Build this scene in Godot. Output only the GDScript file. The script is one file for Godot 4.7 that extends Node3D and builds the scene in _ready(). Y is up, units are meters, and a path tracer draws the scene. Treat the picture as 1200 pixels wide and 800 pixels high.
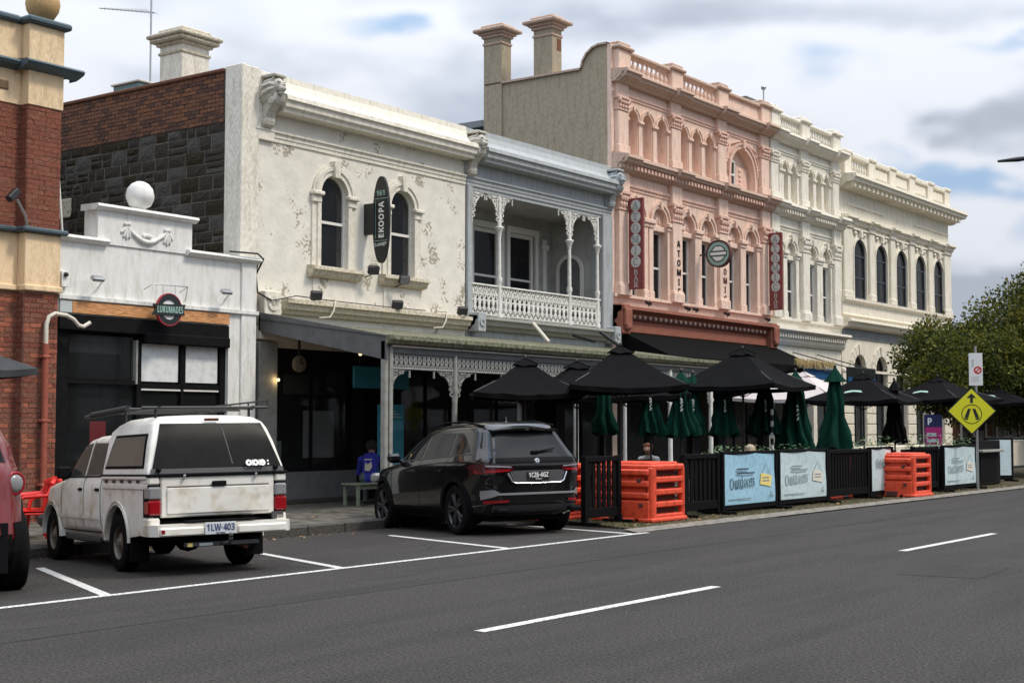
extends Node3D
# A row of old two and three storey shops along a street, parked cars and a fenced outdoor dining area.
# x runs along the facades, z towards the street, y up; metres.

const PARK_Z := -11.5      # edge line of the angle parking
const KERB_Z := -16.95      # kerb of the footpath
const FALL := 0.03         # the bays fall towards the kerb
const HEAD := deg_to_rad(65.0)
var M := {}
var T := {}
var used := {}
var rng := RandomNumberGenerator.new()

class MB:
	var v := PackedVector3Array()
	var n := PackedVector3Array()
	var c := PackedColorArray()
	var col := Color(1, 1, 1)
	var tint := false
	var xf := Transform3D.IDENTITY
	func raw(a: Vector3, b: Vector3, d: Vector3, na: Vector3, nb: Vector3, nd: Vector3) -> void:
		v.push_back(a); v.push_back(d); v.push_back(b)
		n.push_back(na); n.push_back(nd); n.push_back(nb)
		if tint:
			c.push_back(col); c.push_back(col); c.push_back(col)
	func tri(a: Vector3, b: Vector3, d: Vector3) -> void:
		a = xf * a; b = xf * b; d = xf * d
		var m := (b - a).cross(d - a)
		if m.length_squared() < 1e-16:
			return
		m = m.normalized()
		raw(a, b, d, m, m, m)
	func quad(a: Vector3, b: Vector3, d: Vector3, e: Vector3) -> void:
		tri(a, b, d)
		tri(a, d, e)
	func bx(x0: float, x1: float, y0: float, y1: float, z0: float, z1: float, bev := 0.0) -> void:
		var s := Vector3(x1 - x0, y1 - y0, z1 - z0) * 0.5
		var o := Vector3(x0 + x1, y0 + y1, z0 + z1) * 0.5
		bev = minf(bev, minf(s.x, minf(s.y, s.z)) * 0.6)
		for ax in 3:
			for sg in [-1.0, 1.0]:
				var u := (ax + 1) % 3
				var w := (ax + 2) % 3
				var q: Array[Vector3] = []
				for k in [[-1, -1], [1, -1], [1, 1], [-1, 1]]:
					var p := Vector3.ZERO
					p[ax] = sg * s[ax]
					p[u] = k[0] * (s[u] - bev)
					p[w] = k[1] * (s[w] - bev)
					q.push_back(o + p)
				if sg > 0: quad(q[0], q[1], q[2], q[3])
				else: quad(q[3], q[2], q[1], q[0])
		if bev > 0.0:
			for ax in 3:
				var u := (ax + 1) % 3
				var w := (ax + 2) % 3
				for su in [-1.0, 1.0]:
					for sw in [-1.0, 1.0]:
						var q: Array[Vector3] = []
						for k in [[-1, 0], [1, 0], [1, 1], [-1, 1]]:
							var p := Vector3.ZERO
							p[ax] = k[0] * (s[ax] - bev)
							p[u] = su * (s[u] - (bev if k[1] else 0.0))
							p[w] = sw * (s[w] - (0.0 if k[1] else bev))
							q.push_back(o + p)
						if su * sw > 0: quad(q[0], q[1], q[2], q[3])
						else: quad(q[3], q[2], q[1], q[0])
			for a in [-1.0, 1.0]:
				for b in [-1.0, 1.0]:
					for d in [-1.0, 1.0]:
						var g := Vector3(a, b, d)
						var p0 := o + Vector3(a * s.x, b * (s.y - bev), d * (s.z - bev))
						var p1 := o + Vector3(a * (s.x - bev), b * s.y, d * (s.z - bev))
						var p2 := o + Vector3(a * (s.x - bev), b * (s.y - bev), d * s.z)
						if (p1 - p0).cross(p2 - p0).dot(g) > 0: tri(p0, p1, p2)
						else: tri(p0, p2, p1)
	# rows of points; smooth normals; flip turns the faces round; closed joins the last column to the first
	func grid(rows: Array, closed := false, flip := false, smooth := true) -> void:
		var R := rows.size()
		var C: int = rows[0].size()
		var P: Array = []
		for r in rows:
			var pr := PackedVector3Array()
			for p in r: pr.push_back(xf * p)
			P.push_back(pr)
		var N: Array = []
		if smooth:
			for i in R:
				var nr := PackedVector3Array()
				for j in C:
					var i0 := maxi(i - 1, 0)
					var i1 := mini(i + 1, R - 1)
					var j0 := (j - 1 + C) % C if closed else maxi(j - 1, 0)
					var j1 := (j + 1) % C if closed else mini(j + 1, C - 1)
					var du: Vector3 = P[i][j1] - P[i][j0]
					var dv: Vector3 = P[i1][j] - P[i0][j]
					var m := du.cross(dv)
					if m.length_squared() < 1e-18:
						var k := i1 if i < R / 2 else i0
						du = P[k][j1] - P[k][j0]
						m = du.cross(dv)
					m = m.normalized()
					nr.push_back(-m if flip else m)
				N.push_back(nr)
		for i in R - 1:
			for j in (C if closed else C - 1):
				var k := (j + 1) % C
				var a: Vector3 = P[i][j]
				var b: Vector3 = P[i][k]
				var d: Vector3 = P[i + 1][k]
				var e: Vector3 = P[i + 1][j]
				if smooth:
					if flip:
						raw(a, d, b, N[i][j], N[i + 1][k], N[i][k])
						raw(a, e, d, N[i][j], N[i + 1][j], N[i + 1][k])
					else:
						raw(a, b, d, N[i][j], N[i][k], N[i + 1][k])
						raw(a, d, e, N[i][j], N[i + 1][k], N[i + 1][j])
				else:
					var keep := xf
					xf = Transform3D.IDENTITY
					if flip: quad(a, e, d, b)
					else: quad(a, b, d, e)
					xf = keep
	func lathe(prof: Array, o := Vector3.ZERO, seg := 10, smooth := true) -> void:
		var rows: Array = []
		for p in prof:
			var r := PackedVector3Array()
			for k in seg:
				var t := TAU * k / seg
				r.push_back(o + Vector3(cos(t) * p.x, p.y, -sin(t) * p.x))
			rows.push_back(r)
		grid(rows, true, false, smooth)
	func ball(o: Vector3, r: Vector3, seg := 12) -> void:
		var prof: Array = []
		for k in seg / 2 + 1:
			var t := -PI / 2 + PI * k / (seg / 2)
			prof.push_back(Vector2(maxf(cos(t), 0.001), sin(t)))
		var keep := xf
		xf = xf * Transform3D(Basis.from_scale(r), o)
		lathe(prof, Vector3.ZERO, seg)
		xf = keep
	func tube(path: Array, rad, seg := 8, caps := true) -> void:
		var rows: Array = []
		var side := Vector3.ZERO
		for i in path.size():
			var a: Vector3 = path[maxi(i - 1, 0)]
			var b: Vector3 = path[mini(i + 1, path.size() - 1)]
			var d := (b - a).normalized()
			if side == Vector3.ZERO:
				side = d.cross(Vector3.UP if absf(d.y) < 0.9 else Vector3.RIGHT).normalized()
			else:
				side = (side - d * side.dot(d)).normalized()
			var up := side.cross(d)
			var r: float = rad[i] if rad is Array else rad
			var row := PackedVector3Array()
			for k in seg:
				var t := TAU * k / seg
				row.push_back(path[i] + (side * cos(t) + up * sin(t)) * r)
			rows.push_back(row)
		grid(rows, true, true)
		if caps:
			for e in [0, path.size() - 1]:
				var row: PackedVector3Array = rows[e]
				for k in seg:
					if e: tri(path[e], row[(k + 1) % seg], row[k])
					else: tri(path[e], row[k], row[(k + 1) % seg])
	# polygon in x,y pushed along z
	func ext(poly: PackedVector2Array, z0: float, z1: float, cap0 := true, cap1 := true) -> void:
		if not Geometry2D.is_polygon_clockwise(poly):
			poly = poly.duplicate()
		else:
			poly = poly.duplicate()
			poly.reverse()
		var idx := Geometry2D.triangulate_polygon(poly)
		for k in range(0, idx.size(), 3):
			var a := poly[idx[k]]
			var b := poly[idx[k + 1]]
			var d := poly[idx[k + 2]]
			if (b - a).cross(d - a) < 0:
				var q := b; b = d; d = q
			if cap1: tri(Vector3(a.x, a.y, z1), Vector3(b.x, b.y, z1), Vector3(d.x, d.y, z1))
			if cap0: tri(Vector3(a.x, a.y, z0), Vector3(d.x, d.y, z0), Vector3(b.x, b.y, z0))
		for k in poly.size():
			var a := poly[k]
			var b := poly[(k + 1) % poly.size()]
			quad(Vector3(a.x, a.y, z0), Vector3(b.x, b.y, z0), Vector3(b.x, b.y, z1), Vector3(a.x, a.y, z1))
	# profile of (out, y) from top to bottom pushed along x; out is towards +z from z
	func mould(x0: float, x1: float, z: float, prof: Array) -> void:
		for k in prof.size() - 1:
			var a: Vector2 = prof[k]
			var b: Vector2 = prof[k + 1]
			quad(Vector3(x0, b.y, z + b.x), Vector3(x1, b.y, z + b.x), Vector3(x1, a.y, z + a.x), Vector3(x0, a.y, z + a.x))
		var poly := PackedVector2Array()
		for p in prof: poly.push_back(p)
		if prof[0].x < -0.001: poly.push_back(Vector2(prof[0].x, prof[-1].y))
		elif prof[0].x > 0.001: poly.push_back(Vector2(0, prof[0].y))
		if absf(prof[-1].x) > 0.001: poly.insert(0, Vector2(0, prof[-1].y)); 
		var idx := Geometry2D.triangulate_polygon(poly)
		for k in range(0, idx.size(), 3):
			var a := poly[idx[k]]
			var b := poly[idx[k + 1]]
			var d := poly[idx[k + 2]]
			if (b - a).cross(d - a) < 0:
				var q := b; b = d; d = q
			tri(Vector3(x0, a.y, z + a.x), Vector3(x0, b.y, z + b.x), Vector3(x0, d.y, z + d.x))
			tri(Vector3(x1, a.y, z + a.x), Vector3(x1, d.y, z + d.x), Vector3(x1, b.y, z + b.x))
	# front of a wall facing +z with openings [x0, x1, sill, spring, arched]; reveals run back by depth
	func wall(x0: float, x1: float, y0: float, y1: float, z: float, ops: Array, depth: float) -> void:
		var at := x0
		for o in ops:
			_rect(at, o[0], y0, y1, z)
			at = o[1]
			if o[2] > y0: _rect(o[0], o[1], y0, o[2], z)
			var top: Array = [Vector2(o[0], o[3])]
			if o[4]:
				var r: float = (o[1] - o[0]) / 2.0
				for k in range(1, 12):
					var t := PI - PI * k / 12.0
					top.push_back(Vector2(o[0] + r + r * cos(t), o[3] + r * sin(t) * o[4]))
			top.push_back(Vector2(o[1], o[3]))
			for k in top.size() - 1:
				var a: Vector2 = top[k]
				var b: Vector2 = top[k + 1]
				quad(Vector3(a.x, a.y, z), Vector3(b.x, b.y, z), Vector3(b.x, y1, z), Vector3(a.x, y1, z))
				quad(Vector3(a.x, a.y, z - depth), Vector3(b.x, b.y, z - depth), Vector3(b.x, b.y, z), Vector3(a.x, a.y, z))
			quad(Vector3(o[0], o[2], z), Vector3(o[0], o[2], z - depth), Vector3(o[0], o[3], z - depth), Vector3(o[0], o[3], z))
			quad(Vector3(o[1], o[2], z - depth), Vector3(o[1], o[2], z), Vector3(o[1], o[3], z), Vector3(o[1], o[3], z - depth))
			quad(Vector3(o[0], o[2], z), Vector3(o[1], o[2], z), Vector3(o[1], o[2], z - depth), Vector3(o[0], o[2], z - depth))
		_rect(at, x1, y0, y1, z)
	func _rect(x0: float, x1: float, y0: float, y1: float, z: float) -> void:
		if x1 - x0 > 0.0005 and y1 - y0 > 0.0005:
			quad(Vector3(x0, y0, z), Vector3(x1, y0, z), Vector3(x1, y1, z), Vector3(x0, y1, z))
	# a raised band round an arch, with legs down to y0
	func ring(cx: float, spring: float, r0: float, r1: float, y0: float, z0: float, z1: float, seg := 14) -> void:
		var ins: Array = []
		var outs: Array = []
		if y0 < spring:
			ins.push_back(Vector2(cx - r0, y0)); outs.push_back(Vector2(cx - r1, y0))
		for k in seg + 1:
			var t := PI - PI * k / seg
			ins.push_back(Vector2(cx + r0 * cos(t), spring + r0 * sin(t)))
			outs.push_back(Vector2(cx + r1 * cos(t), spring + r1 * sin(t)))
		if y0 < spring:
			ins.push_back(Vector2(cx + r0, y0)); outs.push_back(Vector2(cx + r1, y0))
		for k in ins.size() - 1:
			var a: Vector2 = ins[k]
			var b: Vector2 = ins[k + 1]
			var d: Vector2 = outs[k + 1]
			var e: Vector2 = outs[k]
			quad(Vector3(a.x, a.y, z1), Vector3(b.x, b.y, z1), Vector3(d.x, d.y, z1), Vector3(e.x, e.y, z1))
			quad(Vector3(e.x, e.y, z1), Vector3(d.x, d.y, z1), Vector3(d.x, d.y, z0), Vector3(e.x, e.y, z0))
			quad(Vector3(a.x, a.y, z0), Vector3(b.x, b.y, z0), Vector3(b.x, b.y, z1), Vector3(a.x, a.y, z1))
		for e in [0, ins.size() - 1]:
			var a: Vector2 = ins[e]
			var d: Vector2 = outs[e]
			quad(Vector3(a.x, a.y, z0), Vector3(a.x, a.y, z1), Vector3(d.x, d.y, z1), Vector3(d.x, d.y, z0))
	func mesh() -> ArrayMesh:
		var m := ArrayMesh.new()
		if v.is_empty(): return m
		var a := []
		a.resize(Mesh.ARRAY_MAX)
		a[Mesh.ARRAY_VERTEX] = v
		a[Mesh.ARRAY_NORMAL] = n
		if tint: a[Mesh.ARRAY_COLOR] = c
		m.add_surface_from_arrays(Mesh.PRIMITIVE_TRIANGLES, a)
		return m

func numbered(called: String) -> String:
	var k: int = used.get(called, 0)
	used[called] = k + 1
	return called if k == 0 else "%s_%03d" % [called, k]

func thing(called: String, label: String, category: String, at := Vector3.ZERO, turn := 0.0, group := "") -> Node3D:
	var o := Node3D.new()
	o.name = numbered(called)
	o.position = at
	o.rotation.y = turn
	o.set_meta("label", label)
	o.set_meta("category", category)
	if group: o.set_meta("group", group)
	add_child(o)
	return o

func part(called: String, mb: MB, m: Material, parent: Node3D, label := "") -> MeshInstance3D:
	return inst(called, mb.mesh(), m, parent, label)

func inst(called: String, mesh: Mesh, m: Material, parent: Node3D, label := "") -> MeshInstance3D:
	var o := MeshInstance3D.new()
	o.name = numbered(called) if parent == self else called
	o.mesh = mesh
	o.material_override = m
	parent.add_child(o, true)
	if label: o.set_meta("label", label)
	return o

func struct(called: String, mb: MB, m: Material) -> MeshInstance3D:
	var o := part(called, mb, m, self)
	o.set_meta("kind", "structure")
	return o

func solo(called: String, label: String, category: String, mb: MB, m: Material, group := "") -> MeshInstance3D:
	var o := part(called, mb, m, self)
	o.set_meta("label", label)
	o.set_meta("category", category)
	if group: o.set_meta("group", group)
	return o

func copy(o: Node3D, at: Vector3, turn: float, label := "") -> Node3D:
	var r: Node3D = o.duplicate()
	var base := String(o.name)
	if base.length() > 4 and base[-4] == "_" and base.substr(base.length() - 3).is_valid_int(): base = base.substr(0, base.length() - 4)
	r.name = numbered(base)
	r.position = at
	r.rotation.y = turn
	if label: r.set_meta("label", label)
	add_child(r)
	return r

func boxpart(called: String, parent: Node3D, m: Material, x0: float, x1: float, y0: float, y1: float, z0: float, z1: float, bev := 0.0) -> MeshInstance3D:
	var b := MB.new()
	b.bx(x0, x1, y0, y1, z0, z1, bev)
	return part(called, b, m, parent)

# lettering; at is its middle
func words(text: String, size: float, depth: float, m: Material, parent: Node3D, xf: Transform3D, called := "lettering", squeeze := 1.0, serif := false) -> MeshInstance3D:
	var t := TextMesh.new()
	var f := SystemFont.new()
	f.font_names = PackedStringArray(["Droid Serif" if serif else "Droid Sans"])
	f.font_weight = 400 if serif else 700
	t.font = f
	t.text = text
	t.font_size = 32
	t.pixel_size = size / 32.0 * 1.38
	t.depth = depth
	t.curve_step = 2.0
	var o := inst(called, t, m, parent)
	o.transform = xf * Transform3D(Basis.from_scale(Vector3(squeeze, 1, 1)), Vector3.ZERO)
	return o

func face(at: Vector3, yaw := 0.0, roll := 0.0) -> Transform3D:
	return Transform3D(Basis(Vector3.UP, yaw) * Basis(Vector3.BACK, roll), at)

func lin(r: float, g: float, b: float, a := 1.0) -> Color:
	var k := Color(r, g, b).linear_to_srgb()
	k.a = a
	return k

func mat(called: String, col: Color, rough: float, tex = "", scale := 1.0, bump := "", bump_amount := 0.5, metal := 0.0) -> StandardMaterial3D:
	var m := StandardMaterial3D.new()
	m.resource_name = called
	m.albedo_color = col
	m.roughness = rough
	m.metallic = metal
	if tex: m.albedo_texture = T[tex]
	if bump:
		m.normal_enabled = true
		m.normal_texture = T[bump]
		m.normal_scale = bump_amount
	if tex or bump:
		m.uv1_triplanar = true
		m.uv1_world_triplanar = true
		m.uv1_scale = Vector3.ONE * scale
	M[called] = m
	return m

func noise_tex(called: String, freq: float, octaves: int, stops: Array, size := 512, seed_ := 1, kind := FastNoiseLite.TYPE_SIMPLEX_SMOOTH, normal := 0.0) -> void:
	var f := FastNoiseLite.new()
	f.noise_type = kind
	f.frequency = freq
	f.fractal_octaves = octaves
	f.seed = seed_
	var t := NoiseTexture2D.new()
	t.width = size
	t.height = size
	t.seamless = true
	t.noise = f
	if normal > 0.0:
		t.as_normal_map = true
		t.bump_strength = normal
	else:
		var g := Gradient.new()
		g.offsets = PackedFloat32Array(stops.map(func(s): return s[0]))
		g.colors = PackedColorArray(stops.map(func(s): return s[1]))
		t.color_ramp = g
	T[called] = t

func grey(k: float) -> Color:
	return Color(k, k, k)

func gy(z: float) -> float:   # level of the road and of the bays
	return minf(0.0, (z - PARK_Z) * FALL) if z > KERB_Z else 0.0
func _ready() -> void:
	rng.seed = 7
	# camera: 50 mm lens on a full frame, at eye height across the street
	var cam := Camera3D.new()
	cam.name = "camera"
	cam.fov = rad_to_deg(2.0 * atan(400.0 / 1667.0))
	cam.near = 0.1
	cam.far = 6000.0
	cam.position = Vector3(0, 1.65, 0)
	cam.rotation = Vector3(atan(100.0 / 1667.0), deg_to_rad(36.2 - 90.0), 0)
	add_child(cam)
	cam.current = true
	# sky, sun behind thin cloud, exposure
	var env := Environment.new()
	env.background_mode = Environment.BG_SKY
	env.sky = Sky.new()
	env.sky.sky_material = cloudy_sky()
	env.background_energy_multiplier = 1.0
	env.tonemap_mode = Environment.TONE_MAPPER_LINEAR
	env.tonemap_exposure = 1.6
	env.sdfgi_enabled = true
	env.ssao_enabled = true
	env.ssil_enabled = true
	var we := WorldEnvironment.new()
	we.name = "world_environment"
	we.environment = env
	add_child(we)
	var sun := DirectionalLight3D.new()
	sun.name = "sun"
	sun.light_color = Color(1.0, 0.955, 0.89)
	sun.light_energy = 0.5
	sun.light_angular_distance = 10.0
	sun.shadow_enabled = true
	sun.rotation_degrees = Vector3(-54, 24, 0)
	add_child(sun)

	textures()
	materials()
	ground()
	brick_corner_building()
	small_shop()
	white_building()
	grey_building()
	pink_building()
	cream_building()
	bank_building()
	verandah()
	far_end()
	opposite_side()
	vehicles()
	dining_area()
	street_furniture()
	people()
	trees()
	print("triangles and nodes built: ", get_child_count())

func cloudy_sky() -> PanoramaSkyMaterial:
	var W := 2048
	var H := 1024
	var im := Image.create(W, H, false, Image.FORMAT_RGBF)
	var f := FastNoiseLite.new()
	f.noise_type = FastNoiseLite.TYPE_SIMPLEX_SMOOTH
	f.frequency = 1.0
	f.fractal_octaves = 6
	f.fractal_gain = 0.52
	f.seed = 11
	var g := FastNoiseLite.new()
	g.noise_type = FastNoiseLite.TYPE_SIMPLEX_SMOOTH
	g.frequency = 1.0
	g.fractal_octaves = 3
	g.seed = 5
	var banks := [[0.84, 0.25, 0.24, 0.07, 0.03], [0.97, 0.2, 0.10, 0.05, 0.06], [1.17, 0.226, 0.13, 0.04, -0.15], [1.235, 0.17, 0.045, 0.022, -0.42], [0.821, 0.283, 0.05, 0.014, -0.40], [1.245, 0.253, 0.045, 0.012, -0.32], [1.07, 0.278, 0.16, 0.026, 0.30], [1.28, 0.192, 0.04, 0.022, 0.26], [0.66, 0.25, 0.12, 0.04, 0.0], [1.25, 0.13, 0.05, 0.02, -0.2]]
	for y in H:
		var el := (0.5 - (y + 0.5) / H) * PI
		if el < -0.01:
			im.fill_rect(Rect2i(0, y, W, H - y), Color(0.20, 0.20, 0.20))
			break
		var ce := cos(el)
		var se := sin(el)
		var high := 1.0 + 3.0 * pow(se, 1.7)   # an overcast sky is brighter overhead
		for x in W:
			var ph := wrapf((x + 0.5) / W * TAU, -PI, PI)   # the left edge of a panorama looks along -z
			var d := Vector3(sin(ph) * ce, se, -cos(ph) * ce)
			# the layer of cloud seen from below: it closes up towards the horizon
			var k := 1.0 / (se + 0.22)
			var px := d.x * k * 1.1
			var pz := d.z * k * 1.1
			var a := f.get_noise_3d(px, pz, se * 2.2)
			var b := g.get_noise_3d(px * 0.8 + 20.0, pz * 0.8, 3.0 + se)
			var th := a * 0.75 + b * 0.75      # thickness of cloud, about -0.6 .. 0.6
			# breaks and banks of cloud over the roofs: azimuth, elevation, widths, thickness
			if el < 0.45 and absf(ph - 0.95) < 0.7:
				var n1 := f.get_noise_3d(d.x * 5.0, d.y * 13.0, d.z * 5.0)
				var n2 := f.get_noise_3d(d.x * 5.0 + 9.0, d.y * 13.0, d.z * 5.0)
				for q in banks:
					var da: float = (ph + n1 * 0.11 - q[0]) / q[2]
					var de: float = (el + n2 * 0.045 - q[1]) / q[3]
					var w: float = da * da + de * de
					if w < 4.0: th = lerpf(th, q[4] + n1 * 0.32 + n2 * 0.14, exp(-w * 0.9) * 0.95)
			var blue := smoothstep(-0.20, -0.40, th)
			var lit := smoothstep(0.20, -0.14, th)
			var lum := 0.315 + 0.15 * lit - 0.075 * smoothstep(0.05, 0.40, th)
			var c := Color(lum * lerpf(0.90, 0.965, lit), lum, lum * lerpf(1.17, 1.085, lit)).lerp(Color(0.175, 0.275, 0.41), blue * 0.85)
			im.set_pixel(x, y, Color(c.r * high, c.g * high, c.b * high))
	var p := PanoramaSkyMaterial.new()
	p.panorama = ImageTexture.create_from_image(im)
	return p

func textures() -> void:
	noise_tex("grain", 0.06, 5, [[0.0, grey(0.80)], [0.5, grey(0.93)], [1.0, grey(1.0)]], 512, 3)
	noise_tex("stain", 0.011, 6, [[0.0, Color(0.86, 0.845, 0.82)], [0.35, Color(0.945, 0.94, 0.93)], [0.55, Color(0.985, 0.982, 0.975)], [1.0, Color(1, 1, 1)]], 512, 9)
	noise_tex("soot", 0.03, 6, [[0.0, Color(0.74, 0.715, 0.67)], [0.40, Color(0.90, 0.89, 0.87)], [0.62, Color(0.975, 0.97, 0.96)], [1.0, Color(1, 1, 1)]], 512, 21)
	noise_tex("asphalt", 0.095, 4, [[0.0, grey(0.22)], [0.36, grey(0.60)], [0.55, grey(0.86)], [0.72, grey(1.0)], [1.0, grey(1.0)]], 1024, 4)
	noise_tex("road_wear", 0.012, 6, [[0.0, grey(0.80)], [0.4, grey(0.92)], [0.6, grey(0.99)], [1.0, grey(1.0)]], 512, 6)
	noise_tex("worn_paint", 0.05, 5, [[0.0, grey(0.25)], [0.24, grey(0.42)], [0.34, grey(0.90)], [1.0, grey(1.0)]], 512, 17)
	noise_tex("streak", 0.02, 5, [[0.0, Color(0.87, 0.855, 0.83)], [0.35, Color(0.955, 0.95, 0.94)], [0.55, Color(0.985, 0.98, 0.975)], [1.0, Color(1, 1, 1)]], 512, 19)
	noise_tex("asphalt_bump", 0.16, 3, [], 512, 8, FastNoiseLite.TYPE_SIMPLEX_SMOOTH, 6.0)
	noise_tex("fine_bump", 0.09, 4, [], 512, 14, FastNoiseLite.TYPE_SIMPLEX_SMOOTH, 3.0)
	noise_tex("rough_bump", 0.04, 5, [], 512, 15, FastNoiseLite.TYPE_SIMPLEX_SMOOTH, 6.0)
	noise_tex("pave", 0.02, 6, [[0.0, Color(0.55, 0.53, 0.50)], [0.4, Color(0.80, 0.79, 0.77)], [0.6, Color(0.95, 0.95, 0.94)], [1.0, Color(1, 1, 1)]], 512, 33)
	noise_tex("mossy", 0.03, 6, [[0.0, Color(0.52, 0.52, 0.38)], [0.42, Color(0.74, 0.74, 0.62)], [0.60, Color(0.92, 0.91, 0.84)], [1.0, Color(1, 1, 1)]], 512, 41)
	noise_tex("verge", 0.03, 6, [[0.0, Color(0.16, 0.15, 0.07)], [0.4, Color(0.33, 0.32, 0.14)], [0.55, Color(0.44, 0.38, 0.24)], [1.0, Color(0.58, 0.52, 0.40)]], 512, 43)
	noise_tex("cloth", 0.03, 5, [[0.0, grey(0.88)], [0.5, grey(0.97)], [1.0, grey(1.0)]], 256, 45)
	noise_tex("dirt", 0.014, 6, [[0.0, Color(0.70, 0.64, 0.55)], [0.30, Color(0.90, 0.87, 0.82)], [0.48, Color(0.98, 0.975, 0.965)], [1.0, Color(1, 1, 1)]], 512, 47)
	noise_tex("wood", 0.02, 5, [[0.0, Color(0.55, 0.34, 0.20)], [0.5, Color(0.85, 0.66, 0.46)], [1.0, Color(1.0, 0.84, 0.64)]], 512, 51)
	# flaking paint: pale coat, clusters of bare chips
	var S := 768
	var im := Image.create(S, S, false, Image.FORMAT_RGB8)
	var a := FastNoiseLite.new()
	a.noise_type = FastNoiseLite.TYPE_SIMPLEX_SMOOTH
	a.frequency = 0.085
	a.fractal_octaves = 4
	a.seed = 61
	var b := FastNoiseLite.new()
	b.noise_type = FastNoiseLite.TYPE_SIMPLEX_SMOOTH
	b.frequency = 0.0085
	b.fractal_octaves = 3
	b.seed = 62
	var dd := FastNoiseLite.new()
	dd.frequency = 0.02
	dd.fractal_octaves = 5
	dd.seed = 63
	for y in S:
		for x in S:
			var chips := a.get_noise_2d(x, y * 1.25)
			var where := b.get_noise_2d(x, y)
			var s := 0.965 + 0.05 * dd.get_noise_2d(x, y)
			var c := Color(s, s * 0.99, s * 0.965)
			var t := smoothstep(0.22, 0.34, chips * 0.7 + (where - 0.22) * 1.3)
			c = c.lerp(Color(0.66, 0.63, 0.57), t * 0.85)
			im.set_pixel(x, y, c)
	T["flake"] = ImageTexture.create_from_image(im)

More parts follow.
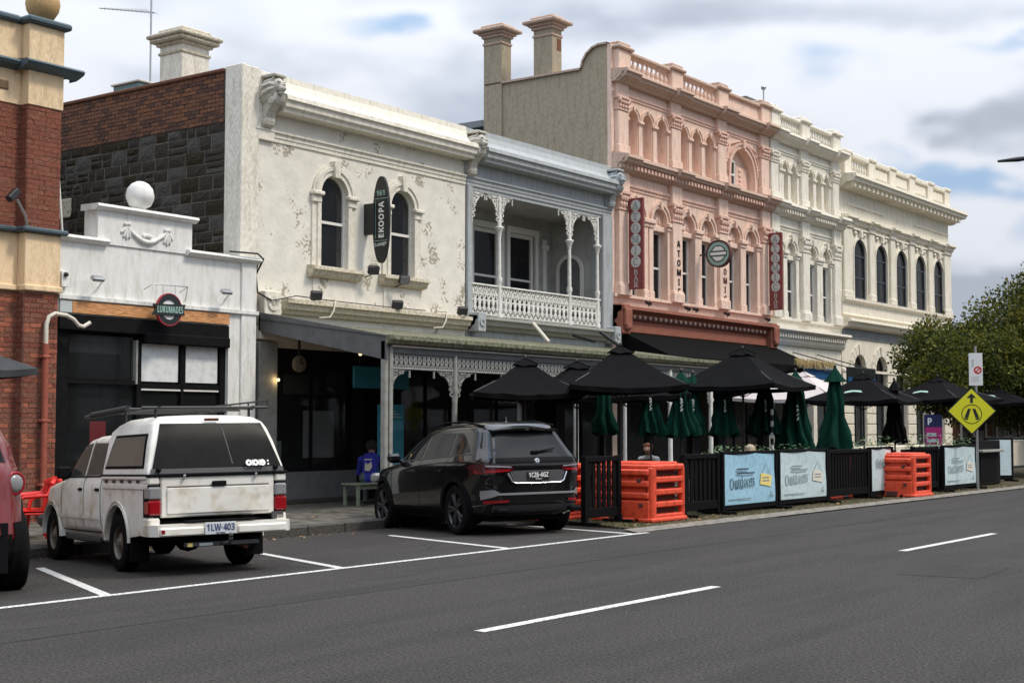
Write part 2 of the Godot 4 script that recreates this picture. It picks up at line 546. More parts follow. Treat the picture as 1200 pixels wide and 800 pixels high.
func materials() -> void:
	worn(mat("asphalt", lin(0.056, 0.048, 0.041), 0.95, "asphalt", 0.31, "asphalt_bump", 0.8))
	mat("bay_asphalt", lin(0.088, 0.083, 0.079), 0.93, "asphalt", 0.27, "asphalt_bump", 0.8)
	mat("paint", lin(0.66, 0.65, 0.62), 0.8, "worn_paint", 0.9)
	mat("footpath", lin(0.12, 0.111, 0.092), 0.92, "pave", 0.23, "fine_bump", 0.5)
	mat("kerbstone", lin(0.075, 0.07, 0.064), 0.9, "soot", 0.9, "rough_bump", 0.6)
	mat("channel", lin(0.24, 0.22, 0.185), 0.92, "pave", 0.5, "fine_bump", 0.5)
	mat("verge", lin(0.40, 0.38, 0.36), 0.95, "verge", 0.6, "rough_bump", 0.8)
	mat("terrain", lin(0.09, 0.10, 0.05), 0.95, "verge", 0.05)
	mat("leaf_litter", lin(0.30, 0.17, 0.07), 0.9)
	worn(mat("patch", lin(0.048, 0.0425, 0.0385), 0.95, "asphalt", 0.37, "asphalt_bump", 0.8))
	mat("oil", lin(0.030, 0.028, 0.027), 0.7, "soot", 2.0)
	mat("tar", lin(0.028, 0.027, 0.027), 0.75)
	# buildings
	mat("red_brick", lin(0.225, 0.088, 0.055), 0.9, "soot", 0.8, "rough_bump", 0.4)
	mat("red_brick_pale", lin(0.36, 0.115, 0.065), 0.9, "soot", 0.8, "rough_bump", 0.4)
	mat("red_brick_dark", lin(0.21, 0.062, 0.04), 0.9, "soot", 0.8, "rough_bump", 0.4)
	mat("red_brick_smooth", lin(0.225, 0.075, 0.046), 0.9, "stain", 0.5, "fine_bump", 0.4)
	mat("mortar", lin(0.33, 0.24, 0.18), 0.95, "grain", 1.0)
	mat("mortar_red", lin(0.24, 0.10, 0.06), 0.95, "grain", 1.0)
	mat("cream_render", lin(0.80, 0.61, 0.385), 0.85, "stain", 0.22, "fine_bump", 0.3)
	mat("blue_trim", lin(0.060, 0.095, 0.115), 0.6, "stain", 0.4)
	mat("old_brick", lin(0.170, 0.072, 0.040), 0.95, "soot", 0.7, "rough_bump", 0.6)
	mat("old_brick_dark", lin(0.095, 0.046, 0.031), 0.95, "soot", 0.7, "rough_bump", 0.6)
	mat("old_brick_orange", lin(0.20, 0.085, 0.042), 0.95, "soot", 0.7, "rough_bump", 0.6)
	mat("old_mortar", lin(0.085, 0.060, 0.045), 0.95, "grain", 1.0)
	mat("bluestone", lin(0.056, 0.050, 0.044), 0.9, "soot", 0.8, "rough_bump", 0.9)
	mat("bluestone_pale", lin(0.066, 0.060, 0.053), 0.9, "soot", 0.8, "rough_bump", 0.9)
	mat("bluestone_brown", lin(0.047, 0.038, 0.028), 0.9, "soot", 0.8, "rough_bump", 0.9)
	mat("stone_mortar", lin(0.16, 0.145, 0.12), 0.95, "soot", 1.5)
	mat("shop_white", lin(0.765, 0.765, 0.735), 0.75, "stain", 0.2, "fine_bump", 0.15)
	mat("flaking_white", lin(0.78, 0.76, 0.705), 0.85, "flake", 0.128, "fine_bump", 0.1)
	mat("old_white", lin(0.75, 0.715, 0.62), 0.85, "stain", 0.4, "fine_bump", 0.4)
	mat("weathered", lin(0.60, 0.55, 0.44), 0.9, "soot", 0.6, "rough_bump", 0.5)
	mat("lion_stone", lin(0.60, 0.58, 0.52), 0.9, "soot", 1.4, "rough_bump", 0.6)
	mat("mossy_roof", lin(0.20, 0.20, 0.16), 0.9, "mossy", 0.5)
	mat("grey_blue", lin(0.38, 0.405, 0.415), 0.8, "stain", 0.25, "fine_bump", 0.25)
	mat("loggia", lin(0.42, 0.42, 0.40), 0.85, "stain", 0.3)
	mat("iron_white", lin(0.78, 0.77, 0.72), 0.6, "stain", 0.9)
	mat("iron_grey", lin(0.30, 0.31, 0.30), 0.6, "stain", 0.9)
	mat("verandah_grey", lin(0.115, 0.118, 0.120), 0.6, "stain", 0.5)
	mat("post_grey", lin(0.30, 0.30, 0.275), 0.6, "stain", 0.8)
	mat("taupe_render", lin(0.37, 0.315, 0.225), 0.9, "stain", 0.25, "fine_bump", 0.4)
	mat("pink", lin(0.79, 0.58, 0.47), 0.85, "stain", 0.22, "fine_bump", 0.3)
	mat("pink_deep", lin(0.74, 0.50, 0.405), 0.85, "stain", 0.3, "fine_bump", 0.3)
	mat("pink_top", lin(0.60, 0.44, 0.355), 0.9, "soot", 0.8, "rough_bump", 0.4)
	mat("terracotta", lin(0.28, 0.095, 0.060), 0.75, "stain", 0.4)
	mat("dark_red", lin(0.085, 0.028, 0.022), 0.8)
	mat("cream", lin(0.80, 0.76, 0.66), 0.85, "stain", 0.22, "fine_bump", 0.3)
	mat("bank", lin(0.80, 0.75, 0.63), 0.85, "stain", 0.2, "fine_bump", 0.3)
	mat("bank_grey", lin(0.22, 0.23, 0.24), 0.85, "stain", 0.4)
	mat("frame_white", lin(0.72, 0.70, 0.65), 0.6)
	mat("frame_dark", lin(0.010, 0.010, 0.013), 0.45)
	mat("bank_frame", lin(0.035, 0.042, 0.055), 0.5)
	mat("sash_green", lin(0.045, 0.055, 0.035), 0.5)
	mat("interior", lin(0.20, 0.18, 0.16), 0.9)
	mat("interior_dark", lin(0.15, 0.14, 0.125), 0.9, "stain", 0.5)
	mat("shopfront_black", lin(0.014, 0.014, 0.015), 0.6, "stain", 0.5)
	mat("ceiling", lin(0.12, 0.12, 0.115), 0.9, "stain", 0.5)
	mat("tin", lin(0.22, 0.23, 0.24), 0.55, "stain", 0.6)
	mat("dark_tin", lin(0.07, 0.08, 0.09), 0.6, "stain", 0.6)
	mat("blind_white", lin(0.74, 0.76, 0.74), 0.8, "cloth", 0.7)
	mat("timber", lin(0.82, 0.70, 0.60), 0.75, "wood", 1.2)
	mat("charcoal", lin(0.011, 0.011, 0.012), 0.6, "stain", 0.8)
	mat("dado_grey", lin(0.16, 0.16, 0.165), 0.7, "stain", 0.6)
	mat("ac_white", lin(0.55, 0.54, 0.50), 0.6)
	mat("vent_grey", lin(0.10, 0.085, 0.08), 0.7)
	mat("teal_tin", lin(0.10, 0.17, 0.17), 0.6)
	mat("black_metal", lin(0.02, 0.02, 0.021), 0.45)
	mat("steel", lin(0.45, 0.45, 0.44), 0.35, "", 1.0, "", 0.5, 0.8)
	mat("cable", lin(0.025, 0.025, 0.026), 0.7)
	mat("pipe_red", lin(0.33, 0.085, 0.05), 0.7, "stain", 0.8)
	mat("pipe_cream", lin(0.60, 0.56, 0.47), 0.7)
	mat("plastic_red", lin(0.62, 0.018, 0.012), 0.35)
	mat("teal_sign", lin(0.018, 0.22, 0.30), 0.6)
	mat("pale_teal", lin(0.06, 0.33, 0.42), 0.6)
	mat("paper", lin(0.46, 0.50, 0.49), 0.8)
	mat("lamp_glow", lin(0.9, 0.85, 0.7), 0.5)
	# signs
	mat("sign_black", lin(0.012, 0.016, 0.016), 0.4)
	mat("sign_white", lin(0.78, 0.78, 0.74), 0.6)
	mat("sign_mint", lin(0.30, 0.46, 0.40), 0.6)
	mat("sign_red", lin(0.35, 0.02, 0.03), 0.5)
	mat("sign_maroon", lin(0.21, 0.045, 0.04), 0.6, "stain", 1.2)
	mat("sign_grey", lin(0.50, 0.50, 0.46), 0.6)
	mat("sign_yellow", lin(0.76, 0.72, 0.012), 0.5)
	mat("sign_blue", lin(0.012, 0.075, 0.20), 0.5)
	mat("navy", lin(0.012, 0.016, 0.085), 0.5)
	mat("magenta", lin(0.42, 0.02, 0.16), 0.5)
	mat("banner_blue", lin(0.34, 0.58, 0.72), 0.55, "cloth", 0.8)
	mat("banner_faded", lin(0.54, 0.66, 0.68), 0.55, "cloth", 0.8)
	mat("banner_ink", lin(0.03, 0.05, 0.07), 0.6)
	mat("banner_grey_ink", lin(0.20, 0.25, 0.27), 0.6)
	mat("banner_yellow", lin(0.78, 0.62, 0.20), 0.6)
	mat("banner_cream", lin(0.66, 0.62, 0.52), 0.6)
	# dining area
	mat("canvas_black", lin(0.0085, 0.0085, 0.009), 0.95, "cloth", 1.3, "fine_bump", 0.4)
	mat("canvas_green", lin(0.005, 0.032, 0.022), 0.9, "cloth", 1.3, "fine_bump", 0.4)
	mat("canvas_white", lin(0.56, 0.50, 0.48), 0.9, "cloth", 1.3)
	mat("canvas_grey", lin(0.060, 0.064, 0.066), 0.9, "cloth", 1.3)
	mat("orange_plastic", lin(0.72, 0.072, 0.024), 0.55, "dirt", 0.7)
	mat("black_timber", lin(0.009, 0.009, 0.010), 0.7, "grain", 2.0, "fine_bump", 0.4)
	mat("thatch", lin(0.30, 0.22, 0.09), 0.95)
	mat("plant_green", lin(0.045, 0.105, 0.03), 0.7)
	mat("plant_pale", lin(0.10, 0.17, 0.07), 0.7)
	mat("bench_green", lin(0.20, 0.235, 0.17), 0.7, "stain", 1.5)
	# vehicles
	var p := mat("ute_paint", lin(0.76, 0.745, 0.69), 0.42, "dirt", 0.42)
	p.clearcoat_enabled = true
	p.clearcoat = 0.35
	p.clearcoat_roughness = 0.25
	mat("canopy_white", lin(0.74, 0.72, 0.66), 0.4, "stain", 0.5)
	p = mat("suv_paint", lin(0.0045, 0.0045, 0.005), 0.22)
	p.clearcoat_enabled = true
	p.metallic_specular = 0.25
	p.clearcoat = 0.9
	p.clearcoat_roughness = 0.03
	p = mat("red_paint", lin(0.14, 0.006, 0.006), 0.25, "", 1.0)
	p.clearcoat_enabled = true
	p.clearcoat = 0.5
	p.clearcoat_roughness = 0.04
	mat("tyre", lin(0.011, 0.011, 0.011), 0.9, "grain", 4.0)
	mat("rim_black", lin(0.02, 0.02, 0.022), 0.3)
	mat("rim_steel", lin(0.16, 0.14, 0.115), 0.55, "dirt", 2.0, "", 0.5, 0.3)
	mat("trim_black", lin(0.008, 0.008, 0.009), 0.6)
	mat("trim_grey", lin(0.05, 0.05, 0.052), 0.7)
	mat("chrome", lin(0.55, 0.56, 0.57), 0.18, "", 1.0, "", 0.5, 1.0)
	mat("silver", lin(0.36, 0.36, 0.37), 0.35, "", 1.0, "", 0.5, 0.6)
	mat("lens_red", lin(0.25, 0.006, 0.010), 0.12)
	mat("lens_clear", lin(0.22, 0.22, 0.22), 0.12)
	mat("lens_dark", lin(0.05, 0.006, 0.01), 0.1)
	mat("plate_white", lin(0.55, 0.58, 0.60), 0.5)
	mat("plate_blue", lin(0.03, 0.04, 0.12), 0.5)
	mat("plate_black", lin(0.008, 0.008, 0.009), 0.4)
	mat("rust", lin(0.16, 0.07, 0.03), 0.9, "soot", 2.0)
	var gl := mat("glass", lin(0.02, 0.023, 0.024, 0.45), 0.04)
	gl.transparency = BaseMaterial3D.TRANSPARENCY_ALPHA
	gl = mat("window_glass", lin(0.018, 0.02, 0.024, 0.62), 0.03)
	gl.transparency = BaseMaterial3D.TRANSPARENCY_ALPHA
	gl = mat("tint_glass", lin(0.016, 0.017, 0.018, 0.80), 0.05)
	gl.transparency = BaseMaterial3D.TRANSPARENCY_ALPHA
	mat("dusty_glass", lin(0.016, 0.016, 0.016), 0.3, "stain", 1.2).metallic_specular = 0.14
	for k in ["shopfront_black", "charcoal", "canvas_black", "canvas_green", "canvas_grey", "black_timber", "tyre", "trim_black", "frame_dark", "bluestone", "bluestone_brown"]:
		(M[k] as StandardMaterial3D).metallic_specular = 0.15
	for k in ["glass", "window_glass", "tint_glass"]: (M[k] as StandardMaterial3D).metallic_specular = 0.26
	for k in ["old_white", "pink", "pink_deep", "cream", "bank", "grey_blue", "shop_white", "taupe_render", "cream_render"]:
		M[k].albedo_texture = T.streak      # rain streaks run down the render
		M[k].uv1_scale = Vector3(0.55, 0.10, 0.55)
	M.timber.uv1_scale = Vector3(0.35, 5.0, 5.0)
	mat("bark", lin(0.060, 0.045, 0.033), 0.95, "soot", 1.0, "rough_bump", 1.0)
	for s in [["leaf_olive", 0.066, 0.078, 0.017], ["leaf_green", 0.036, 0.050, 0.012], ["leaf_dark", 0.020, 0.028, 0.008], ["leaf_gold", 0.115, 0.110, 0.026]]:
		var lf := mat(s[0], lin(s[1], s[2], s[3]), 0.6)
		lf.metallic_specular = 0.2
		lf.backlight_enabled = true
		lf.backlight = lin(s[1] * 0.9, s[2] * 0.9, s[3] * 0.5)

func worn(m: StandardMaterial3D) -> void:
	m.detail_enabled = true
	m.detail_albedo = T.road_wear
	m.detail_blend_mode = BaseMaterial3D.BLEND_MODE_MUL
	m.detail_uv_layer = BaseMaterial3D.DETAIL_UV_2
	m.uv2_triplanar = true
	m.uv2_world_triplanar = true
	m.uv2_scale = Vector3(0.03, 0.2, 0.2)

func ground() -> void:
	var b := MB.new()
	b.quad(Vector3(-3000, -0.3, 3000), Vector3(3000, -0.3, 3000), Vector3(3000, -0.3, -3000), Vector3(-3000, -0.3, -3000))
	struct("ground", b, M.terrain)
	b = MB.new()
	b.quad(Vector3(-80, 0, 40), Vector3(420, 0, 40), Vector3(420, 0, PARK_Z), Vector3(-80, 0, PARK_Z))
	# the bays fall to the kerb
	b.quad(Vector3(-80, 0, PARK_Z), Vector3(24, 0, PARK_Z), Vector3(24, gy(KERB_Z + 0.001), KERB_Z), Vector3(-80, gy(KERB_Z + 0.001), KERB_Z))
	struct("road", b, M.asphalt)
	# footpath and the built-out kerb where people eat
	b = MB.new()
	b.quad(Vector3(-80, 0, KERB_Z - 0.16), Vector3(420, 0, KERB_Z - 0.16), Vector3(420, 0.03, -21.3), Vector3(-80, 0.03, -21.3))
	b.quad(Vector3(-80, 0.03, -21.3), Vector3(420, 0.03, -21.3), Vector3(420, 0.03, -40), Vector3(-80, 0.03, -40))
	var fp := struct("footpath", b, M.footpath)
	b = MB.new()
	# build-out: its end runs beside the last bay
	b.quad(Vector3(19.9, 0.0, -12.1), Vector3(420, 0.0, -12.1), Vector3(420, 0.03, KERB_Z - 0.16), Vector3(22.35, 0.03, KERB_Z - 0.16))
	b.quad(Vector3(19.9, 0.0, -12.1), Vector3(22.35, 0.03, KERB_Z - 0.16), Vector3(22.35, -0.3, KERB_Z - 0.16), Vector3(19.9, -0.3, -12.1))
	struct("kerb_extension", b, M.verge)
	b = MB.new()
	b.quad(Vector3(19.2, 0.004, -11.62), Vector3(420, 0.004, -11.62), Vector3(420, 0.012, -12.12), Vector3(19.6, 0.012, -12.12))
	struct("concrete_channel", b, M.channel)
	# bluestone kerb, stone by stone
	var kb := Node3D.new()
	kb.name = "kerb"
	kb.set_meta("kind", "structure")
	add_child(kb)
	var x := -2.0
	while x < 22.2:
		var w := rng.randf_range(0.7, 1.25)
		b = MB.new()
		b.bx(x + 0.008, x + w - 0.008, -0.3, 0.004 + rng.randf_range(-0.008, 0.008), KERB_Z - 0.17, KERB_Z + rng.randf_range(-0.012, 0.012), 0.025)
		part("kerb_stone", b, M.kerbstone, kb)
		x += w
	# painted lines: edge of the bays, bay lines, centre dashes
	b = MB.new()
	b.quad(Vector3(-40, 0.004, PARK_Z + 0.06), Vector3(19.3, 0.004, PARK_Z + 0.06), Vector3(19.3, 0.004, PARK_Z - 0.05), Vector3(-40, 0.004, PARK_Z - 0.05))
	for bx0 in [-3.1, 0.15, 3.0, 6.0, 8.95, 12.3, 15.6, 18.85]:
		var dz := -3.9
		var dx := dz / -tan(deg_to_rad(63.0))
		var p := Vector3(bx0, 0.004, PARK_Z - 0.05)
		var q := Vector3(bx0 + dx, gy(PARK_Z + dz) + 0.004, PARK_Z + dz)
		b.quad(p, p + Vector3(0.13, 0, 0), q + Vector3(0.13, 0, 0), q)
	struct("bay_markings", b, M.paint)
	b = MB.new()
	for d in [[-9.4, -5.4], [-0.1, 3.9], [9.2, 13.23], [18.45, 22.3], [27.7, 31.6], [36.9, 40.8]]:
		b.quad(Vector3(d[0], 0.004, -7.0), Vector3(d[1], 0.004, -7.0), Vector3(d[1], 0.004, -7.12), Vector3(d[0], 0.004, -7.12))
	struct("centre_line_markings", b, M.paint)
	# tar-filled cracks and small patches in the asphalt
	b = MB.new()
	for k in 9:
		var p := Vector3(rng.randf_range(6, 18), 0.003, rng.randf_range(-10.5, -4.5))
		var ang := rng.randf_range(-0.5, 0.5)
		for j in rng.randi_range(4, 9):
			var q := p + Vector3(cos(ang), 0, sin(ang)) * rng.randf_range(0.08, 0.2)
			var s := Vector3(-sin(ang), 0, cos(ang)) * rng.randf_range(0.003, 0.008)
			b.quad(p + s, q + s, q - s, p - s)
			ang += rng.randf_range(-0.5, 0.5)
			p = q
	struct("road_cracks", b, M.tar)
	# oil drips in the bays and two old trench patches
	b = MB.new()
	for k in 26:
		var p := Vector3(rng.randf_range(5.0, 19.0), 0, rng.randf_range(-15.4, -12.2))
		p.y = gy(p.z) + 0.003
		var r := rng.randf_range(0.03, 0.16)
		var last := Vector3.ZERO
		for j in 12:
			var t := TAU * j / 11.0
			var q := p + Vector3(cos(t), 0, sin(t)) * r * (0.75 + 0.35 * sin(t * 3.0 + k) * sin(k * 1.7))
			q.y = gy(q.z) + 0.003
			if j: b.tri(p, q, last)
			last = q
	struct("oil_drips", b, M.oil)
	b = MB.new()
	b.quad(Vector3(4.0, 0.003, -9.6), Vector3(60, 0.003, -9.75), Vector3(60, 0.003, -10.15), Vector3(4.0, 0.003, -10.0))
	b.quad(Vector3(15.6, 0.003, -5.1), Vector3(17.0, 0.003, -5.2), Vector3(16.9, 0.003, -6.1), Vector3(15.5, 0.003, -6.0))
	struct("asphalt_patches", b, M.patch)
	# leaves in the gutter and along the build-out
	leaves("fallen_leaves", 620)
	grass_strip()

func leaves(called: String, count: int) -> void:
	var b := MB.new()
	b.tint = true
	for k in count:
		var p: Vector3
		if k % 3 == 0:
			var gx := rng.randf_range(19.5, 40)
			p = Vector3(gx, 0.02, rng.randf_range(-12.75, -11.95))
		elif k % 3 == 1:
			p = Vector3(rng.randf_range(12, 22), 0, KERB_Z + absf(rng.randfn(0, 0.22)) + 0.02)
			p.y = gy(p.z) + 0.008
		else:
			p = Vector3(rng.randf_range(6, 30), 0.03, rng.randf_range(-18.5, -16.9))
		var s := rng.randf_range(0.015, 0.04)
		var t := rng.randf() * TAU
		var u := Vector3(cos(t), rng.randf_range(-0.2, 0.4), sin(t)) * s
		var w := Vector3(-sin(t), rng.randf_range(-0.2, 0.4), cos(t)) * s * 0.6
		b.col = [Color(0.30, 0.16, 0.06), Color(0.22, 0.11, 0.05), Color(0.36, 0.24, 0.09), Color(0.14, 0.08, 0.04)][k % 4]
		b.quad(p - u, p + w, p + u, p - w)
	var m := mat("litter", Color.WHITE, 0.9)
	m.vertex_color_use_as_albedo = true
	var o := solo(called, "dry brown leaves lying in the gutter and along the kerb", "leaves", b, m)
	o.set_meta("kind", "stuff")

func grass_strip() -> void:
	var b := MB.new()
	b.tint = true
	for k in 3800:
		var x := rng.randf_range(19.9, 44.0)
		var z := rng.randf_range(-12.85, -12.1)
		if k % 4 == 0:
			var t := rng.randf()
			x = lerpf(19.95, 22.0, t) + rng.randf_range(0, 0.5)
			z = lerpf(-12.2, -16.5, t)
		if sin(x * 3.1) + sin(x * 1.3 + 1.0) + rng.randf_range(-1.2, 1.2) < 0.0: continue
		var p := Vector3(x, 0.0, z)
		var t2 := rng.randf() * TAU
		var w := Vector3(cos(t2), 0, sin(t2)) * 0.008
		var h := rng.randf_range(0.02, 0.055)
		b.col = Color(0.055, 0.075, 0.018).lerp(Color(0.16, 0.14, 0.05), rng.randf())
		b.tri(p - w, p + w, p + Vector3(rng.randf_range(-0.03, 0.03), h, rng.randf_range(-0.03, 0.03)))
	var m := mat("grass_blades", Color.WHITE, 0.8)
	m.vertex_color_use_as_albedo = true
	var o := solo("grass", "thin strip of short grass along the kerb below the fence panels", "grass", b, m)
	o.set_meta("kind", "stuff")
# ---------- pieces shared by the buildings ----------
func annulus(b: MB, cx: float, cy: float, r0: float, r1: float, z0: float, z1: float, seg := 10, sy := 1.0) -> void:
	for k in seg:
		var t0 := TAU * k / seg
		var t1 := TAU * (k + 1) / seg
		var a := Vector2(cx + cos(t0) * r0, cy + sin(t0) * r0 * sy)
		var c := Vector2(cx + cos(t0) * r1, cy + sin(t0) * r1 * sy)
		var d := Vector2(cx + cos(t1) * r1, cy + sin(t1) * r1 * sy)
		var e := Vector2(cx + cos(t1) * r0, cy + sin(t1) * r0 * sy)
		b.quad(Vector3(a.x, a.y, z1), Vector3(c.x, c.y, z1), Vector3(d.x, d.y, z1), Vector3(e.x, e.y, z1))
		b.quad(Vector3(c.x, c.y, z0), Vector3(d.x, d.y, z0), Vector3(d.x, d.y, z1), Vector3(c.x, c.y, z1))
		b.quad(Vector3(a.x, a.y, z1), Vector3(e.x, e.y, z1), Vector3(e.x, e.y, z0), Vector3(a.x, a.y, z0))

func bar(b: MB, p: Vector2, q: Vector2, w: float, z0: float, z1: float) -> void:
	var s := (q - p).normalized().orthogonal() * w * 0.5
	b.ext(PackedVector2Array([p + s, q + s, q - s, p - s]), z0, z1)

# outer walls and roof that close a building behind its facade
func shell(o: Node3D, x0: float, x1: float, y1: float, z: float, back: float, m: Material, roof: Material) -> void:
	var b := MB.new()
	b.bx(x0, x0 + 0.24, 0.0, y1, z - back, z - 0.03)
	part("side_wall", b, m, o)
	b = MB.new()
	b.bx(x1 - 0.24, x1, 0.0, y1, z - back, z - 0.03)
	part("side_wall", b, m, o)
	b = MB.new()
	b.bx(x0 + 0.24, x1 - 0.24, 0.0, y1, z - back - 0.2, z - back)
	part("back_wall", b, m, o)
	b = MB.new()
	b.bx(x0 + 0.24, x1 - 0.24, y1 - 0.9, y1 - 0.7, z - back, z - 0.05)
	part("roof", b, roof, o)

# frame, glass and glazing bars set into an opening
func window(o: Node3D, op: Array, z: float, inset: float, frame: Material, glass: Material, fw := 0.07, rails := [0.5], mullions := [], interior := true) -> MeshInstance3D:
	var b := MB.new()
	var zi := z - inset
	var x0: float = op[0] - 0.01
	var x1: float = op[1] + 0.01
	var y0: float = op[2] - 0.01
	var sp: float = op[3]
	var cx := (x0 + x1) / 2.0
	var r := (x1 - x0) / 2.0
	if op[4]:
		b.ring(cx, sp, r - fw, r, y0 + fw, zi, zi + 0.07, 16)
	else:
		sp += 0.01
		b.bx(x0, x0 + fw, y0 + fw, sp, zi, zi + 0.07)
		b.bx(x1 - fw, x1, y0 + fw, sp, zi, zi + 0.07)
		b.bx(x0 + fw, x1 - fw, sp - fw, sp, zi, zi + 0.07)
	b.bx(x0, x1, y0, y0 + fw, zi, zi + 0.075)
	var w := part("window", b, frame, o)
	var p := PackedVector2Array()
	var gr := r - fw * 0.5
	p.push_back(Vector2(cx - gr, y0 + fw * 0.5))
	p.push_back(Vector2(cx + gr, y0 + fw * 0.5))
	if op[4]:
		for k in 17:
			p.push_back(Vector2(cx + gr * cos(PI * k / 16.0), sp + gr * sin(PI * k / 16.0)))
	else:
		p.push_back(Vector2(cx + gr, sp - fw * 0.5))
		p.push_back(Vector2(cx - gr, sp - fw * 0.5))
	b = MB.new()
	var idx := Geometry2D.triangulate_polygon(p)
	for k in range(0, idx.size(), 3):
		var a := p[idx[k]]
		var c := p[idx[k + 1]]
		var d := p[idx[k + 2]]
		if (c - a).cross(d - a) < 0:
			var q := c; c = d; d = q
		b.tri(Vector3(a.x, a.y, zi + 0.025), Vector3(c.x, c.y, zi + 0.025), Vector3(d.x, d.y, zi + 0.025))
	part("pane", b, glass, w)
	var top: float = sp + (r if op[4] else 0.0)
	for k in rails:
		b = MB.new()
		var yy := lerpf(y0, top, k)
		b.bx(x0 + fw, x1 - fw, yy - 0.03, yy + 0.03, zi + 0.005, zi + 0.062)
		part("sash_rail", b, frame, w)
	for k in mullions:
		b = MB.new()
		var xx := lerpf(x0, x1, k)
		b.bx(xx - 0.03, xx + 0.03, y0 + fw, sp - (0.0 if op[4] else fw), zi + 0.006, zi + 0.061)
		part("mullion", b, frame, w)
	return w

func baluster_mesh(h: float, r: float) -> Mesh:
	var b := MB.new()
	b.lathe([Vector2(r, 0), Vector2(r, h * 0.08), Vector2(r * 0.5, h * 0.13), Vector2(r * 0.62, h * 0.2), Vector2(r * 0.98, h * 0.32), Vector2(r * 0.8, h * 0.48), Vector2(r * 0.42, h * 0.66), Vector2(r * 0.4, h * 0.78), Vector2(r * 0.7, h * 0.84), Vector2(r * 0.5, h * 0.89), Vector2(r, h * 0.93), Vector2(r, h)], Vector3.ZERO, 8)
	return b.mesh()

# bricks laid in stretcher bond on a face: local x along, y up, z out
func bricks(o: Node3D, f: Transform3D, w: float, h: float, mats: Array, first: int, holes := [], bl := 0.24, bh := 0.086, gap := 0.012, proud := 0.008, called := "brick") -> int:
	var meshes: Array = []
	for k in 3:
		var b := MB.new()
		b.bx(-0.5, 0.5, 0, bh - gap, -0.03, proud + 0.004 * k)
		meshes.push_back(b.mesh())
	var rest := MB.new()
	rest.tint = true
	rest.xf = f
	var named := 0
	var row := 0
	var y := 0.0
	while y + bh * 0.6 < h:
		var x := -bl * 0.5 if row % 2 else 0.0
		while x < w - 0.02:
			var a := maxf(x, 0.0) + gap * 0.5
			var e := minf(x + bl, w) - gap * 0.5
			var ok := e - a > 0.03
			for q in holes:
				if a < q[1] and e > q[0] and y < q[3] and y + bh > q[2]: ok = false
			if ok:
				var mi := rng.randi() % mats.size()
				var pz := rng.randi() % 3
				if named < first:
					var m := inst(called, meshes[pz], mats[mi], o)
					m.transform = f * Transform3D(Basis.from_scale(Vector3(e - a, 1, 1)), Vector3((a + e) / 2.0, y, 0))
					named += 1
				else:
					rest.col = (mats[mi] as StandardMaterial3D).albedo_color.srgb_to_linear() * rng.randf_range(0.9, 1.1)
					rest.bx(a, e, y, y + bh - gap, -0.03, proud + 0.004 * pz)
			x += bl
		y += bh
		row += 1
	if not rest.v.is_empty():
		if not M.has("brick_mass"):
			var m := mat("brick_mass", Color.WHITE, 0.92, "soot", 0.8, "rough_bump", 0.4)
			m.vertex_color_use_as_albedo = true
		var q := part("bricks", rest, M.brick_mass, o)
		q.set_meta("kind", "stuff")
	return named

# a lion's head on a scrolled console; the wall is at z = 0, out is +z
func lion_mesh() -> Mesh:
	var b := MB.new()
	var s := PackedVector2Array()
	# console: profile in (z, y), pushed along x
	for p in [[0.0, -0.78], [0.06, -0.80], [0.14, -0.74], [0.17, -0.64], [0.14, -0.55], [0.20, -0.42], [0.32, -0.30], [0.42, -0.22], [0.46, -0.10], [0.42, 0.0], [0.0, 0.0]]:
		s.push_back(Vector2(p[0], p[1]))
	var keep := b.xf
	b.xf = Transform3D(Basis(Vector3(0, 0, 1), Vector3(0, 1, 0), Vector3(-1, 0, 0)), Vector3.ZERO)
	b.ext(s, -0.15, 0.15)
	b.xf = keep
	for sx in [-1.0, 1.0]:      # volutes at the foot
		b.tube([Vector3(sx * 0.16, -0.68, 0.09), Vector3(sx * 0.185, -0.68, 0.09)], [0.085, 0.06], 10)
		b.tube([Vector3(sx * 0.16, -0.15, 0.30), Vector3(sx * 0.19, -0.15, 0.30)], [0.12, 0.08], 10)
	# head
	b.ball(Vector3(0, 0.22, 0.38), Vector3(0.19, 0.21, 0.20), 14)
	b.ball(Vector3(0, 0.13, 0.56), Vector3(0.105, 0.095, 0.12), 10)
	b.ball(Vector3(0, 0.215, 0.60), Vector3(0.05, 0.045, 0.09), 8)
	b.ball(Vector3(0, 0.015, 0.53), Vector3(0.08, 0.05, 0.09), 8)
	for sx in [-1.0, 1.0]:
		b.ball(Vector3(sx * 0.085, 0.30, 0.535), Vector3(0.06, 0.035, 0.04), 8)
		b.ball(Vector3(sx * 0.075, 0.255, 0.548), Vector3(0.028, 0.022, 0.02), 6)
		b.ball(Vector3(sx * 0.15, 0.40, 0.40), Vector3(0.05, 0.055, 0.04), 8)
	for k in 22:                # mane: locks combed back and down
		var t := TAU * k / 22.0
		var d := Vector3(cos(t), sin(t), 0)
		var w := 1.0 + 0.12 * sin(k * 2.7)
		b.tube([Vector3(0, 0.2, 0.44) + d * 0.14, Vector3(0, 0.17, 0.34) + d * 0.225 * w, Vector3(0, 0.1, 0.16) + d * 0.27 * w, Vector3(0, -0.02, 0.02) + d * 0.25], [0.03, 0.055, 0.06, 0.03], 7)
	for k in 7:
		var u := (k - 3) * 0.05
		b.tube([Vector3(u * 0.8, 0.02, 0.46), Vector3(u * 1.1, -0.14, 0.46), Vector3(u * 1.3, -0.26, 0.38)], [0.03, 0.04, 0.015], 6)
	b.bx(-0.21, 0.21, 0.44, 0.52, -0.0, 0.5, 0.02)
	return b.mesh()

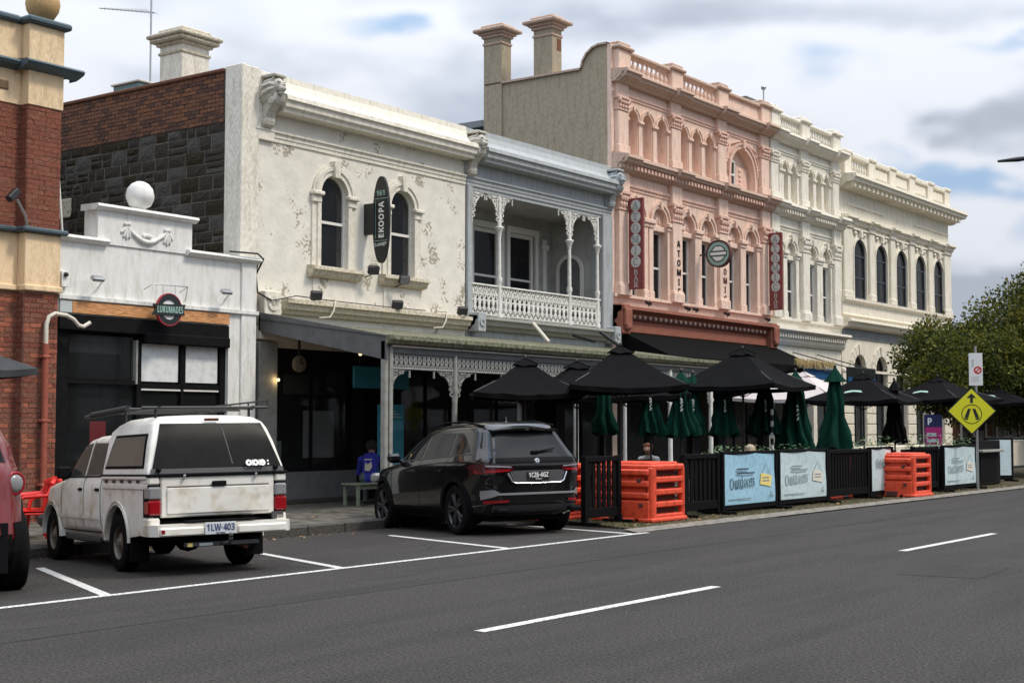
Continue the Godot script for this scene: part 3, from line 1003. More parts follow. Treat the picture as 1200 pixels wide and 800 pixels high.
# leafy capital of a pilaster
func capital(b: MB, x0: float, x1: float, y0: float, h: float, z: float, out: float) -> void:
	b.bx(x0 - 0.03, x1 + 0.03, y0, y0 + h * 0.1, z, z + out + 0.03, 0.01)
	b.bx(x0, x1, y0 + h * 0.1, y0 + h * 0.82, z, z + out + 0.01)
	var n := 4
	for r in 2:
		for k in n:
			var cx := lerpf(x0, x1, (k + 0.5) / n)
			var yy := y0 + h * (0.2 + 0.3 * r)
			b.ball(Vector3(cx, yy + h * 0.1, z + out + 0.02 + r * 0.02), Vector3((x1 - x0) / n * 0.45, h * 0.17, 0.05), 6)
	for cx in [x0 + 0.02, x1 - 0.02]:
		b.ball(Vector3(cx, y0 + h * 0.72, z + out + 0.03), Vector3(0.07, 0.07, 0.07), 8)
	b.bx(x0 - 0.06, x1 + 0.06, y0 + h * 0.82, y0 + h, z, z + out + 0.07, 0.015)

# ---------- red brick building with cream bands at the corner of the view ----------
func brick_corner_building() -> void:
	var o := thing("brick_building", "red brick building with cream render bands and a cream ball on its roof corner", "building")
	var z := -21.25
	var b := MB.new()
	b.bx(4.0, 15.29, 0.0, 8.1, z - 9.0, z)
	b.bx(14.62, 15.3, 0.0, 8.1, z, z + 0.2)
	part("wall", b, M.mortar, o)
	# brick below, cream band, brick, cream attic
	var used_b := 0
	used_b += bricks(o, Transform3D(Basis.IDENTITY, Vector3(14.62, 0.0, z + 0.2)), 0.68, 4.0, [M.red_brick, M.red_brick, M.red_brick_pale, M.red_brick_dark], 150)
	used_b += bricks(o, Transform3D(Basis.IDENTITY, Vector3(13.42, 0.0, z)), 1.2, 4.0, [M.red_brick, M.red_brick, M.red_brick_pale, M.red_brick_dark], 150)
	bricks(o, Transform3D(Basis.IDENTITY, Vector3(14.62, 5.06, z + 0.2)), 0.68, 2.14, [M.red_brick_smooth, M.red_brick_smooth, M.red_brick], 0, [], 0.24, 0.086, 0.006, 0.006)
	bricks(o, Transform3D(Basis.IDENTITY, Vector3(12.9, 5.06, z)), 1.72, 2.14, [M.red_brick_smooth, M.red_brick_smooth, M.red_brick], 0, [], 0.24, 0.086, 0.006, 0.006)
	var ret := Transform3D(Basis(Vector3(0, 0, 1), Vector3(0, 1, 0), Vector3(-1, 0, 0)), Vector3(14.62, 0, z))
	bricks(o, ret, 0.2, 4.0, [M.red_brick, M.red_brick_dark], 0)
	ret.origin.y = 5.06
	bricks(o, ret, 0.2, 2.14, [M.red_brick_smooth], 0, [], 0.24, 0.086, 0.006, 0.006)
	for band in [[4.04, 4.98], [7.2, 8.62]]:
		b = MB.new()
		b.bx(3.9, 14.6, band[0], band[1], z - 0.4, z + 0.03, 0.01)
		b.bx(14.6, 15.32, band[0], band[1], z - 0.4, z + 0.235, 0.01)
		part("cream_band", b, M.cream_render, o)
	# mouldings
	b = MB.new()
	b.bx(3.9, 14.58, 3.98, 4.08, z - 0.1, z + 0.08, 0.015)
	b.bx(14.58, 15.34, 3.98, 4.08, z - 0.1, z + 0.29, 0.015)
	part("string_course", b, M.cream_render, o)
	b = MB.new()
	b.bx(3.8, 14.5, 4.98, 5.07, z - 0.2, z + 0.16, 0.03)
	b.bx(14.5, 15.42, 4.985, 5.075, z - 0.2, z + 0.34, 0.03)
	part("blue_ledge", b, M.blue_trim, o)
	b = MB.new()
	b.mould(3.8, 14.5, z, [Vector2(0, 7.98), Vector2(0.22, 7.94), Vector2(0.25, 7.90), Vector2(0.22, 7.85), Vector2(0.08, 7.80), Vector2(0, 7.78)])
	b.mould(14.44, 15.6, z + 0.2, [Vector2(-0.2, 7.985), Vector2(0.22, 7.945), Vector2(0.26, 7.905), Vector2(0.22, 7.855), Vector2(0.08, 7.805), Vector2(0, 7.785)])
	b.bx(15.3, 15.6, 7.86, 7.96, z - 1.0, z + 0.3, 0.03)
	part("blue_cornice", b, M.blue_trim, o)
	b = MB.new()
	b.bx(3.8, 14.52, 8.62, 8.74, z - 0.5, z + 0.13, 0.05)
	b.bx(14.52, 15.42, 8.625, 8.745, z - 0.5, z + 0.34, 0.05)
	part("blue_coping", b, M.blue_trim, o)
	b = MB.new()
	b.lathe([Vector2(0.12, 8.74), Vector2(0.12, 8.8), Vector2(0.2, 8.83), Vector2(0.275, 8.95), Vector2(0.3, 9.08), Vector2(0.275, 9.2), Vector2(0.2, 9.31), Vector2(0.1, 9.36), Vector2(0.001, 9.37)], Vector3(15.02, 0, z - 0.0), 20)
	part("ball_finial", b, mat("ball_cream", lin(0.56, 0.37, 0.17), 0.85, "soot", 1.3), o)
	# small wall vent
	b = MB.new()
	b.bx(14.14, 14.34, 7.42, 7.58, z - 0.02, z + 0.05, 0.01)
	for k in 4: b.bx(14.16, 14.32, 7.44 + k * 0.035, 7.455 + k * 0.035, z + 0.05, z + 0.058)
	part("wall_vent", b, mat("vent_tan", lin(0.22, 0.15, 0.08), 0.9), o)
	# floodlight on the ledge
	var fl := thing("floodlight", "black floodlight arm above the blue ledge of the brick building", "floodlight", Vector3(14.6, 5.07, z + 0.28))
	b = MB.new()
	b.tube([Vector3(0, 0, 0), Vector3(-0.08, 0.18, 0.05), Vector3(-0.3, 0.42, 0.12)], 0.025, 6)
	part("arm", b, M.steel, fl)
	b = MB.new()
	b.xf = Transform3D(Basis(Vector3.BACK, 0.8), Vector3(-0.36, 0.5, 0.14))
	b.bx(-0.16, 0.1, -0.06, 0.06, -0.07, 0.07, 0.02)
	part("lamp_head", b, M.black_metal, fl)
	# bent service pipe: red below, cream swan neck above
	var pp := thing("service_pipe", "red painted service pipe with a cream swan neck on the brick pillar", "pipe", Vector3(15.0, 0.03, z + 0.31))
	b = MB.new()
	b.tube([Vector3(0, 0, 0), Vector3(0, 3.05, 0)], 0.055, 10)
	for yy in [0.6, 1.7, 2.8]: b.bx(-0.08, 0.08, yy, yy + 0.05, -0.1, 0.06, 0.01)
	part("casing", b, M.pipe_red, pp)
	b = MB.new()
	b.tube([Vector3(0, 3.0, 0), Vector3(0, 3.38, 0), Vector3(0.05, 3.52, 0), Vector3(0.16, 3.58, 0.02), Vector3(0.38, 3.56, 0.04), Vector3(0.52, 3.5, 0.05), Vector3(0.62, 3.40, 0.06), Vector3(0.72, 3.38, 0.06), Vector3(0.86, 3.46, 0.06)], 0.038, 8)
	part("swan_neck", b, M.pipe_cream, pp)
	# roof plant behind
	var ac := thing("roof_unit", "pale boxed air conditioner with a brown grille on the roof behind the brick corner", "air conditioner", Vector3(17.7, 8.35, -26.8))
	b = MB.new()
	b.bx(-0.55, 0.55, 0.0, 0.12, -0.5, 0.5, 0.02)
	b.bx(-0.55, 0.55, 0.75, 0.85, -0.5, 0.5, 0.02)
	for sx in [-0.55, 0.47]:
		for sz in [-0.5, 0.42]: b.bx(sx, sx + 0.08, 0.12, 0.75, sz, sz + 0.08)
	part("casing", b, M.ac_white, ac)
	for k in 9:
		b = MB.new()
		b.bx(-0.47, 0.47, 0.14 + k * 0.066, 0.19 + k * 0.066, -0.45, 0.45)
		part("louvre", b, M.vent_grey, ac)
	b = MB.new()
	b.bx(-1.6, 1.2, -8.35, -0.02, -1.4, 0.9)
	var rw := solo("rear_wing", "dark rear wing roof carrying the boxed air conditioner", "building", b, M.dark_tin)
	rw.position = Vector3(17.3, 8.35, -27.6)

# ---------- low white shop with the stepped parapet ----------
func small_shop() -> void:
	var o := thing("small_white_shop", "low white shop with stepped parapet, garland relief and white ball finial", "building")
	var z := -21.1
	var x0 := 15.33
	var x1 := 20.05
	var b := MB.new()
	# front: solid above the opening, pillar at the end
	b.wall(x0, x1, 0.0, 4.96, z, [[x0 + 0.001, 19.33, 0.0, 3.58, 0]], 0.3)
	b.bx(x0, 16.2, 4.96, 4.97, z - 0.36, z)
	b.quad(Vector3(x0, 0, z), Vector3(x0, 0, z - 0.37), Vector3(x0, 5, z - 0.37), Vector3(x0, 5, z))
	b.bx(x0, 19.88, 4.0, 5.0, z - 0.36, z - 0.3)
	b.bx(19.64, 20.04, 0.0, 4.96, z, z + 0.04, 0.01)
	part("front_wall", b, M.shop_white, o)
	b = MB.new()
	b.bx(16.14, 18.34, 4.955, 5.58, z - 0.36, z + 0.03)
	part("parapet", b, M.shop_white, o)
	b = MB.new()
	b.mould(16.06, 18.42, z + 0.03, [Vector2(-0.4, 5.68), Vector2(0.10, 5.67), Vector2(0.12, 5.62), Vector2(0.05, 5.57), Vector2(0, 5.56)])
	b.mould(x0 - 0.02, 16.36, z, [Vector2(-0.4, 5.05), Vector2(0.10, 5.04), Vector2(0.12, 4.99), Vector2(0.05, 4.93), Vector2(0, 4.92)])
	b.mould(18.2, 20.1, z + 0.005, [Vector2(-0.4, 5.05), Vector2(0.12, 5.04), Vector2(0.14, 4.99), Vector2(0.05, 4.93), Vector2(0, 4.92)])
	part("coping", b, M.shop_white, o)
	b = MB.new()
	b.mould(x0, 20.08, z, [Vector2(0, 3.98), Vector2(0.07, 3.97), Vector2(0.07, 3.90), Vector2(0, 3.88)])
	part("string_course", b, M.shop_white, o)
	b = MB.new()
	b.lathe([Vector2(0.12, 5.67), Vector2(0.1, 5.72), Vector2(0.2, 5.78), Vector2(0.255, 5.9), Vector2(0.262, 5.98), Vector2(0.235, 6.1), Vector2(0.16, 6.19), Vector2(0.07, 6.235), Vector2(0.001, 6.24)], Vector3(17.22, 0, z - 0.15), 20)
	part("ball_finial", b, M.shop_white, o)
	# garland
	b = MB.new()
	var path: Array = []
	var rad: Array = []
	for k in 15:
		var t := k / 14.0
		path.push_back(Vector3(lerpf(16.78, 17.72, t), 5.32 - 0.24 * sin(PI * t) + (t - 0.5) * 0.02, z + 0.05))
		rad.push_back(0.016 + 0.034 * sin(PI * t))
	b.tube(path, rad, 7)
	for e in [[16.78, 5.34], [17.72, 5.32]]:
		for k in 5:
			var a := -PI / 2 + (k - 2) * 0.5
			b.tube([Vector3(e[0], e[1], z + 0.04), Vector3(e[0] + cos(a) * 0.09, e[1] + sin(a) * 0.12, z + 0.055), Vector3(e[0] + cos(a) * 0.13, e[1] + sin(a) * 0.22, z + 0.04)], [0.012, 0.022, 0.03], 6)
			b.ball(Vector3(e[0] + cos(a) * 0.14, e[1] + sin(a) * 0.23, z + 0.045), Vector3(0.03, 0.03, 0.02), 6)
		b.ball(Vector3(e[0] - 0.03, e[1] + 0.03, z + 0.05), Vector3(0.05, 0.04, 0.025), 8)
		b.ball(Vector3(e[0] + 0.04, e[1] + 0.035, z + 0.05), Vector3(0.05, 0.04, 0.025), 8)
	for k in 3: b.ball(Vector3(17.17 + k * 0.07, 5.2 - absf(k - 1) * 0.01, z + 0.05), Vector3(0.045, 0.05, 0.03), 8)
	part("garland", b, M.shop_white, o)
	# timber fascia board, painted pale at one end
	b = MB.new()
	b.bx(15.62, 19.32, 3.66, 3.87, z + 0.003, z + 0.045, 0.006)
	part("timber_fascia", b, M.timber, o)
	b = MB.new()
	b.bx(15.36, 15.615, 3.66, 3.87, z + 0.003, z + 0.043, 0.006)
	part("fascia_end", b, M.paper, o)
	b = MB.new()
	b.bx(15.36, 19.33, 3.36, 3.64, z - 0.28, z + 0.03, 0.01)
	b.bx(17.25, 19.34, 3.20, 3.40, z - 0.24, z + 0.06, 0.02)
	part("shutter_box", b, M.charcoal, o)
	# shopfront: frame, blinds behind the panes, dark entry
	b = MB.new()
	b.bx(15.36, 15.62, 0.03, 3.36, z - 0.30, z - 0.06)
	b.bx(17.16, 17.26, 0.03, 3.30, z - 0.22, z - 0.08)
	b.bx(19.2, 19.33, 0.03, 3.30, z - 0.22, z - 0.08)
	b.bx(18.2, 18.32, 2.4, 3.22, z - 0.22, z - 0.08)
	b.bx(17.26, 19.2, 2.38, 2.46, z - 0.215, z - 0.085)
	b.bx(15.62, 17.16, 2.42, 2.50, z - 0.215, z - 0.085)
	b.bx(18.22, 18.28, 0.55, 2.38, z - 0.215, z - 0.085)
	b.bx(17.26, 19.2, 0.03, 0.55, z - 0.25, z - 0.10)
	part("shopfront_frame", b, M.charcoal, o)
	for w in [[17.27, 18.2], [18.32, 19.19]]:
		boxpart("blind", o, M.blind_white, w[0] + 0.02, w[1] - 0.02, 2.5, 3.2, z - 0.145, z - 0.135)
	boxpart("blind_hem", o, M.frame_white, 17.28, 19.18, 2.33, 2.365, z - 0.12, z - 0.10)
	for w in [[17.27, 18.22, 0.56, 2.37], [18.28, 19.19, 0.56, 2.37], [17.27, 18.2, 2.47, 3.2], [18.32, 19.19, 2.47, 3.2], [15.63, 17.15, 0.3, 2.41], [15.63, 17.15, 2.51, 3.3]]:
		b = MB.new()
		b.quad(Vector3(w[0], w[2], z - 0.15), Vector3(w[1], w[2], z - 0.15), Vector3(w[1], w[3], z - 0.15), Vector3(w[0], w[3], z - 0.15))
		part("shop_pane", b, M.glass, o)
	boxpart("door_jamb", o, M.post_grey, 17.12, 17.16, 2.44, 3.25, z - 0.2, z - 0.06)
	boxpart("half_drawn_blind", o, M.dado_grey, 15.95, 17.1, 3.0, 3.28, z - 0.5, z - 0.48)
	b = MB.new()
	b.bx(15.35, 20.0, 0.0, 4.2, z - 4.2, z - 4.0)
	b.bx(15.34, 15.36, 0.0, 4.2, z - 4.0, z - 0.37)
	b.bx(19.34, 19.88, 0.0, 4.2, z - 4.0, z - 0.37)
	b.bx(15.36, 19.34, 4.0, 4.2, z - 4.0, z - 0.37)
	part("interior", b, M.interior_dark, o)
	b = MB.new()
	b.bx(15.34, 19.88, 4.3, 4.5, z - 6.4, z - 0.37)
	part("roof", b, M.tin, o)
	boxpart("poster", o, M.sign_red, 16.2, 16.55, 1.35, 1.75, z - 0.19, z - 0.18)
	# goose-neck lamps on the front
	for lx in [15.98, 19.02]:
		var l := thing("wall_lamp", "small silver sign lamp on a bent arm on the low white shop", "lamp", Vector3(lx, 4.28, z), 0.0, "sign lamps on the white shop")
		b = MB.new()
		b.tube([Vector3(0.22, -0.12, 0.0), Vector3(0.2, -0.03, 0.12), Vector3(0.1, 0.02, 0.22), Vector3(0, 0, 0.3)], 0.014, 6)
		part("arm", b, M.steel, l)
		b = MB.new()
		b.xf = Transform3D(Basis(Vector3.RIGHT, 0.5), Vector3(0, 0, 0.3))
		b.bx(-0.16, 0.1, -0.05, 0.04, -0.07, 0.07, 0.03)
		part("lamp_head", b, M.steel, l)
	var cb := thing("junction_box", "small white box with a dark camera on the white shop front", "box", Vector3(15.42, 4.22, z))
	boxpart("case", cb, M.shop_white, -0.06, 0.08, -0.12, 0.16, 0.0, 0.08, 0.01)
	b = MB.new()
	b.ball(Vector3(0.01, 0.1, 0.1), Vector3(0.045, 0.045, 0.045), 10)
	part("camera_dome", b, M.black_metal, cb)
	# round hanging sign with a ribbon across
	var s := thing("round_shop_sign", "round black and red hanging shop sign with a ribbon of mint letters", "sign", Vector3(17.55, 3.83, z + 0.32))
	s.scale = Vector3.ONE * 0.72
	b = MB.new()
	annulus(b, 0, 0, 0.26, 0.40, -0.03, 0.03, 28)
	part("ring", b, M.sign_black, s)
	b = MB.new()
	annulus(b, 0, 0, 0.40, 0.425, -0.035, 0.035, 28)
	part("rim", b, M.sign_red, s)
	b = MB.new()
	b.lathe([Vector2(0.001, 0.0), Vector2(0.262, 0.0)], Vector3.ZERO, 28)
	var disc := part("disc", b, M.sign_white, s)
	disc.rotation.x = PI / 2
	b = MB.new()
	b.ext(PackedVector2Array([Vector2(-0.52, -0.17), Vector2(0.50, -0.13), Vector2(0.46, 0.0), Vector2(0.52, 0.16), Vector2(-0.50, 0.12), Vector2(-0.45, -0.02)]), -0.045, 0.05)
	part("ribbon", b, M.sign_black, s)
	words("LUKUMADES", 0.175, 0.012, M.sign_mint, s, face(Vector3(0, -0.005, 0.055), 0, 0.02), "lettering", 0.60)
	b = MB.new()
	b.tube([Vector3(-0.55, 0.5, -0.32), Vector3(-0.55, 0.62, 0.0), Vector3(0.62, 0.64, 0.0), Vector3(0.62, 0.5, -0.32)], 0.012, 6)
	for sx in [-0.2, 0.2]: b.tube([Vector3(sx, 0.36, 0), Vector3(sx, 0.63, 0)], 0.008, 5)
	b.tube([Vector3(0.62, 0.64, 0), Vector3(0.72, 0.3, -0.2), Vector3(0.75, 0.26, -0.32)], 0.01, 5)
	part("bracket", b, M.steel, s)
	# thin white pole behind the parapet
	b = MB.new()
	b.tube([Vector3(0, 0, 0), Vector3(-0.12, 1.0, 0), Vector3(-0.22, 2.0, 0)], 0.022, 6)
	var pole := solo("roof_pole", "thin white pole leaning up from the roof of the low white shop", "pole", b, M.frame_white)
	pole.position = Vector3(17.05, 4.5, -23.2)

# ---------- white two-storey building with lions and arched windows ----------
const CORN := [[0.0, 9.06], [0.06, 9.05], [0.07, 8.92], [0.13, 8.76], [0.26, 8.64], [0.44, 8.57], [0.46, 8.47], [0.41, 8.44], [0.40, 8.33], [0.34, 8.28], [0.33, 8.22], [0.0, 8.2]]
func prof(a: Array) -> Array:
	return a.map(func(p): return Vector2(p[0], p[1]))

func white_building() -> void:
	var o := thing("white_lion_building", "white two-storey shop with flaking paint, arched sash windows and a bluestone side wall", "building")
	var z := -21.5
	var x0 := 19.92
	var x1 := 27.42
	var ops := [[22.28, 23.14, 5.12, 6.72, 1.0], [24.58, 25.42, 5.12, 6.72, 1.0]]
	var b := MB.new()
	b.wall(x0, x1, 3.3, 9.05, z, ops, 0.30)
	b.quad(Vector3(x0, 9.05, z), Vector3(x1, 9.05, z), Vector3(x1, 9.05, z - 0.35), Vector3(x0, 9.05, z - 0.35))
	b.quad(Vector3(x1, 8, z - 0.35), Vector3(x0, 8, z - 0.35), Vector3(x0, 9.05, z - 0.35), Vector3(x1, 9.05, z - 0.35))
	part("front_wall", b, M.flaking_white, o)
	b = MB.new()
	b.bx(x0 - 0.01, 20.42, 3.9, 9.08, z, z + 0.07, 0.015)
	b.bx(x0 - 0.012, x0 + 0.10, 3.9, 9.09, z - 0.42, z + 0.09, 0.015)
	part("corner_pilaster", b, M.old_white, o)
	b = MB.new()
	b.mould(20.85, 27.38, z, prof(CORN))
	part("cornice", b, M.old_white, o)
	b = MB.new()
	b.mould(20.34, 27.4, z, [Vector2(0, 7.86), Vector2(0.09, 7.85), Vector2(0.09, 7.81), Vector2(0.05, 7.79), Vector2(0.05, 7.71), Vector2(0.03, 7.69), Vector2(0.03, 7.62), Vector2(0, 7.61)])
	part("string_course", b, M.old_white, o)
	for op in ops:
		var cx: float = (op[0] + op[1]) / 2.0
		var r: float = (op[1] - op[0]) / 2.0
		b = MB.new()
		b.ring(cx, 6.72, r + 0.001, r + 0.11, 5.12, z, z + 0.07, 18)
		b.ring(cx, 6.72, r + 0.11, r + 0.19, 6.72, z, z + 0.10, 18)
		b.ring(cx, 6.72, r + 0.19, r + 0.24, 6.72, z, z + 0.06, 18)
		for s in [-1.0, 1.0]:
			var px: float = cx + s * (r + 0.13)
			b.bx(px - 0.12, px + 0.12, 5.12, 6.5, z, z + 0.04)
			b.bx(px - 0.17, px + 0.17, 6.66, 6.75, z, z + 0.15, 0.02)
			b.bx(px - 0.14, px + 0.14, 6.5, 6.66, z, z + 0.09, 0.02)
		b.ext(PackedVector2Array([Vector2(cx - 0.07, 7.1), Vector2(cx + 0.07, 7.1), Vector2(cx + 0.10, 7.46), Vector2(cx - 0.10, 7.46)]), z, z + 0.15)
		part("architrave", b, M.old_white, o)
		b = MB.new()
		b.mould(cx - r - 0.36, cx + r + 0.36, z, [Vector2(0, 5.13), Vector2(0.22, 5.11), Vector2(0.24, 5.03), Vector2(0.19, 5.0), Vector2(0.16, 4.92), Vector2(0.12, 4.88), Vector2(0, 4.87)])
		part("sill", b, M.weathered, o)
		window(o, op, z, 0.13, M.frame_white, M.window_glass, 0.05, [0.49])
		b = MB.new()
		b.bx(cx - r - 0.2, cx + r + 0.2, 4.36, 4.87, z, z + 0.03, 0.008)
		part("apron_panel", b, M.flaking_white, o)
	# signboard cornice above the verandah
	b = MB.new()
	b.mould(21.1, 27.38, z, [Vector2(0, 4.36), Vector2(0.27, 4.33), Vector2(0.28, 4.24), Vector2(0.22, 4.21), Vector2(0.20, 4.12), Vector2(0.13, 4.08), Vector2(0.10, 4.02), Vector2(0, 4.0)])
	part("signboard_cornice", b, M.weathered, o)
	b = MB.new()
	b.bx(20.46, 20.95, 3.95, 4.45, z, z + 0.24, 0.02)
	annulus(b, 20.7, 4.2, 0.08, 0.16, z + 0.24, z + 0.27, 12)
	b.ball(Vector3(20.7, 4.2, z + 0.25), Vector3(0.06, 0.06, 0.03), 8)
	part("console", b, M.old_white, o)
	b = MB.new()
	b.bx(20.42, 20.96, 3.45, 3.95, z + 0.001, z + 0.16, 0.01)
	part("console_base", b, M.flaking_white, o)
	var lm := lion_mesh()
	for lx in [20.62]:
		var l := inst("lion_corbel", lm, M.lion_stone, o)
		l.position = Vector3(lx, 8.52, z + 0.06)
		l.scale = Vector3.ONE * 0.82
		b = MB.new()
		b.bx(lx - 0.24, lx + 0.24, 7.6, 9.04, z, z + 0.075, 0.01)
		part("corbel_block", b, M.old_white, o)
	# shopfront under the verandah
	b = MB.new()
	b.wall(x0 + 0.5, x1, 0.0, 3.3, z - 0.01, [[20.98, 23.45, 0.72, 2.95, 0], [23.75, 24.8, 0.06, 2.75, 0], [25.05, 27.1, 0.5, 2.95, 0]], 0.2)
	part("shopfront", b, M.shopfront_black, o)
	b = MB.new()
	b.bx(20.42, 20.95, 0.03, 3.4, z, z + 0.14, 0.02)
	part("end_pier", b, M.post_grey, o)
	b = MB.new()
	b.bx(20.97, 23.5, 0.12, 0.70, z, z + 0.03, 0.008)
	part("dado_panel", b, M.dado_grey, o)
	b = MB.new()
	b.bx(20.97, 23.5, 0.03, 0.12, z, z + 0.06, 0.01)
	part("plinth", b, M.kerbstone, o)
	for w in [[20.98, 23.45, 0.72, 2.95], [25.05, 27.1, 0.5, 2.95]]:
		var wn := window(o, [w[0], w[1], w[2], w[3], 0], z - 0.01, 0.16, M.frame_dark, M.glass, 0.06, [], [0.5])
		wn.name = "shop_window"
	# notices stuck inside the glass
	boxpart("notice", o, M.paper, 22.1, 23.05, 0.98, 2.0, z - 0.26, z - 0.25)
	boxpart("notice", o, M.paper, 21.02, 21.45, 0.75, 1.35, z - 0.26, z - 0.25)
	boxpart("window_decal", o, mat("decal_grey", lin(0.10, 0.12, 0.115), 0.8), 21.5, 22.6, 2.35, 2.75, z - 0.26, z - 0.25)
	boxpart("notice", o, M.dado_grey, 26.35, 27.0, 0.9, 1.9, z - 0.26, z - 0.25)
	b = MB.new()
	b.bx(20.5, 27.2, 0.0, 3.3, z - 3.3, z - 3.2)
	b.bx(20.4, 20.5, 0.0, 3.3, z - 3.2, z - 0.25)
	b.bx(27.1, 27.2, 0.0, 3.3, z - 3.2, z - 0.25)
	b.bx(20.4, 27.2, 3.3, 3.4, z - 3.3, z - 0.25)
	part("shop_interior", b, M.interior_dark, o)
	# side wall: brick above, bluestone below, standing over the low shop
	b = MB.new()
	b.bx(x0, x0 + 0.3, 0.0, 9.0, z - 8.5, z - 0.36)
	part("side_wall", b, M.stone_mortar, o)
	b = MB.new()
	b.bx(x0 - 0.012, x0 + 0.001, 7.93, 9.0, z - 8.5, z - 0.42)
	part("brick_backing", b, M.old_mortar, o)
	var f := Transform3D(Basis(Vector3(0, 0, 1), Vector3(0, 1, 0), Vector3(-1, 0, 0)), Vector3(x0 - 0.012, 7.94, z - 8.5))
	bricks(o, f, 8.05, 1.04, [M.old_brick, M.old_brick, M.old_brick_dark, M.old_brick_orange], 300, [], 0.24, 0.086, 0.014, 0.006)
	b = MB.new()
	b.bx(x0 - 0.07, x0 + 0.34, 8.97, 9.05, z - 8.5, z - 0.42, 0.02)
	part("wall_coping", b, M.old_brick, o)
	# bluestone blocks laid in uneven courses, round a window near the back
	var zz := z - 0.42
	var y := 4.4
	var hole := [-28.9, -27.45, 4.0, 6.85]
	var sm: Array = []
	for k in 4:
		b = MB.new()
		b.bx(-0.5, 0.5, -0.5, 0.5, -0.5, 0.5)
		sm.push_back(b.mesh())
	while y < 7.9:
		var h := minf(rng.randf_range(0.2, 0.33), 7.93 - y)
		if 7.93 - y - h < 0.12: h = 7.93 - y
		var s := zz
		while s > z - 8.4:
			var w := rng.randf_range(0.22, 0.62)
			w = minf(w, s - (z - 8.45))
			var mid := s - w / 2
			if not (mid - w / 2 < hole[1] and mid + w / 2 > hole[0] and y < hole[3] and y + h > hole[2]):
				var splits := 2 if rng.randf() < 0.2 and h > 0.24 else 1
				for q in splits:
					var hh := h / splits
					b = MB.new()
					var bl := inst("stone_block", stone_variant(rng.randi() % 5), [M.bluestone, M.bluestone, M.bluestone_pale, M.bluestone_brown][rng.randi() % 4], o)
					bl.transform = Transform3D(Basis(Vector3(0, 0, w - rng.randf_range(0.014, 0.04)), Vector3(0, hh - rng.randf_range(0.012, 0.036), 0), Vector3(-rng.randf_range(0.8, 1.5), 0, 0)), Vector3(x0, y + hh * (q + 0.5), mid))
			s -= w
		y += h
	b = MB.new()
	b.bx(x0 - 0.05, x0 + 0.02, 6.38, 6.82, -28.9, -26.95, 0.02)
	part("lintel", b, M.weathered, o)
	b = MB.new()
	b.bx(x0 - 0.03, x0 + 0.02, 4.4, 6.36, -27.72, -27.3)
	part("window_jamb", b, M.old_brick, o)
	b = MB.new()
	b.bx(x0 - 0.012, x0 + 0.02, 4.4, 6.36, -28.9, -27.75)
	part("side_window", b, M.frame_dark, o)
	# rear and roof
	b = MB.new()
	b.bx(x0 + 0.3, x1, 8.1, 8.3, z - 8.5, z - 0.36)
	part("roof", b, M.tin, o)
	b = MB.new()
	b.bx(x0 + 0.3, x1, 0.0, 8.3, z - 8.7, z - 8.5)
	part("back_wall", b, M.old_mortar, o)
	# chimney
	var c := thing("white_chimney", "stout cream chimney with a stepped cap above the brick side wall", "chimney", Vector3(20.35, 8.9, -23.7))
	b = MB.new()
	b.bx(-0.38, 0.38, 0.0, 1.02, -0.36, 0.36, 0.01)
	part("stack", b, M.old_white, c)
	b = MB.new()
	b.bx(-0.41, 0.41, 0.74, 0.80, -0.39, 0.39, 0.01)
	b.bx(-0.44, 0.44, 0.93, 1.0, -0.42, 0.42, 0.01)
	b.bx(-0.55, 0.55, 1.0, 1.09, -0.53, 0.53, 0.03)
	b.bx(-0.60, 0.60, 1.09, 1.18, -0.58, 0.58, 0.03)
	b.bx(-0.42, 0.42, 1.18, 1.30, -0.40, 0.40, 0.03)
	part("cap", b, M.weathered, c)
	var an := thing("roof_antenna", "tall television antenna mast with a comb of rods beside the white chimney", "antenna", Vector3(20.9, 8.2, -25.5))
	b = MB.new()
	b.tube([Vector3(0, 0, 0), Vector3(0, 4.2, 0)], 0.022, 6)
	part("mast", b, M.steel, an)
	b = MB.new()
	b.tube([Vector3(0.1, 2.9, 0.0), Vector3(-0.55, 3.05, -1.15)], 0.014, 5)
	for k in 14:
		var t := k / 13.0
		var p := Vector3(lerpf(0.05, -0.5, t), lerpf(2.92, 3.04, t), lerpf(-0.05, -1.08, t))
		b.tube([p + Vector3(0.1, -0.02, 0.03) * (1.6 - t), p - Vector3(0.1, -0.02, 0.03) * (1.6 - t)], 0.007, 4)
	part("yagi", b, M.steel, an)
	b = MB.new()
	for k in 7:
		var a := k * 0.42
		b.tube([Vector3(0, 4.0, 0), Vector3(-0.2 - 0.5 * sin(a), 3.75 + 0.35 * cos(a), -0.3 - 0.2 * sin(a))], 0.006, 4)
	part("old_whip_rods", b, M.steel, an)
	var bo := thing("teal_roof_box", "small teal metal box on the roof by the white chimney", "vent", Vector3(20.6, 8.6, -25.6))
	boxpart("case", bo, M.teal_tin, -0.3, 0.3, 0.0, 0.72, -0.45, 0.45, 0.02)
	boxpart("lid", bo, M.ac_white, -0.34, 0.34, 0.72, 0.77, -0.49, 0.49, 0.01)
	# surfboard-shaped projecting sign
	var s2 := thing("surfboard_sign", "black surfboard shaped projecting sign with white letters between the arched windows", "sign", Vector3(23.8, 6.28, z))
	var pl := PackedVector2Array()
	for k in 40:
		var t := TAU * k / 40.0
		pl.push_back(Vector2(signf(cos(t)) * pow(absf(cos(t)), 0.85) * 0.245, sin(t) * 0.98))
	b = MB.new()
	b.xf = Transform3D(Basis(Vector3(0, 0, 1), Vector3(0, 1, 0), Vector3(-1, 0, 0)), Vector3(0, 0, 0.46))
	b.ext(pl, -0.03, 0.03)
	part("board", b, M.sign_black, s2)
	b = MB.new()
	b.bx(-0.09, 0.05, -0.32, 0.38, 0.0, 0.3, 0.01)
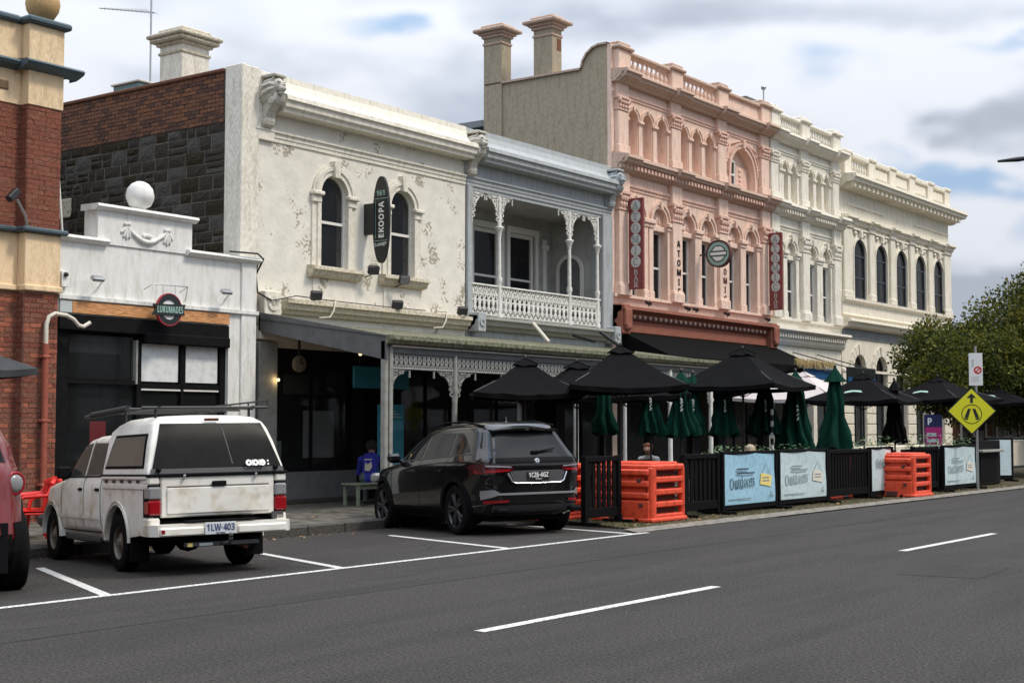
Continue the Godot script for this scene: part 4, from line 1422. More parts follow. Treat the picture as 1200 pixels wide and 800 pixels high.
	part("bracket_box", b, M.sign_black, s2)
	var tb := Basis(Vector3(0, 0, 1), Vector3(0, 1, 0), Vector3(-1, 0, 0))
	words("EKOOPA", 0.155, 0.006, M.sign_white, s2, Transform3D(tb * Basis(Vector3.BACK, PI / 2), Vector3(-0.034, -0.01, 0.48)), "lettering", 0.98)
	words("161", 0.12, 0.006, M.sign_mint, s2, Transform3D(tb, Vector3(-0.034, 0.6, 0.46)))
	words("Lounge", 0.075, 0.006, M.sign_white, s2, Transform3D(tb * Basis(Vector3.BACK, 0.12), Vector3(-0.034, -0.55, 0.46)), "lettering", 0.95, true)
	b = MB.new()
	b.xf = Transform3D(tb, Vector3(-0.033, 0, 0.46))
	b.bx(-0.22, 0.22, 0.47, 0.48, 0.0, 0.002)
	b.bx(-0.2, 0.2, -0.48, -0.47, 0.0, 0.002)
	b.bx(-0.16, -0.15, -0.42, 0.42, 0.0, 0.002)
	part("rule_lines", b, M.sign_mint, s2)
	# floodlights, cables
	for fl in [["black floodlight on a stalk beside the first arched window", 23.72, 5.12, 0.25, 0.0], ["pale faced floodlight below the second arched window", 24.72, 4.98, 0.3, 1.0], ["small round floodlight on the ledge near the lion corner", 21.95, 4.42, 0.2, 0.0], ["small black floodlight on the ledge between the arched windows", 24.55, 4.40, 0.24, 0.0], ["small black floodlight on the ledge near the grey building", 26.95, 4.42, 0.24, 0.0]]:
		var q := thing("floodlight", fl[0], "floodlight", Vector3(fl[1], fl[2], z + 0.05))
		b = MB.new()
		b.tube([Vector3(0, -0.12, 0.0), Vector3(0, -0.05, fl[3])], 0.014, 6)
		part("bracket", b, M.black_metal, q)
		b = MB.new()
		b.xf = Transform3D(Basis(Vector3.UP, -0.5) * Basis(Vector3.RIGHT, 0.45), Vector3(0, 0.03, fl[3]))
		b.bx(-0.13, 0.13, -0.10, 0.10, -0.05, 0.05, 0.02)
		part("housing", b, M.black_metal, q)
		b = MB.new()
		b.xf = Transform3D(Basis(Vector3.UP, -0.5) * Basis(Vector3.RIGHT, 0.45), Vector3(0, 0.03, fl[3]))
		b.bx(-0.11, 0.11, -0.08, 0.08, 0.051, 0.056)
		part("lens", b, M.lens_clear if fl[4] > 0 else M.trim_grey, q)
	b = MB.new()
	b.tube([Vector3(19.2, 5.1, -20.95), Vector3(19.9, 5.12, -20.9), Vector3(20.16, 5.04, -21.0), Vector3(20.24, 4.75, -21.3), Vector3(20.34, 4.4, -21.35), Vector3(20.6, 4.24, -21.2)], 0.02, 6)
	b.tube([Vector3(20.14, 5.02, -21.1), Vector3(20.18, 4.6, -21.33), Vector3(20.2, 3.9, -21.36), Vector3(20.34, 3.7, -21.3)], 0.017, 6)
	b.tube([Vector3(20.6, 4.24, -21.2), Vector3(21.3, 4.39, -21.2), Vector3(22.3, 4.37, -21.25), Vector3(24.0, 4.36, -21.25), Vector3(25.6, 4.365, -21.25)], 0.012, 5)
	solo("service_cable", "dark cables looping from the white shop coping to the lion building", "cable", b, M.cable)
	for cb in [[22.2, "bent pale conduit hooked over the ledge below the first arched window"], [26.05, "short pale conduit hooked over the ledge near the grey building"]]:
		b = MB.new()
		b.tube([Vector3(cb[0] + 0.28, 4.4, z + 0.05), Vector3(cb[0] + 0.3, 4.38, z + 0.3), Vector3(cb[0] + 0.22, 4.15, z + 0.32), Vector3(cb[0] + 0.1, 4.0, z + 0.33), Vector3(cb[0] - 0.1, 3.98, z + 0.2)], 0.02, 6)
		solo("conduit", cb[1], "conduit", b, M.pipe_cream)

var stones := {}
func stone_variant(k: int) -> Mesh:
	if not stones.has(k):
		var r := RandomNumberGenerator.new()
		r.seed = 100 + k
		var b := MB.new()
		var rows: Array = []
		for i in 4:
			var row := PackedVector3Array()
			for j in 5:
				var e := i == 0 or i == 3 or j == 0 or j == 4
				row.push_back(Vector3(-0.5 + j * 0.25 + (0.0 if e else r.randf_range(-0.05, 0.05)), -0.5 + i / 3.0 + (0.0 if e else r.randf_range(-0.05, 0.05)), 0.006 if e else r.randf_range(0.014, 0.032)))
			rows.push_back(row)
		b.grid(rows, false, false, false)
		b.quad(Vector3(-0.5, -0.5, -0.02), Vector3(0.5, -0.5, -0.02), Vector3(0.5, -0.5, 0.006), Vector3(-0.5, -0.5, 0.006))
		b.quad(Vector3(-0.5, 0.5, 0.006), Vector3(0.5, 0.5, 0.006), Vector3(0.5, 0.5, -0.02), Vector3(-0.5, 0.5, -0.02))
		b.quad(Vector3(-0.5, -0.5, -0.02), Vector3(-0.5, -0.5, 0.006), Vector3(-0.5, 0.5, 0.006), Vector3(-0.5, 0.5, -0.02))
		b.quad(Vector3(0.5, -0.5, 0.006), Vector3(0.5, -0.5, -0.02), Vector3(0.5, 0.5, -0.02), Vector3(0.5, 0.5, 0.006))
		stones[k] = b.mesh()
	return stones[k]

# ---------- grey-blue building with the iron lace balcony ----------
func grey_building() -> void:
	var o := thing("grey_balcony_building", "grey-blue two-storey building with a recessed balcony behind white iron lace", "building")
	var z := -21.5
	var x0 := 27.44
	var x1 := 34.16
	var b := MB.new()
	b.wall(x0, x1, 3.3, 9.04, z, [[27.66, 33.62, 4.40, 7.52, 0]], 0.34)
	b.quad(Vector3(x0, 9.04, z), Vector3(x1, 9.04, z), Vector3(x1, 9.04, z - 0.35), Vector3(x0, 9.04, z - 0.35))
	b.quad(Vector3(x1, 8, z - 0.35), Vector3(x0, 8, z - 0.35), Vector3(x0, 9.04, z - 0.35), Vector3(x1, 9.04, z - 0.35))
	part("front_wall", b, M.grey_blue, o)
	b = MB.new()
	b.mould(27.8, 33.9, z, prof(CORN))
	part("cornice", b, M.grey_blue, o)
	b = MB.new()
	b.mould(27.44, 34.14, z, [Vector2(0, 7.86), Vector2(0.09, 7.85), Vector2(0.09, 7.81), Vector2(0.05, 7.79), Vector2(0.05, 7.71), Vector2(0.03, 7.69), Vector2(0.03, 7.62), Vector2(0, 7.61)])
	part("string_course", b, M.grey_blue, o)
	b = MB.new()
	b.bx(33.64, 34.14, 4.3, 7.6, z, z + 0.07, 0.012)
	part("pilaster", b, M.grey_blue, o)
	boxpart("pilaster", o, M.grey_blue, 27.45, 27.64, 4.3, 7.6, z, z + 0.07, 0.012)
	var lm := lion_mesh()
	for lx in [27.54, 33.98]:
		var l := inst("lion_corbel", lm, M.lion_stone if lx < 30 else M.grey_blue, o)
		l.position = Vector3(lx, 8.5, z + 0.05)
		l.scale = Vector3.ONE * 0.82
		b = MB.new()
		b.bx(lx - 0.17, lx + 0.15, 7.88, 9.03, z, z + 0.07, 0.01)
		part("corbel_block", b, M.grey_blue, o)
	# balcony room
	b = MB.new()
	var zb := z - 1.75
	b.wall(27.5, 33.72, 4.3, 7.7, zb, [[29.98, 31.2, 4.46, 7.05, 0], [31.62, 32.84, 4.46, 7.05, 0]], 0.15)
	b.bx(27.46, 27.66, 4.3, 7.7, zb, z - 0.35)
	b.bx(33.62, 33.8, 4.3, 7.7, zb, z - 0.35)
	b.bx(27.5, 33.7, 7.53, 7.7, zb, z - 0.35)
	part("balcony_walls", b, M.loggia, o)
	boxpart("balcony_floor", o, M.footpath, 27.6, 33.7, 4.28, 4.40, zb - 0.2, z + 0.12, 0.01)
	for w in [[29.98, 31.2], [31.62, 32.84]]:
		var wn := window(o, [w[0], w[1], 4.46, 7.05, 0], zb, 0.12, M.frame_white, M.window_glass, 0.12, [0.5], [])
		wn.name = "balcony_window"
		b = MB.new()
		b.bx(w[0] - 0.14, w[0], 4.42, 7.2, zb, zb + 0.06, 0.01)
		b.bx(w[1], w[1] + 0.14, 4.42, 7.2, zb, zb + 0.06, 0.01)
		b.bx(w[0] - 0.16, w[1] + 0.16, 7.05, 7.22, zb, zb + 0.075, 0.01)
		part("window_architrave", b, M.frame_white, o)
	b = MB.new()
	b.bx(33.2, 33.35, 4.42, 7.0, zb, zb + 0.09, 0.02)
	b.bx(33.13, 33.42, 6.7, 6.85, zb, zb + 0.13, 0.02)
	part("wall_pilaster", b, M.frame_white, o)
	b = MB.new()
	b.xf = Transform3D(Basis(Vector3(0, 0, 1), Vector3(0, 1, 0), Vector3(-1, 0, 0)), Vector3(33.62, 0, z - 1.05))
	b.ring(0.0, 6.1, 0.36, 0.46, 4.5, 0.0, 0.04, 12)
	part("end_niche", b, M.frame_white, o)
	b = MB.new()
	b.xf = Transform3D(Basis(Vector3(0, 0, 1), Vector3(0, 1, 0), Vector3(-1, 0, 0)), Vector3(33.62, 0, z - 1.05))
	var nich := PackedVector2Array([Vector2(-0.36, 4.5), Vector2(0.36, 4.5)])
	for k in 13: nich.push_back(Vector2(0.36 * cos(PI * k / 12), 6.1 + 0.36 * sin(PI * k / 12)))
	b.ext(nich, 0.0, 0.008)
	part("end_door", b, M.dado_grey, o)
	# iron columns
	for cx in [28.85, 32.05, 33.45]:
		b = MB.new()
		b.lathe([Vector2(0.085, 4.40), Vector2(0.085, 4.5), Vector2(0.06, 4.54), Vector2(0.058, 5.3), Vector2(0.08, 5.33), Vector2(0.08, 5.42), Vector2(0.055, 5.46), Vector2(0.046, 6.5), Vector2(0.07, 6.53), Vector2(0.055, 6.57), Vector2(0.1, 6.66), Vector2(0.12, 6.70), Vector2(0.12, 6.73), Vector2(0.06, 6.75), Vector2(0.05, 7.52)], Vector3(cx, 0, z - 0.02), 12)
		part("iron_column", b, M.iron_white, o)
	# corner brackets: spandrels under the beam
	for sp in [[27.66, 28.85], [28.85, 28.85 + 1.0], [32.05 - 1.0, 32.05], [32.05, 33.45], [33.45, 33.62]]:
		b = MB.new()
		var w: float = sp[1] - sp[0]
		if w < 0.3: continue
		var halves := [true, true] if w > 1.05 else ([true, false] if sp[0] > 28 and sp[0] < 29 else [false, true])
		var rr := minf(w / 2.0, 0.62)
		if halves[0]: spandrel(b, sp[0] + 0.04, 7.50, rr, 0.78, 1.0, z)
		if halves[1]: spandrel(b, sp[1] - 0.04, 7.50, rr, 0.78, -1.0, z)
		part("lace_bracket", b, M.iron_white, o)
	# lace balustrade between the columns
	for sp in [[27.66, 28.78], [28.92, 31.98], [32.12, 33.60]]:
		b = MB.new()
		lace_panel(b, sp[0], sp[1], 4.44, 5.22, z - 0.02)
		part("lace_balustrade", b, M.iron_white, o)
	# deep lower cornice above the verandah
	b = MB.new()
	b.mould(27.5, 34.1, z, [Vector2(0, 4.40), Vector2(0.32, 4.38), Vector2(0.33, 4.30), Vector2(0.27, 4.27), Vector2(0.24, 4.17), Vector2(0.14, 4.12), Vector2(0.1, 4.05), Vector2(0, 4.04)])
	part("lower_cornice", b, M.post_grey, o)
	for bx0 in [27.5, 33.8]:
		b = MB.new()
		b.bx(bx0, bx0 + 0.32, 3.98, 4.46, z + 0.0, z + 0.36, 0.02)
		annulus(b, bx0 + 0.16, 4.22, 0.05, 0.11, z + 0.36, z + 0.385, 10)
		part("rosette_block", b, M.grey_blue, o)
	# shopfront below
	b = MB.new()
	b.wall(x0, x1, 0.0, 3.3, z - 0.01, [[27.8, 30.0, 0.4, 2.9, 0], [30.4, 31.4, 0.05, 2.7, 0], [31.8, 33.8, 0.4, 2.9, 0]], 0.2)
	part("shopfront", b, M.shopfront_black, o)
	for w in [[27.8, 30.0], [31.8, 33.8]]:
		var wn := window(o, [w[0], w[1], 0.4, 2.9, 0], z - 0.01, 0.16, M.frame_dark, M.glass, 0.06, [], [0.5])
		wn.name = "shop_window"
	b = MB.new()
	b.bx(27.5, 34.1, 0.0, 3.3, z - 3.3, z - 3.2)
	b.bx(27.44, 27.5, 0.0, 3.3, z - 3.2, z - 0.25)
	b.bx(34.1, 34.16, 0.0, 3.3, z - 3.2, z - 0.25)
	b.bx(27.44, 34.1, 3.3, 3.4, z - 3.3, z - 0.36)
	part("shop_interior", b, M.interior_dark, o)
	# roof falling back, with a rolled ridge at the party wall
	b = MB.new()
	b.quad(Vector3(27.5, 8.4, z - 0.4), Vector3(34.0, 8.4, z - 0.4), Vector3(34.0, 8.4, z - 8.5), Vector3(27.5, 8.4, z - 8.5))
	b.bx(27.46, 34.1, 0.0, 8.4, z - 8.7, z - 8.5)
	b.bx(x0 + 0.01, x0 + 0.2, 3.4, 8.4, z - 8.5, z - 2.2)
	part("roof", b, M.dark_tin, o)
	b = MB.new()
	b.bx(28.3, 29.6, 8.4, 9.15, z - 4.2, z - 2.2)
	b.tube([Vector3(28.3, 9.15, z - 2.2), Vector3(29.6, 9.15, z - 2.2)], 0.14, 8)
	solo("roof_hatch", "dark metal roof hump behind the grey-blue parapet", "roof vent", b, M.dark_tin)

# openwork quarter filling the corner between a post and a beam
func spandrel(b: MB, x: float, y: float, w: float, h: float, s: float, z: float) -> void:
	var z0 := z - 0.025
	var z1 := z + 0.005
	var last := Vector2.ZERO
	for k in 13:
		var t := k / 12.0 * PI / 2
		var p := Vector2(x + s * w * (1.0 - cos(t)), y - h + h * sin(t))
		if k:
			bar(b, last, p, 0.035, z0, z1)
			if k % 2 == 0:
				bar(b, p, Vector2(x, y - h * 0.1), 0.014, z0 + 0.006, z1 - 0.006)
				bar(b, p, Vector2(lerpf(x, p.x, 0.5), y), 0.014, z0 + 0.006, z1 - 0.006)
		last = p
	for k in 5:
		var f := k / 5.0
		annulus(b, x + s * w * (0.12 + 0.13 * k), y - 0.06 - 0.02 * sin(k), 0.035, 0.055, z0, z1, 8)
	for k in 4:
		annulus(b, x + s * (0.06 + 0.02 * (3 - k)), y - h * (0.25 + 0.17 * k), 0.03, 0.05, z0, z1, 8)
	bar(b, Vector2(x, y - 0.012), Vector2(x + s * w * 1.02, y - 0.012), 0.024, z0, z1)
	bar(b, Vector2(x + s * w, y), Vector2(x + s * w, y - 0.16), 0.03, z0, z1)

func lace_panel(b: MB, x0: float, x1: float, y0: float, y1: float, z: float) -> void:
	var z0 := z - 0.018
	var z1 := z + 0.012
	b.bx(x0, x1, y1 - 0.045, y1, z - 0.04, z + 0.04, 0.012)
	b.bx(x0, x1, y0, y0 + 0.03, z0 - 0.005, z1 + 0.005)
	var n := maxi(2, int(round((x1 - x0) / 0.2)))
	var w := (x1 - x0) / n
	var h := y1 - y0
	for k in n:
		var cx := x0 + w * (k + 0.5)
		# pierced lower band
		annulus(b, cx, y0 + 0.10, 0.025, 0.075, z0, z1, 8)
		annulus(b, cx - w / 2, y0 + 0.09, 0.02, 0.06, z0, z1, 8)
		bar(b, Vector2(cx - w / 2, y0 + 0.03), Vector2(cx, y0 + 0.17), 0.022, z0, z1)
		bar(b, Vector2(cx + w / 2, y0 + 0.03), Vector2(cx, y0 + 0.17), 0.022, z0, z1)
		bar(b, Vector2(cx - w / 2, y0 + 0.17), Vector2(cx + w / 2, y0 + 0.17), 0.03, z0, z1)
		# vase between dark gaps
		b.ext(PackedVector2Array([Vector2(cx - w * 0.5, y0 + 0.18), Vector2(cx - w * 0.22, y0 + 0.18), Vector2(cx - w * 0.34, y0 + 0.25), Vector2(cx - w * 0.2, y0 + 0.33), Vector2(cx - w * 0.38, y0 + 0.40), Vector2(cx - w * 0.5, y0 + 0.42)]), z0, z1)
		b.ext(PackedVector2Array([Vector2(cx + w * 0.5, y0 + 0.18), Vector2(cx + w * 0.22, y0 + 0.18), Vector2(cx + w * 0.34, y0 + 0.25), Vector2(cx + w * 0.2, y0 + 0.33), Vector2(cx + w * 0.38, y0 + 0.40), Vector2(cx + w * 0.5, y0 + 0.42)]), z0, z1)
		annulus(b, cx, y0 + 0.43, w * 0.30, w * 0.48, z0, z1, 10, 0.8)
		# net of rings above
		var yy := y0 + 0.54
		annulus(b, cx, yy, 0.022, 0.066, z0, z1, 8)
		annulus(b, cx - w / 2, yy + 0.07, 0.022, 0.066, z0, z1, 8)
		annulus(b, cx, yy + 0.13, 0.022, 0.066, z0, z1, 8)
		bar(b, Vector2(cx - w / 2, y0 + 0.5), Vector2(cx, h + y0 - 0.04), 0.018, z0, z1)
		bar(b, Vector2(cx + w / 2, y0 + 0.5), Vector2(cx, h + y0 - 0.04), 0.018, z0, z1)
# ---------- three-storey stucco facade shared by the pink and the cream building ----------
func stucco_front(o: Node3D, x0: float, x1: float, pil: Array, niches: Array, wins: Array, big: Array, wall_m: Material, carve: Material, weather: Material, balus: Array, inset := 0.28) -> void:
	var z := -21.5
	var b := MB.new()
	# storeys: shop, first floor, attic, parapet
	var ff: Array = wins.map(func(w): return [w[0], w[1], 5.45, 7.78, 1.0])
	var top: Array = niches.map(func(w): return [w[0], w[1], 9.58, 10.62, 1.0])
	if big: top.push_back([big[0], big[1], 9.52, 10.0, 1.0])
	b.wall(x0, x1, 5.1, 9.0, z, ff, 0.30)
	b.wall(x0, x1, 9.0, 11.6, z, top, 0.30)
	b.wall(x0, x1, 11.6, 12.05, z, [], 0.1)
	b.quad(Vector3(x0, 12.05, z), Vector3(x1, 12.05, z), Vector3(x1, 12.05, z - 0.5), Vector3(x0, 12.05, z - 0.5))
	b.quad(Vector3(x1, 11, z - 0.5), Vector3(x0, 11, z - 0.5), Vector3(x0, 12.05, z - 0.5), Vector3(x1, 12.05, z - 0.5))
	part("front_wall", b, wall_m, o)
	# blind backs of the attic niches
	var odd := 0.0
	for w in niches:
		odd = 0.004 - odd
		b = MB.new()
		var r: float = (w[1] - w[0]) / 2.0
		var cx: float = (w[0] + w[1]) / 2.0
		b.bx(w[0] - 0.05, w[1] + 0.05, 9.5, 11.0, z - 0.34, z - 0.24)
		part("niche_back", b, wall_m, o)
		b = MB.new()
		b.ring(cx, 10.62, r, r + 0.075, 10.62, z, z + 0.05 + odd, 14)
		b.ring(cx, 10.62, r + 0.075, r + 0.105, 10.62, z, z + 0.075 + odd, 14)
		for s in [-1.0, 1.0]:
			var px: float = cx + s * (r + 0.13)
			b.bx(px - 0.14 - odd, px + 0.14 + odd, 10.55 - odd, 10.63 + odd, z, z + 0.1 + odd, 0.015)
			b.bx(px - 0.09 - odd, px + 0.09 + odd, 9.56, 10.55, z, z + 0.04 + odd)
			b.bx(px - 0.12 - odd, px + 0.12 + odd, 9.5, 9.64 + odd, z, z + 0.06 + odd, 0.01)
		b.ext(PackedVector2Array([Vector2(cx - 0.04, 10.62 + r), Vector2(cx + 0.04, 10.62 + r), Vector2(cx + 0.055, 10.62 + r + 0.11), Vector2(cx - 0.055, 10.62 + r + 0.11)]), z, z + 0.1)
		part("niche_surround", b, wall_m, o)
	if big:
		var cx: float = (big[0] + big[1]) / 2.0
		var r: float = (big[1] - big[0]) / 2.0
		b = MB.new()
		b.bx(cx - r - 0.02, cx + r + 0.02, 9.45, 11.0, z - 0.36, z - 0.26)
		part("niche_back", b, wall_m, o)
		b = MB.new()
		b.ring(cx, 10.0, r, r + 0.14, 9.52, z, z + 0.06, 16)
		b.ring(cx, 10.0, r + 0.14, r + 0.2, 10.0, z, z + 0.1, 16)
		b.bx(cx - 0.09, cx + 0.09, 10.0 + r, 10.0 + r + 0.32, z, z + 0.14, 0.02)
		for s in [-1.0, 1.0]:
			for k in 5:
				b.ball(Vector3(cx + s * (r + 0.1 + 0.05 * k), 10.75 - k * 0.14 + 0.1 * sin(k * 2.0), z + 0.03), Vector3(0.07, 0.06, 0.05), 8)
			b.tube([Vector3(cx + s * (r + 0.35), 10.1, z + 0.02), Vector3(cx + s * (r + 0.28), 10.5, z + 0.05), Vector3(cx + s * (r + 0.05), 10.9, z + 0.05), Vector3(cx + s * 0.15, 11.1, z + 0.03)], 0.035, 6)
		part("carved_arch", b, carve, o)
		var sash := window(o, [big[0] + 0.1, big[0] + 0.72, 9.52, 10.45, 0], z - 0.02, 0.22, M.frame_white, M.window_glass, 0.06, [0.5])
		sash.name = "attic_window"
		b = MB.new()
		b.bx(big[0] + 0.78, big[1] - 0.05, 9.52, 10.3, z - 0.26, z - 0.18, 0.02)
		for k in 4: b.ball(Vector3(big[0] + 1.05, 9.7 + k * 0.16, z - 0.18), Vector3(0.12, 0.07, 0.04), 8)
		part("carved_panel", b, carve, o)
	# first-floor windows: tympanum, lintel, sash, surrounds
	for w in wins:
		odd = 0.004 - odd
		var cx: float = (w[0] + w[1]) / 2.0
		var r: float = (w[1] - w[0]) / 2.0
		b = MB.new()
		b.bx(w[0] - 0.03, w[1] + 0.03, 7.62, 8.25, z - 0.2, z - 0.13)
		b.bx(w[0] - 0.03, w[1] + 0.03, 7.50, 7.66, z - 0.2, z - 0.02, 0.015)
		part("tympanum", b, wall_m, o)
		b = MB.new()
		for k in 7:
			var t := PI * k / 6.0
			b.ball(Vector3(cx + cos(t) * r * 0.5, 7.80 + sin(t) * r * 0.5, z - 0.12), Vector3(0.075, 0.075, 0.035), 7)
		b.ball(Vector3(cx, 7.85, z - 0.12), Vector3(0.1, 0.12, 0.06), 8)
		part("tympanum_ornament", b, carve, o)
		b = MB.new()
		b.ring(cx, 7.78, r, r + 0.1, 7.78, z, z + 0.05, 14)
		b.ring(cx, 7.78, r + 0.1, r + 0.17, 7.78, z, z + 0.09, 14)
		for s in [-1.0, 1.0]:
			var px: float = cx + s * (r + 0.12)
			b.bx(px - 0.12 - odd, px + 0.12 + odd, 5.45, 7.6, z, z + 0.055 + odd, 0.01)
			b.bx(px - 0.17 - odd, px + 0.17 + odd, 7.66, 7.79 + odd, z, z + 0.14 + odd, 0.02)
			b.bx(px - 0.14 - odd, px + 0.14 + odd, 7.55, 7.66, z, z + 0.09 + odd, 0.015)
			b.bx(px - 0.14 - odd, px + 0.14 + odd, 5.42, 5.66 + odd, z, z + 0.08 + odd, 0.012)
		b.ext(PackedVector2Array([Vector2(cx - 0.06, 8.15), Vector2(cx + 0.06, 8.15), Vector2(cx + 0.08, 8.38), Vector2(cx - 0.08, 8.38)]), z, z + 0.13)
		part("window_surround", b, wall_m, o)
		window(o, [w[0], w[1], 5.46, 7.5, 0], z, inset, M.frame_white, M.window_glass, 0.06, [0.47])
	# giant pilasters, two tiers
	for p in pil:
		var a: float = p - 0.28
		var c: float = p + 0.28
		b = MB.new()
		b.bx(a, c, 5.7, 7.85, z, z + 0.16, 0.015)
		b.bx(a - 0.05, c + 0.05, 5.4, 5.7, z, z + 0.22, 0.02)
		b.bx(a - 0.03, c + 0.03, 5.62, 5.76, z, z + 0.19, 0.02)
		b.bx(a - 0.02, c + 0.02, 8.42, 9.0, z, z + 0.16, 0.01)
		part("pilaster", b, wall_m, o)
		b = MB.new()
		b.bx(a, c, 9.75, 10.75, z, z + 0.14, 0.015)
		b.bx(a - 0.04, c + 0.04, 9.5, 9.75, z, z + 0.18, 0.02)
		b.bx(a - 0.02, c + 0.02, 11.15, 11.62, z, z + 0.14, 0.01)
		part("pilaster", b, wall_m, o)
		b = MB.new()
		capital(b, a, c, 7.85, 0.57, z, 0.16)
		part("capital", b, carve, o)
		b = MB.new()
		capital(b, a, c, 10.75, 0.40, z, 0.14)
		part("capital", b, carve, o)
		# parapet pier
		b = MB.new()
		b.bx(a - 0.06, c + 0.06, 11.92, 12.52, z - 0.3, z + 0.2, 0.02)
		part("parapet_pier", b, wall_m, o)
		b = MB.new()
		b.bx(a - 0.14, c + 0.14, 12.52, 12.62, z - 0.38, z + 0.29, 0.03)
		b.bx(a - 0.05, c + 0.05, 12.62, 12.74, z - 0.3, z + 0.2, 0.03)
		part("pier_cap", b, weather, o)
	# entablatures and cornices, breaking forward over the pilasters
	var attic := [Vector2(0, 11.36), Vector2(0.06, 11.34), Vector2(0.06, 11.26), Vector2(0.03, 11.24), Vector2(0.03, 11.18), Vector2(0, 11.17)]
	var mid := [Vector2(0, 8.72), Vector2(0.07, 8.70), Vector2(0.07, 8.62), Vector2(0.03, 8.60), Vector2(0.03, 8.52), Vector2(0, 8.5)]
	var c1 := [Vector2(-0.3, 11.93), Vector2(0.40, 11.88), Vector2(0.42, 11.80), Vector2(0.36, 11.77), Vector2(0.34, 11.70), Vector2(0.2, 11.62), Vector2(0.16, 11.56), Vector2(0.0, 11.54)]
	var c2 := [Vector2(0, 9.52), Vector2(0.42, 9.40), Vector2(0.44, 9.31), Vector2(0.38, 9.28), Vector2(0.36, 9.22), Vector2(0.22, 9.17), Vector2(0.2, 9.04), Vector2(0.12, 8.98), Vector2(0, 8.95)]
	b = MB.new()
	b.mould(x0, x1, z, attic)
	b.mould(x0, x1, z, mid)
	part("architrave_band", b, carve, o)
	b = MB.new()
	b.mould(x0 + 0.006, x1 - 0.006, z, c1)
	for p in pil: b.mould(p - 0.42, p + 0.42, z + 0.003, [Vector2(0, 11.935), Vector2(0.54, 11.885), Vector2(0.56, 11.80), Vector2(0.49, 11.77), Vector2(0.47, 11.69), Vector2(0.3, 11.61), Vector2(0.2, 11.54), Vector2(0, 11.53)])
	part("upper_cornice", b, weather, o)
	b = MB.new()
	b.mould(x0 + 0.006, x1 - 0.006, z, c2)
	for p in pil: b.mould(p - 0.42, p + 0.42, z + 0.003, [Vector2(0, 9.53), Vector2(0.56, 9.405), Vector2(0.58, 9.31), Vector2(0.51, 9.28), Vector2(0.49, 9.21), Vector2(0.32, 9.16), Vector2(0.3, 9.03), Vector2(0.2, 8.97), Vector2(0, 8.94)])
	part("middle_cornice", b, weather, o)
	b = MB.new()
	var dx := x0 + 0.1
	while dx < x1 - 0.1:
		b.bx(dx, dx + 0.1, 9.06, 9.17, z + 0.2, z + 0.34)
		dx += 0.2
	part("dentils", b, carve, o)
	b = MB.new()
	b.mould(x0, x1, z, [Vector2(0, 5.46), Vector2(0.12, 5.44), Vector2(0.12, 5.36), Vector2(0.05, 5.33), Vector2(0, 5.1)])
	part("sill_band", b, wall_m, o)
	# parapet: rails, balusters or solid panels between the piers
	var bm := baluster_mesh(0.46, 0.085)
	for k in pil.size() - 1:
		var a: float = pil[k] + 0.34
		var c: float = pil[k + 1] - 0.34
		b = MB.new()
		b.bx(a, c, 11.9, 12.02, z - 0.12, z + 0.14, 0.01)
		part("plinth_rail", b, wall_m, o)
		b = MB.new()
		b.bx(a, c, 12.44, 12.56, z - 0.16, z + 0.18, 0.03)
		part("coping", b, weather, o)
		if balus[k]:
			var n := 9
			for j in n:
				var q := inst("baluster", bm, wall_m, o)
				q.position = Vector3(lerpf(a, c, (j + 0.5) / n), 12.0, z + 0.02)
		else:
			b = MB.new()
			b.bx(a, c, 12.02, 12.44, z - 0.08, z + 0.08)
			part("solid_panel", b, wall_m, o)

func projecting_sign(x: float, label: String) -> void:
	var z := -21.5
	var s := thing("vertical_bar_sign", label, "sign", Vector3(x, 6.9, z))
	var tb := Basis(Vector3(0, 0, 1), Vector3(0, 1, 0), Vector3(-1, 0, 0))
	var b := MB.new()
	b.bx(-0.05, 0.05, -1.32, 1.30, 0.22, 0.70, 0.012)
	part("board", b, M.sign_maroon, s)
	b = MB.new()
	for yy in [-1.36, 1.1]: b.bx(-0.03, 0.03, yy, yy + 0.2, 0.0, 0.22, 0.01)
	part("bracket", b, M.dark_red, s)
	for k in 6:
		b = MB.new()
		b.xf = Transform3D(tb * Basis(Vector3.RIGHT, PI / 2), Vector3(-0.05, 1.08 - k * 0.325, 0.46))
		b.lathe([Vector2(0.001, 0.014), Vector2(0.155, 0.014), Vector2(0.165, 0.0)], Vector3.ZERO, 18)
		part("letter_disc", b, M.sign_grey, s)
		words("ATOMIC"[k], 0.2, 0.008, M.banner_grey_ink, s, Transform3D(tb, Vector3(-0.068, 1.08 - k * 0.325, 0.46)), "letter", 1.0, true)
	for k in 3:
		words("BAR"[k], 0.15, 0.008, M.sign_grey, s, Transform3D(tb, Vector3(-0.055, -0.84 - k * 0.18, 0.46)), "letter", 1.1, true)

